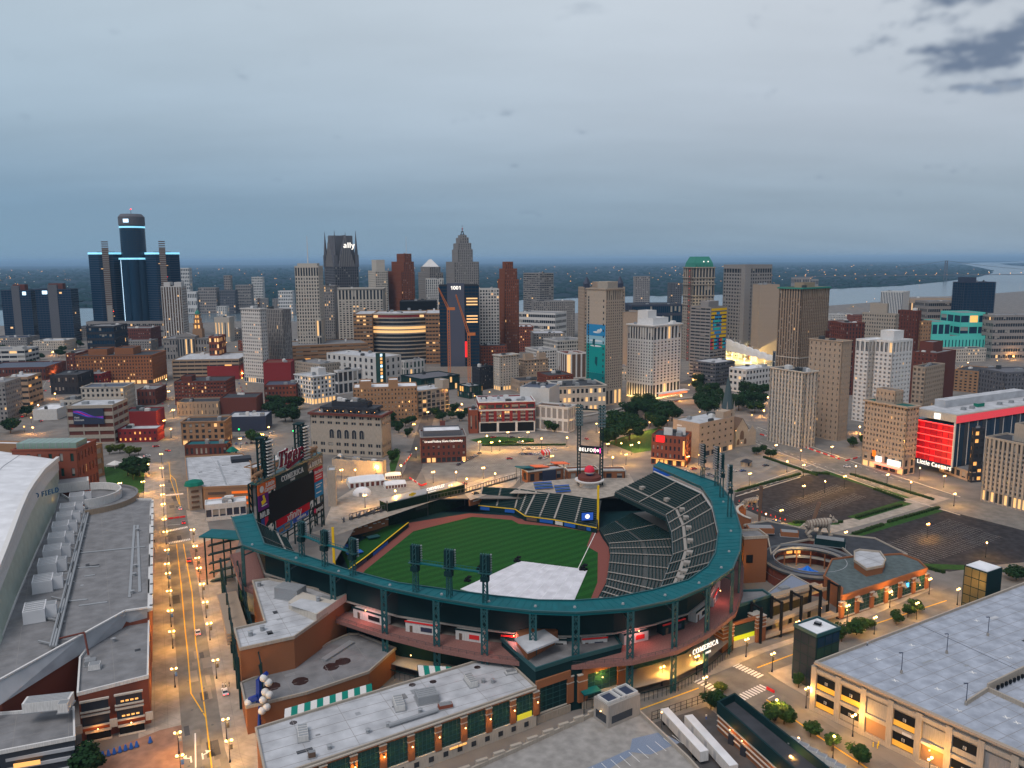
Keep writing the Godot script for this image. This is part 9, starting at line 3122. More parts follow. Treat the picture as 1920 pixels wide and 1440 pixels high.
func car_at(at:Vector3,yaw:float,paint:Material,label:String,group:="cars on the streets",lit:=0)->void:
	var t:=thing("parked_car" if lit==0 else "moving_car",label,"car",at,yaw,group)
	var m:=MB.new()
	var prof:=[V2(-2.2,0.35),V2(-2.25,0.75),V2(-1.7,0.92),V2(-1.15,1.0),V2(0.95,1.0),V2(1.95,0.82),V2(2.25,0.62),V2(2.2,0.35)]
	for i in prof.size():
		var p:Vector2=prof[i]
		var q:Vector2=prof[(i+1) % prof.size()]
		m.q(V3(p.x,p.y,0.88),V3(q.x,q.y,0.88),V3(q.x,q.y,-0.88),V3(p.x,p.y,-0.88))
	for z in[0.88,-0.88]:
		for i in range(1,prof.size()-1):
			m.tri(V3(prof[0].x,prof[0].y,z),V3(prof[i].x,prof[i].y,z),V3(prof[i+1].x,prof[i+1].y,z))
	m.q(V3(-0.95,1.46,0.62),V3(0.3,1.46,0.62),V3(0.3,1.46,-0.62),V3(-0.95,1.46,-0.62))
	part("body",m,paint,t)
	m=MB.new()
	for s in[1.0,-1.0]:
		m.q(V3(-1.6,0.98,0.8*s),V3(-0.95,1.45,0.62*s),V3(0.3,1.45,0.62*s),V3(1.05,0.98,0.8*s))
	m.q(V3(-1.6,0.98,0.8),V3(-0.95,1.45,0.62),V3(-0.95,1.45,-0.62),V3(-1.6,0.98,-0.8))
	m.q(V3(1.05,0.98,0.8),V3(0.3,1.45,0.62),V3(0.3,1.45,-0.62),V3(1.05,0.98,-0.8))
	part("window",m,M.glass,t)
	for x in[-1.35,1.35]:
		for z in[-0.82,0.82]:
			m=MB.new()
			m.tube(V3(x,0.33,z-0.1),V3(x,0.33,z+0.1),0.33,0.33,10)
			part("wheel",m,M.black,t)
	for z in[-0.6,0.6]:
		m=MB.new()
		m.bx(V3(2.2,0.66,z),V3(0.12,0.16,0.36))
		part("headlight",m,M.sign if lit>0 else M.galv,t)
		m=MB.new()
		m.bx(V3(-2.22,0.72,z),V3(0.1,0.16,0.36))
		part("tail_light",m,M.redlamp if lit>0 else M.redpaint,t)
var crowns:=[]
func crown_mesh(seed_n:int,leafs:int)->ArrayMesh:
	var r:=RandomNumberGenerator.new()
	r.seed=seed_n
	var m:=MB.new()
	var lumps:=[]
	for i in 9:
		var a:=r.randf()*TAU
		var d:=r.randf_range(0.15,0.62)
		lumps.append([V3(cos(a)*d,r.randf_range(-0.35,0.55),sin(a)*d),r.randf_range(0.32,0.52)])
	for i in leafs:
		var l:Array=lumps[i % lumps.size()]
		var d:=V3(r.randfn(),r.randfn(),r.randfn()).normalized()
		var p:Vector3=l[0]+d*l[1]*pow(r.randf(),0.3)
		var n:=(d+V3(r.randfn(),r.randfn(),r.randfn())*0.5).normalized()
		var x:=n.cross(V3(0.3,1,0.1)).normalized()*r.randf_range(0.06,0.12)
		var y:=n.cross(x).normalized()*r.randf_range(0.06,0.12)
		m.q(p-x,p+y,p+x,p-y)
	return m.mesh()
func tree(at:Vector3,h:float,w:float,mat:Material,label:String,group:String)->void:
	if crowns.is_empty():
		for i in 5:
			crowns.append(crown_mesh(40+i,1500))
	var t:=thing("tree",label,"tree",at,rng.randf()*360.0,group)
	var m:=MB.new()
	m.tube(Vector3.ZERO,UP*h*0.45,0.035*h,0.022*h,6)
	for i in 3:
		var a:=TAU*i/3.0
		m.tube(UP*h*0.38,V3(cos(a)*w*0.25,h*0.62,sin(a)*w*0.25),0.018*h,0.008*h,5)
	part("trunk",m,M.bark,t)
	var n:=part("crown",crowns[rng.randi() % 5],mat,t)
	n.position=UP*h*0.56
	n.scale=V3(w*0.70,h*0.50,w*0.70)
func person_at(at:Vector3,yaw:float,top:Material,legs:Material,label:String)->void:
	var t:=thing("person",label,"person",at,yaw)
	var m:=MB.new()
	for s in[-1.0,1.0]:
		m.tube(V3(0.1*s,0.05,0.12*s),V3(0.09*s,0.5,0.05*s),0.055,0.075,7)
		m.tube(V3(0.09*s,0.5,0.05*s),V3(0.08*s,0.92,0),0.075,0.105,7)
		m.bx(V3(0.1*s,0.04,0.12*s+0.06),V3(0.1,0.08,0.27))
	part("trousers",m,legs,t)
	m=MB.new()
	m.lathe([V2(0.16,0.86),V2(0.15,1.05),V2(0.19,1.32),V2(0.17,1.44),V2(0.06,1.5)],Vector3.ZERO,9)
	for s in[-1.0,1.0]:
		m.tube(V3(0.19*s,1.42,0),V3(0.25*s,1.14,0.02),0.06,0.048,6)
		m.tube(V3(0.25*s,1.14,0.02),V3(0.24*s,0.9,0.1),0.045,0.035,6)
	part("shirt",m,top,t)
	m=MB.new()
	m.lathe([V2(0.055,1.46),V2(0.06,1.54),V2(0.1,1.62),V2(0.1,1.72),V2(0,1.8)],Vector3.ZERO,9)
	for s in[-1.0,1.0]:
		m.lathe([V2(0,-0.06),V2(0.045,0),V2(0,0.09)],V3(0.24*s,0.82,0.11),6)
	part("body",m,mt(0.3,0.17,0.11,0.7),t)
	m=MB.new()
	m.lathe([V2(0.106,1.68),V2(0.104,1.75),V2(0,1.825)],Vector3.ZERO,9)
	part("hair",m,M.black,t)
func ordinal(i:int)->String:
	return["first","second","third","fourth","fifth","sixth","seventh","eighth","ninth","tenth","eleventh","twelfth","thirteenth","fourteenth","fifteenth","sixteenth"][i]
func street_things()->void:
	var ban:=[mt(0.02,0.05,0.22),mt(0.03,0.03,0.04),mt(0.1,0.12,0.2)]
	var k:=0
	for p in[V3(-89.26,6.4,-197.17),V3(-94.16,6.4,-207.74),V3(-110.04,6.4,-243.52),V3(-121.83,6.4,-270.1),V3(-129.64,6.4,-287.37),V3(-137.78,6.4,-305.77),V3(-145.96,6.4,-324.14),V3(-151.04,6.4,-335.07),V3(-158.25,6.4,-352.12),V3(-169.59,6.4,-377.07),V3(-178.53,6.4,-396.79),V3(-190.04,6.4,-422.43),V3(-198.13,6.4,-440.64),V3(-206.43,6.4,-459.27),V3(-224.29,6.4,-500.1),V3(-240.74,6.4,-537.52)]:
		lamp_post(V3(p.x,0.1,p.z),20.0,"%s twin globe lamp from the viewer along the left pavement of the arena street" % ordinal(k),"lamps along the arena street",2,80.0,ban[k % 2*2]if k<10 else null)
		k+=1
	k=0
	for p in[V3(-78.46,6.4,-203.82),V3(-83,6.4,-214.24),V3(-98.56,6.4,-249.01),V3(-110.83,6.4,-276.34),V3(-119.17,6.4,-294.89),V3(-127.13,6.4,-312.59),V3(-135.1,6.4,-329.94),V3(-140.4,6.4,-341.89),V3(-147.14,6.4,-356.8),V3(-157.47,6.4,-380.01)]:
		lamp_post(V3(p.x,0.1,p.z),20.0,"%s twin globe lamp from the viewer along the ballpark side of the arena street" % ordinal(k),"lamps along the arena street",2,80.0,ban[1])
		k+=1
	k=0
	var cross_names:=["at the crossing by the glass stair tower","before the zigzag ramps","before the first arcade bay","over the hedge of the big garage","before the lit arcade window","by the lower crosswalk","by the far crosswalk of the arcade","at the far end of the arcade","on the garage lawn by the stair tower","by the yellow posts of the garage front","beside the dark green parapet","at the near end of the green parapet","among shrubs behind the green parapet","before the garage gate","on the brick base of the green parapet building","at the corner pavilion","at the ballpark gate under the lit name","left of the ballpark gate","on the crossing corner by the striped crosswalk"]
	for p in[V3(86.56,6.4,-251.38),V3(103.29,6.4,-275.15),V3(127,6.4,-288.49),V3(132.77,6.4,-278.32),V3(149.05,6.4,-301.07),V3(154.32,6.4,-290.55),V3(177.01,6.4,-303.31),V3(171.09,6.4,-313.63),V3(89.97,6.4,-229.42),V3(98.07,6.4,-214.48),V3(88.36,6.4,-204.34),V3(78.52,6.4,-222.89),V3(78.18,6.4,-203.43),V3(109.58,6.4,-194.09),V3(73.21,6.4,-195.32),V3(80.83,6.4,-261.73),V3(60.93,6.4,-249.84),V3(48.14,6.4,-242.91),V3(60.31,6.4,-236.08)]:
		lamp_post(V3(p.x,0.1,p.z),35.0,"twin globe lamp "+cross_names[k],"lamps round the crossing",2 if k not in[10,11,12,14]else 1,90.0,ban[1]if k in[0,2,8,15,18]else null)
		k+=1
	k=0
	var rows:=[[[V3(168.12,6.5,-449.68),V3(184.23,6.5,-459.52),V3(200.07,6.5,-469.79)],"lamp in the upper car park, %s from the left","car park lamps"],[[V3(140.15,6.5,-404.36),V3(130.19,6.5,-398.33),V3(159.74,6.5,-370.13),V3(170.43,6.5,-351.15),V3(204.79,6.5,-381.17),V3(218.21,6.5,-354.61)],"lamp on the rim of the car parks, %s from the left gate","car park lamps"],[[V3(145.01,6.5,-476.95),V3(177.78,6.5,-506.36),V3(185.01,6.5,-496.69),V3(216.8,6.5,-493.38),V3(227.19,6.5,-472.89),V3(233.26,6.5,-456.3),V3(245.79,6.5,-432.3),V3(272.21,6.5,-444.47),V3(279.52,6.5,-431.69)],"lamp beside the wide avenue, %s from the left","avenue lamps"],[[V3(185.51,7,-552.46),V3(197.35,7,-536.2),V3(222.64,7,-546.72),V3(255.97,7,-567.74),V3(249.28,7,-501.54),V3(254.49,7,-488.09),V3(259.76,7,-469.21)],"lamp on the far side of the wide avenue, %s from the left","avenue lamps"],[[V3(-82.68,6.5,-435.12),V3(-66.97,6.5,-444.26),V3(-49.24,6.5,-484.54),V3(-35,6.5,-484.26),V3(-36.09,6.5,-454.61),V3(-27.51,6.5,-468.24),V3(-18.48,6.5,-494.22),V3(-10.78,6.5,-480.03)],"lamp along the street behind the outfield, %s from the left","lamps behind the outfield"],[[V3(-23.73,6.5,-567.82),V3(-18.91,6.5,-587.19),V3(-14.82,6.5,-565.91),V3(-9.1,6.5,-569.2),V3(-3.45,6.5,-599.89),V3(7.5,6.5,-568.82),V3(11.99,6.5,-599.52),V3(21.32,6.5,-577.23),V3(26.48,6.5,-523.84),V3(40.33,6.5,-580.35)],"lamp round the oval lawn and plaza car park, %s from the left","plaza lamps"],[[V3(68.09,6.5,-558.94),V3(66.66,6.5,-520.06),V3(76.51,6.5,-527.2),V3(67.17,6.5,-630.18),V3(66.67,6.5,-598.18),V3(77.77,6.5,-560.39),V3(84.24,6.5,-555.26),V3(124.72,6.5,-524.67),V3(116.66,6.5,-520.44)],"lamp round the park corner, %s in the list from the fork","park lamps"],[[V3(-201.64,6.5,-582.49),V3(-251.7,6.5,-774.7),V3(-189.44,6.5,-596.85),V3(-192.79,6.5,-624.36),V3(-211.4,6.5,-749.4),V3(-71.26,6.5,-500.6),V3(-78.79,6.5,-631.83),V3(-67.37,6.5,-548.93),V3(-73.03,6.5,-683.92),V3(-53.4,6.5,-719.5),V3(-107.44,6.5,-490.81),V3(-98.7,6.5,-490.63),V3(-86.69,6.5,-496.92)],"lamp in the streets left of the club block, %s from the left","lamps by the club block"],[[V3(-232.96,6.5,-462.83),V3(-236.36,6.5,-508.07),V3(-220.81,6.5,-466.07),V3(-267.91,6.5,-618.15),V3(-287.52,6.5,-652.37),V3(-317.5,6.5,-713.7),V3(-299.9,6.5,-700.2),V3(-357.5,6.5,-803.8),V3(-347.6,6.5,-803.4),V3(-386.1,6.5,-889)],"lamp on the far part of the arena street, %s from the left","lamps along the arena street"]]
	for r in rows:
		k=0
		for p in r[0]:
			lamp_post(V3(p.x,0,p.z),30.0,r[1]% ordinal(k),r[2],1 if k % 2 else 2,150.0,null,7.0)
			k+=1
	var far:=[[V3(-326.92,5,-614.7),V3(-413.73,5,-679.25),V3(-442,5,-739),V3(-494.8,5,-852.5),V3(-544.2,5,-956.8),V3(-614.9,5,-1107.7),V3(-668.6,5,-1224.4),V3(-726.8,5,-1349.4),V3(-464.3,5,-806.3),V3(-396.67,5,-640.82),V3(-386.69,5,-636.37),V3(-421.33,5,-663.29),V3(-681.4,5,-1189),V3(-552,5,-1218.9),V3(-592.1,5,-1324.9),V3(-502.4,5,-1127.7),V3(-452.5,5,-1001.3),V3(-735.8,5,-1656.9),V3(-643.3,5,-1461.3),V3(-469.1,5,-1318.6),V3(-403.7,5,-1142.6),V3(-346.7,5,-997.2),V3(-320.6,5,-948.4),V3(-288.7,5,-864.2),V3(-383.7,5,-1175.3),V3(-431.3,5,-1251),V3(-303.9,5,-864.7),V3(-297.4,5,-925.3)],[V3(-76.8,5,-1027.9),V3(-55.9,5,-985.8),V3(-33.7,5,-915.7),V3(-22.7,5,-802.1),V3(-10.3,5,-760.8),V3(-36.8,5,-780),V3(-46.5,5,-733),V3(-48.7,5,-706.3),V3(32.64,5,-693.81),V3(41.9,5,-733.2),V3(49.5,5,-768),V3(53.6,5,-724.6),V3(139.1,5,-922.4),V3(160.9,5,-977.3),V3(142.4,5,-842.1),V3(205.3,5,-928.8),V3(200.3,5,-878.3),V3(197.4,5,-840.2),V3(246.9,5,-1025.4),V3(276.1,5,-1093.5),V3(232.7,5,-901.8)],[V3(95.31,5,-638.86),V3(104.93,5,-656.18),V3(107.17,5,-632.2),V3(112.32,5,-644.9),V3(94.81,5,-618.14),V3(124.48,5,-683.83),V3(135.1,5,-701.1),V3(147.9,5,-727.3),V3(164.9,5,-773.7),V3(187.3,5,-840.5),V3(185.6,5,-773.1),V3(202.4,5,-788.4),V3(203.8,5,-763.3),V3(163.78,5,-690.15),V3(180.3,5,-694.71),V3(223.8,5,-714.3),V3(220.73,5,-693.57),V3(204.76,5,-674.38),V3(246,5,-762),V3(128.76,5,-653.31),V3(92.12,5,-571.66)],[V3(361.7,5,-923),V3(547.1,5,-1283.3),V3(275.06,5,-623.76),V3(289.67,5,-644.64),V3(611.8,5,-1351.7),V3(681.9,5,-1347.8),V3(662,5,-1277.3),V3(700.4,5,-1328.2),V3(643.4,5,-1198.6),V3(754.7,5,-1362.9),V3(797.6,5,-1410.6),V3(732.8,5,-1256.9),V3(762.7,5,-1272.1),V3(732.6,5,-1194.2),V3(791.4,5,-1270.6),V3(566.3,5,-961.4),V3(578.5,5,-1011.8),V3(627.5,5,-1031.6),V3(675.6,5,-1076),V3(896.9,5,-1458.4),V3(937,5,-2211),V3(1078.4,5,-2451),V3(1188,5,-2642.2),V3(1113.5,5,-2273.3)]]
	var bulb:=MB.new()
	bulb.lathe([V2(0,-0.7),V2(0.75,0),V2(0,0.7)],Vector3.ZERO,6)
	var bm:=bulb.mesh()
	var post:=MB.new()
	post.tube(V3(0,-5,0),V3(0,-0.4,0),0.14,0.1,4)
	var pm:=post.mesh()
	var fn:=["left quarter of the town","streets in the middle of the town","park and tram streets","streets at the upper right"]
	for g in 4:
		k=0
		for p in far[g]:
			var t:=thing("far_street_lamp","small warm lamp on a post in the "+fn[g],"street lamp",p,0.0,"far lamps in the "+fn[g])
			part("bulb",bm,M.lampfar,t)
			part("post",pm,M.black,t)
			if k % 2==0:
				var l:=OmniLight3D.new()
				l.name="lamp_glow"
				l.light_energy=240.0
				l.light_color=Color(1.0,0.70,0.36)
				l.light_size=0.4
				l.omni_range=150.0
				l.omni_attenuation=2.0
				l.shadow_enabled=true
				t.add_child(l)
				l.position=V3(0,0.3,1.0)
			k+=1
	k=0
	for p in[V3(-654.7,6,-1483.2),V3(-626.4,6,-1429),V3(-498.2,6,-1402),V3(-398.4,6,-1133.9),V3(-377.6,6,-1101.4),V3(-359,6,-1065),V3(-362.3,6,-1113.2),V3(-215.41,6,-621.19),V3(-170.63,6,-614.09),V3(-167.28,6,-614)]:
		var t:=thing("traffic_light","green traffic light over a far junction, %s from the left" % ordinal(k),"traffic light",p,0.0,"green traffic lights")
		part("green_lamp",bm,M.green,t)
		part("post",pm,M.black,t)
		k+=1
	var paints:=[mt(0.55,0.55,0.56,0.3),mt(0.03,0.035,0.045,0.3),mt(0.35,0.02,0.02,0.3),mt(0.18,0.2,0.23,0.3),mt(0.02,0.06,0.18,0.3)]
	car_at(V3(-117.46,0.02,-281.87),116.0,paints[0],"white car driving towards the viewer on the yellow lined street","cars on the streets",1)
	car_at(V3(-92.48,0.13,-239.69),116.0,paints[0],"white hatchback with lit tail lamps parked on the pavement","cars on the streets",1)
	car_at(V3(-149.92,0.02,-355.27),116.0,paints[2],"red car on the arena street beside the ballpark corner","cars on the streets",1)
	car_at(V3(-174.35,0.02,-409.77),116.0,paints[2],"dark red car waiting behind the stop line","cars on the streets",1)
	car_at(V3(-185.86,0.02,-433.91),116.0,paints[0],"white car beyond the stop line of the arena street","cars on the streets",1)
	car_at(V3(-252.03,0.02,-573.54),150.0,paints[2],"red car turning into the street by the red pub","cars on the streets",1)
	car_at(V3(-266.27,0.02,-587.42),30.0,paints[2],"red car with lit tail lamps beside the pub corner","cars on the streets",1)
	car_at(V3(-259.7,0.02,-557.59),40.0,paints[0],"white car by the peaked tents","cars on the streets",1)
	car_at(V3(-296.7,0.02,-666.47),116.0,paints[0],"white car far along the arena street, near the ochre block","cars on the streets",1)
	car_at(V3(-286.94,0.02,-644.81),116.0,paints[1],"dark car far along the arena street, near the ochre block","cars on the streets",1)
	k=0
	for p in[V3(8.34,0.05,-574.29),V3(11.46,0.05,-574.22),V3(14.58,0.05,-574.15),V3(17.31,0.05,-574.09),V3(6.57,0.05,-558.01),V3(9.61,0.05,-557.95),V3(12.64,0.05,-557.88),V3(15.68,0.05,-557.81),V3(18.71,0.05,-557.75),V3(26.19,0.05,-572.22),V3(30.77,0.05,-570.45)]:
		car_at(p,120.0,paints[[0,1,0,0,3,1,4,0,0,0,0][k]],["white car, first of the back row in the plaza car park","black car, second of the back row in the plaza car park","white car, third of the back row in the plaza car park","white car, fourth of the back row in the plaza car park","grey car, first of the near row in the plaza car park","black car, second of the near row in the plaza car park","blue car, third of the near row in the plaza car park","white car, fourth of the near row in the plaza car park","white car, fifth of the near row in the plaza car park","white car standing alone right of the back row","white car at the right end of the back row"][k],"cars in the plaza car park")
		k+=1
	k=0
	for q in[[V3(-2.12,0.05,-544.26),2,10.0,"red car alone in the middle of the plaza car park"],[V3(6.83,0.02,-611.9),0,30.0,"white car at the right end of the oval lawn"],[V3(5.83,0.02,-595.31),0,30.0,"white car on the near side of the oval lawn"],[V3(-0.22,0.02,-612.06),1,30.0,"dark car on the far side of the oval lawn"],[V3(-14.75,0.02,-612.41),2,30.0,"orange red car on the far side of the oval lawn"],[V3(57.23,0.02,-605.07),2,110.0,"red van-like car on the park street"],[V3(19.4,0.05,-545.32),1,60.0,"dark car by the red tent in the plaza car park"],[V3(22.74,0.05,-545.24),0,60.0,"white car by the red tent in the plaza car park"],[V3(112.38,0.05,-507.88),0,20.0,"white car behind the right-hand roof, left one"],[V3(116.1,0.05,-501.24),1,20.0,"dark car behind the right-hand roof, second one"],[V3(116.12,0.05,-492.32),0,20.0,"white car behind the right-hand roof, third one"],[V3(127.79,0.05,-514.3),3,20.0,"grey car behind the floodlight racks"],[V3(144.12,0.05,-508.57),0,20.0,"white car beside the hedge of the theatre car park"],[V3(149.99,0.05,-508.46),4,20.0,"blue car beside the hedge of the theatre car park"],[V3(169.07,0.05,-521.75),1,20.0,"dark car right of the theatre car park kiosk"],[V3(203.9,0.02,-583.66),1,-30.0,"black car on the wide avenue below the slim cream tower"],[V3(221.61,0.02,-518),0,-30.0,"white car on the wide avenue before the lit marquee"],[V3(-29.91,0.05,-480.47),2,40.0,"red car behind the fountain deck"],[V3(-21.78,0.3,-460.06),1,30.0,"black car on the walk behind right centre field"],[V3(138.6,0.05,-407.25),4,-30.0,"dark blue car by the main gate"],[V3(135.7,0.05,-440.18),4,-30.0,"navy car at the left end of the upper car park"],[V3(-193.51,0.02,-634.33),0,60.0,"white car in the street left of the club block"],[V3(-203.78,0.02,-646.91),2,60.0,"orange lit car queue front left of the club block"],[V3(-209.96,0.02,-638.79),1,20.0,"dark car in the lot left of the club block"],[V3(-213,0.02,-634.8),3,20.0,"grey car in the lot left of the club block"]]:
		car_at(q[0],q[2],paints[q[1]],q[3])
	k=0
	for p in[V3(-538.1,0.4,-922.7),V3(-501.5,0.4,-852.5),V3(-498.5,0.4,-838.4),V3(-491.2,0.4,-811.5),V3(-428.94,0.4,-686.22),V3(-418.24,0.4,-663.35),V3(-415.16,0.4,-652.51),V3(-438.3,0.4,-705.7),V3(-570,0.4,-990.4),V3(-548.7,0.4,-966.4),V3(-550.5,0.4,-935.7),V3(-409.65,0.4,-685.71),V3(-451.9,0.4,-742.2)]:
		car_at(p,140.0,paints[k % 5],"%s car with red lamps on the busy left avenue" % ordinal(k),"traffic on the left avenue",1)
		k+=1
	k=0
	for q in[[V3(-324.4,0,-735.4),V3(-459.1,0,-1038.8),9],[V3(-312.8,0,-721.9),V3(-419.8,0,-964.4),7],[V3(-221.36,0,-615.51),V3(-194.27,0,-622.55),8],[V3(-212.86,0,-593.3),V3(-188,0,-601.7),7],[V3(-36.34,0,-529),V3(-21.39,0,-565.25),6],[V3(111.89,0,-497.64),V3(122.93,0,-467.35),7],[V3(119.1,0,-514.66),V3(134.96,0,-482.31),7],[V3(-342.7,0,-984.7),V3(-253.3,0,-761),8],[V3(-598.8,0,-994.3),V3(-575.9,0,-1012.8),6],[V3(-387.5,0,-788.7),V3(-361.8,0,-800.3),6],[V3(128.8,0,-749.9),V3(163.7,0,-772.1),8],[V3(-304.75,0,-552.42),V3(-270.72,0,-505.13),7]]:
		for i in q[2]:
			if rng.randf()<0.2:
				continue
			var d:Vector3=q[1]- q[0]
			car_at(q[0].lerp(q[1],(i+rng.randf()*0.15)/q[2]),rad_to_deg(atan2(-d.z,d.x))+(90.0 if k in[2,3,5,6,8]else 0.0),paints[rng.randi() % 5],"car parked "+["left of the arena street, near the red pub","right of the arena street by the dark red hotel","in the back row of the lot left of the club block","in the near row of the lot left of the club block","beside the brick college","in the near row behind the right-hand roof","in the far row behind the right-hand roof","along the far avenue below the white office block","beside the left avenue","behind the red walled store","under the tram track","on the deck left of the lawn"][k],"row %d of parked cars" % k)
		k+=1
	var lots:=[[[V3(70.66,0,-579.87),V3(77.89,0,-590.16),V3(79.85,0,-621.8),V3(88.25,0,-621.59),V3(90.3,0,-652.35),V3(85.07,0,-663.41),V3(99.09,0,-652.12),V3(101.79,0,-685.94),V3(110.57,0,-697.77),V3(114.48,0,-678.56),V3(119.3,0,-722.9),V3(125.5,0,-702.3),V3(114.47,0,-651.73),V3(127.32,0,-673.6),V3(118.03,0,-634.87),V3(136.35,0,-697.07),V3(136.38,0,-673.37),V3(101.77,0,-627.2),V3(125.44,0,-651.45),V3(89.7,0,-602.54)],15.0,M.leaf_dark,"tree of the left park wood"],[[V3(191.4,0,-825.6),V3(192,0,-792.8),V3(203.8,0,-808.5),V3(202.4,0,-771),V3(204,0,-747.7),V3(188,0,-734.3),V3(178.2,0,-734.6),V3(206.4,0,-720.5),V3(217.5,0,-733.5),V3(217.1,0,-707.3),V3(233.9,0,-746.8),V3(250.1,0,-791),V3(239.5,0,-791.3),V3(236.2,0,-807.5),V3(204.9,0,-872),V3(171.43,0,-696.12)],15.0,M.leaf_dark,"tree of the right park wood"],[[V3(-219.5,0,-719.4),V3(-208.5,0,-701.5),V3(-196.04,0,-682.08),V3(-198,0,-706.1),V3(-201.4,0,-737.3),V3(-212.4,0,-732.2),V3(-188.75,0,-677.28),V3(-223.9,0,-746.1)],13.0,M.leaf_dark,"tree in the grove left of the club block"],[[V3(-407.28,0,-639.64),V3(-248.44,0,-504.7),V3(-240.78,0,-495.64),V3(-240.79,0,-504.55),V3(-251.34,0,-515.33)],12.0,M.leaf_dark,"round tree on the lawn beside the arena"],[[V3(63.61,0,-229.75),V3(85.92,0,-214.41),V3(89.47,0,-207.73),V3(94.37,0,-201.64),V3(78.09,0,-222.65),V3(80.4,0,-220.95)],6.0,M.leaf,"small street tree behind the green parapet"],[[V3(118.63,0,-272.94),V3(126.3,0,-278.3),V3(131.89,0,-282.55),V3(144.86,0,-286.85),V3(151.95,0,-292.27),V3(156.46,0,-296)],5.6,M.leaf,"street shrub tree beside the garage wall"],[[V3(-290.13,0,-564.68),V3(-283.94,0,-567.77),V3(-273.13,0,-559.53),V3(-268.06,0,-562.6)],7.0,M.leaf_pale,"yellow green street tree behind the tents"],[[V3(-89.06,0,-656.9),V3(-85.06,0,-667.8),V3(-96.44,0,-646.42),V3(-59.78,0,-678.51),V3(-53.76,0,-690.09),V3(-76.1,0,-741.9),V3(-40.4,0,-701.9),V3(-102.83,0,-675.04),V3(-90.94,0,-631.91),V3(-82.06,0,-616.01),V3(-53.2,0,-714.8),V3(-45.08,0,-678.12),V3(-66.38,0,-690.43),V3(34.09,0,-632.88),V3(37.13,0,-641)],9.0,M.leaf_dark,"tree along the college street"],[[V3(31.29,0,-637.02),V3(-17.4,0,-732.1),V3(-26.4,0,-721.8),V3(-194.51,0,-596.44),V3(-202.12,0,-607.54),V3(-82.4,0,-535.74)],9.0,M.leaf,"single tree in the central streets"],[[V3(260.1,0,-580.73),V3(271.79,0,-589.23),V3(269.92,0,-571.98),V3(250.14,0,-575.81),V3(394,0,-802.5),V3(412.7,0,-818.5),V3(409.4,0,-795.6),V3(250.98,0,-617.65),V3(242.55,0,-612.06)],9.0,M.leaf_dark,"tree among the blocks at the right"],[[V3(738.3,0,-1203),V3(732.7,0,-1167.9),V3(672.1,0,-1118),V3(774.5,0,-1321.1),V3(703.7,0,-1226.9),V3(709.1,0,-1282),V3(854.3,0,-1410.6),V3(710.3,0,-1324.5),V3(834.1,0,-1318.1),V3(641.5,0,-1172.1)],15.0,M.leaf_dark,"tree in the green square at the upper right"],[[V3(-629,0,-1045.5),V3(-668.8,0,-1132.3),V3(-659.6,0,-1163.4),V3(-692,0,-1233.3),V3(-581.8,0,-993.6),V3(-437.8,0,-712.6),V3(-745.9,0,-1296.8),V3(-661.2,0,-1046.7),V3(-685,0,-1103),V3(-707.5,0,-1152.6),V3(-734,0,-1328.9),V3(-698.1,0,-1294.5),V3(-787.6,0,-1237.7)],11.0,M.leaf_dark,"tree beside the busy left avenue"],[[V3(172.56,0,-554.6),V3(179.77,0,-560.82),V3(179.73,0,-545.14)],6.0,M.leaf_dark,"small dark tree against the stone church"]]
	for r in lots:
		k=0
		for p in r[0]:
			var h:float=r[1]*rng.randf_range(0.8,1.15)
			tree(p,h,h*rng.randf_range(0.8,1.1),r[2],r[3],"trees: "+r[3])
			k+=1
	tree(V3(-113.88,0,-198.29),9.0,9.0,M.leaf_dark,"large dark tree cut by the bottom edge before the arena","")
	tree(V3(-134.11,0,-193.35),9.0,9.0,M.leaf_dark,"dark tree in the bottom left corner","")
	tree(V3(60.67,0,-229.18),6.0,6.0,M.leaf_dark,"round dark tree at the corner of the trailer yard","")
	tree(V3(66.16,0,-238.37),3.6,4.0,M.leaf_pale,"small lamp lit tree at the crossing corner","")
	tree(V3(91.87,0,-241.34),5.0,3.6,M.leaf,"small tree on the lawn of the garage stair tower","")
	tree(V3(215.76,0,-327.94),6.0,8.0,M.leaf_dark,"dark tree beside the far glazed stair tower","")
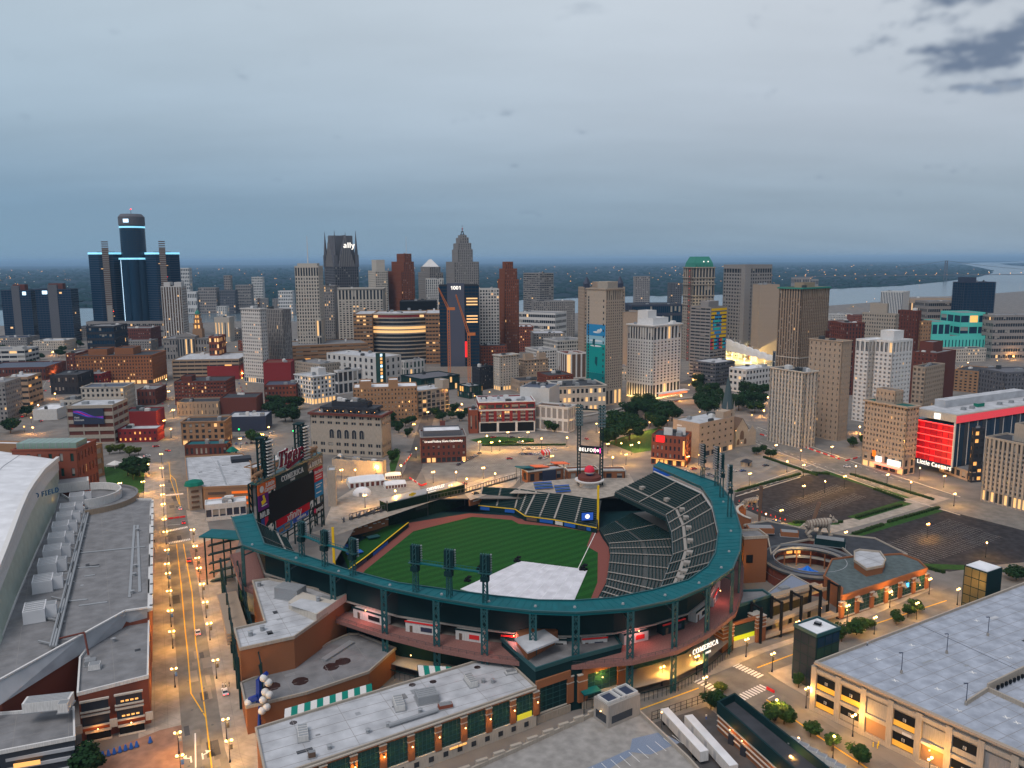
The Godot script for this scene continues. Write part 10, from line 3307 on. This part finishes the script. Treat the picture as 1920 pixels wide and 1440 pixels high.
func small_things()->void:
	var t:Node3D
	var m:MB
	for q in[[V3(45.06,0.03,-222.91),V3(51.98,0.03,-201.48),"long white box trailer against the garage wall"],[V3(51.46,0.03,-219.24),V3(58.31,0.03,-195.26),"long white box trailer with side doors in the yard"]]:
		var a:Vector3=q[0]
		var b:Vector3=q[1]
		var d:=(b-a).normalized()
		t=thing("box_trailer",q[2],"trailer",a,0.0,"box trailers in the yard")
		var bs:=Basis(d.cross(UP)*-1.0,UP,d)
		var len:=a.distance_to(b)
		m=MB.new()
		m.bx(d*len*0.5+UP*2.7,V3(2.6,3.0,len),bs)
		part("box",m,M.white,t)
		m=MB.new()
		m.bx(d*len*0.5+UP*4.22,V3(2.5,0.06,len-0.2),bs)
		part("roof",m,M.roof_white,t)
		for f in[0.2,0.5,0.7]:
			m=MB.new()
			m.bx(d*len*f+UP*2.5-bs.x*1.31,V3(0.06,2.4,1.3),bs)
			part("side_door",m,M.roof_pale,t)
		for f in[0.08,0.82,0.88]:
			for s in[-1.0,1.0]:
				m=MB.new()
				m.tube(d*len*f+UP*0.5+bs.x*s*1.2,d*len*f+UP*0.5+bs.x*s*0.85,0.5,0.5,10)
				part("wheel",m,M.black,t)
		m=MB.new()
		m.bx(d*len*0.5+UP*1.05,V3(1.2,0.3,len*0.95),bs)
		part("chassis",m,M.black,t)
	t=thing("yard_fence","dark mesh fence along the street side of the trailer yard","fence")
	for i in 10:
		m=MB.new()
		var p:=(V3(41.4,0,-222.99)).lerp(V3(59.07,0,-232.81),i/9.0)
		m.bar(p,p+UP*3.0,0.14,0.14)
		part("post",m,M.black,t)
	m=MB.new()
	for y in[0.4,1.6,2.9]:
		m.bar(V3(41.4,0,-222.99)+UP*y,V3(59.07,0,-232.81)+UP*y,0.08,0.08)
	part("rail",m,M.black,t)
	var k:=0
	for p in[V3(115.26,15,-223.02),V3(135.11,15,-234.93),V3(154.74,15,-246.59),V3(124.69,15,-205.55)]:
		t=thing("deck_lamp_post","tall unlit lamp post on the blue grey garage deck, %s" %["nearest the middle","beyond the middle","farthest of four","at the ramp wall"][k],"lamp post",p,0.0,"unlit posts on the garage deck")
		m=MB.new()
		m.tube(Vector3.ZERO,UP*6.4,0.13,0.1,6)
		part("pole",m,M.navy,t)
		m=MB.new()
		m.bx(V3(-0.5,6.45,0),V3(1.1,0.16,0.4))
		part("lamp_head",m,M.navy,t)
		m=MB.new()
		m.lathe([V2(0.4,0),V2(0.4,0.9),V2(0,0.9)],Vector3.ZERO,8)
		part("footing",m,M.concrete,t)
		k+=1
	k=0
	for p in[V3(100.5,0,-217.48),V3(101.29,0,-216.4),V3(101.86,0,-209.63),V3(102.73,0,-208.86),V3(103.6,0,-210.12)]:
		t=thing("yellow_post","%s yellow guard post by the garage service bay" % ordinal(k),"bollard",p,0.0,"yellow guard posts")
		m=MB.new()
		m.tube(Vector3.ZERO,UP*1.3,0.16,0.16,8)
		m.lathe([V2(0.16,1.3),V2(0,1.42)],Vector3.ZERO,8)
		part("post",m,M.yellow,t)
		k+=1
	k=0
	for p in[V3(129.34,0.04,-443.38),V3(130.34,0.04,-437.29),V3(131.88,0.04,-433.3),V3(132.82,0.04,-428.43),V3(134.3,0.04,-425.54),V3(135.76,0.04,-422.69),V3(137.21,0.04,-419.87),V3(138.93,0.04,-417.09),V3(140.62,0.04,-414.34),V3(142.29,0.04,-411.62),V3(144.23,0.04,-409.82),V3(169.76,0.04,-378.3),V3(170.42,0.04,-373.78),V3(171.39,0.04,-370.09),V3(172.02,0.04,-365.76),V3(172.63,0.04,-361.52),V3(173.86,0.04,-358.74),V3(175.25,0.04,-355.31),V3(176.92,0.04,-352.61),V3(179.23,0.04,-349.28)]:
		t=thing("traffic_cone","%s orange traffic cone along the near rim of the %s car park" %[ordinal(k % 11),"upper" if k<11 else "lower"],"traffic cone",p,0.0,"traffic cones by the car parks")
		m=MB.new()
		m.lathe([V2(0.3,0.06),V2(0.24,0.3),V2(0.05,1.0),V2(0,1.0)],Vector3.ZERO,8)
		part("cone",m,mt(0.7,0.05,0.03,0.6),t)
		m=MB.new()
		m.bx(UP*0.04,V3(0.7,0.08,0.7))
		part("foot",m,M.redpaint,t)
		k+=1
	k=0
	for q in[[V3(194.88,0,-619.01),V3(212.54,0,-580.09)],[V3(213.28,0,-576.64),V3(225.15,0,-538.13)],[V3(226.98,0,-533.66),V3(241.14,0,-543.82)],[V3(-65.39,0,-496.02),V3(-55.89,0,-477.59)],[V3(-55.89,0,-477.59),V3(-53.11,0,-482.27)],[V3(-73.58,0,-529.77),V3(-71.85,0,-559.92)],[V3(-185.25,0,-416.2),V3(-177.19,0,-419.69)],[V3(81.38,0,-240.79),V3(83.11,0,-238.2)]]:
		t=thing("road_barrier","red and white barrier "+["on the avenue below the slim cream tower","on the avenue left of the beige office block","at the corner of the beige office block","along the tent court street","at the end of the tent court street","up the street beside the club lawn","across the arena street by the stop line","at the kerb of the crossing by the stair tower"][k],"barrier",q[0],0.0,"road barriers")
		var d:Vector3=q[1]- q[0]
		var n:=maxi(2,int(d.length()/2.5))
		for i in n:
			m=MB.new()
			m.bar(d*(i+0.04)/n+UP*0.5,d*(i+0.96)/n+UP*0.5,0.4,0.9)
			part("barrier_block",m,M.redpaint if i % 3!=2 or k>5 else M.white,t)
		k+=1
	t=thing("red_market_tent","red and white market tent in the plaza car park","tent",V3(23.69,0,-550.02),20.0)
	for i in 6:
		m=MB.new()
		m.bx(V3(-2.5+i,3.4,0),V3(1.0,2.2,4.5),Basis(Vector3.RIGHT,0.25))
		part("tent_panel",m,M.redpaint if i % 2==0 else M.white,t)
	m=MB.new()
	for e in[V2(-2.8,2),V2(2.8,2),V2(2.8,-2),V2(-2.8,-2)]:
		m.bar(V3(e.x,0,e.y),V3(e.x,3.2,e.y),0.12,0.12)
	part("tent_pole",m,M.galv,t)
	person_at(V3(-94.44,0.13,-243.29),20.0,M.white,M.navy,"person in a white top beside the parked hatchback, left of three")
	person_at(V3(-93.57,0.13,-243.28),60.0,M.whitewall,M.black,"person in a pale top beside the parked hatchback, in the middle")
	person_at(V3(-92.58,0.13,-243.93),-40.0,M.black,M.black,"person in dark clothes beside the parked hatchback, right of three")
	person_at(V3(-176.31,0.13,-379.47),0.0,M.black,M.navy,"person in dark clothes on the pavement beside the arena deck")
	person_at(V3(112.58,15,-240.09),30.0,M.white,M.navy,"person in a white top standing on the garage deck")
	person_at(V3(57.94,0.03,-223.92),10.0,M.white,M.blue,"person in a white top at the corner of the trailer yard")
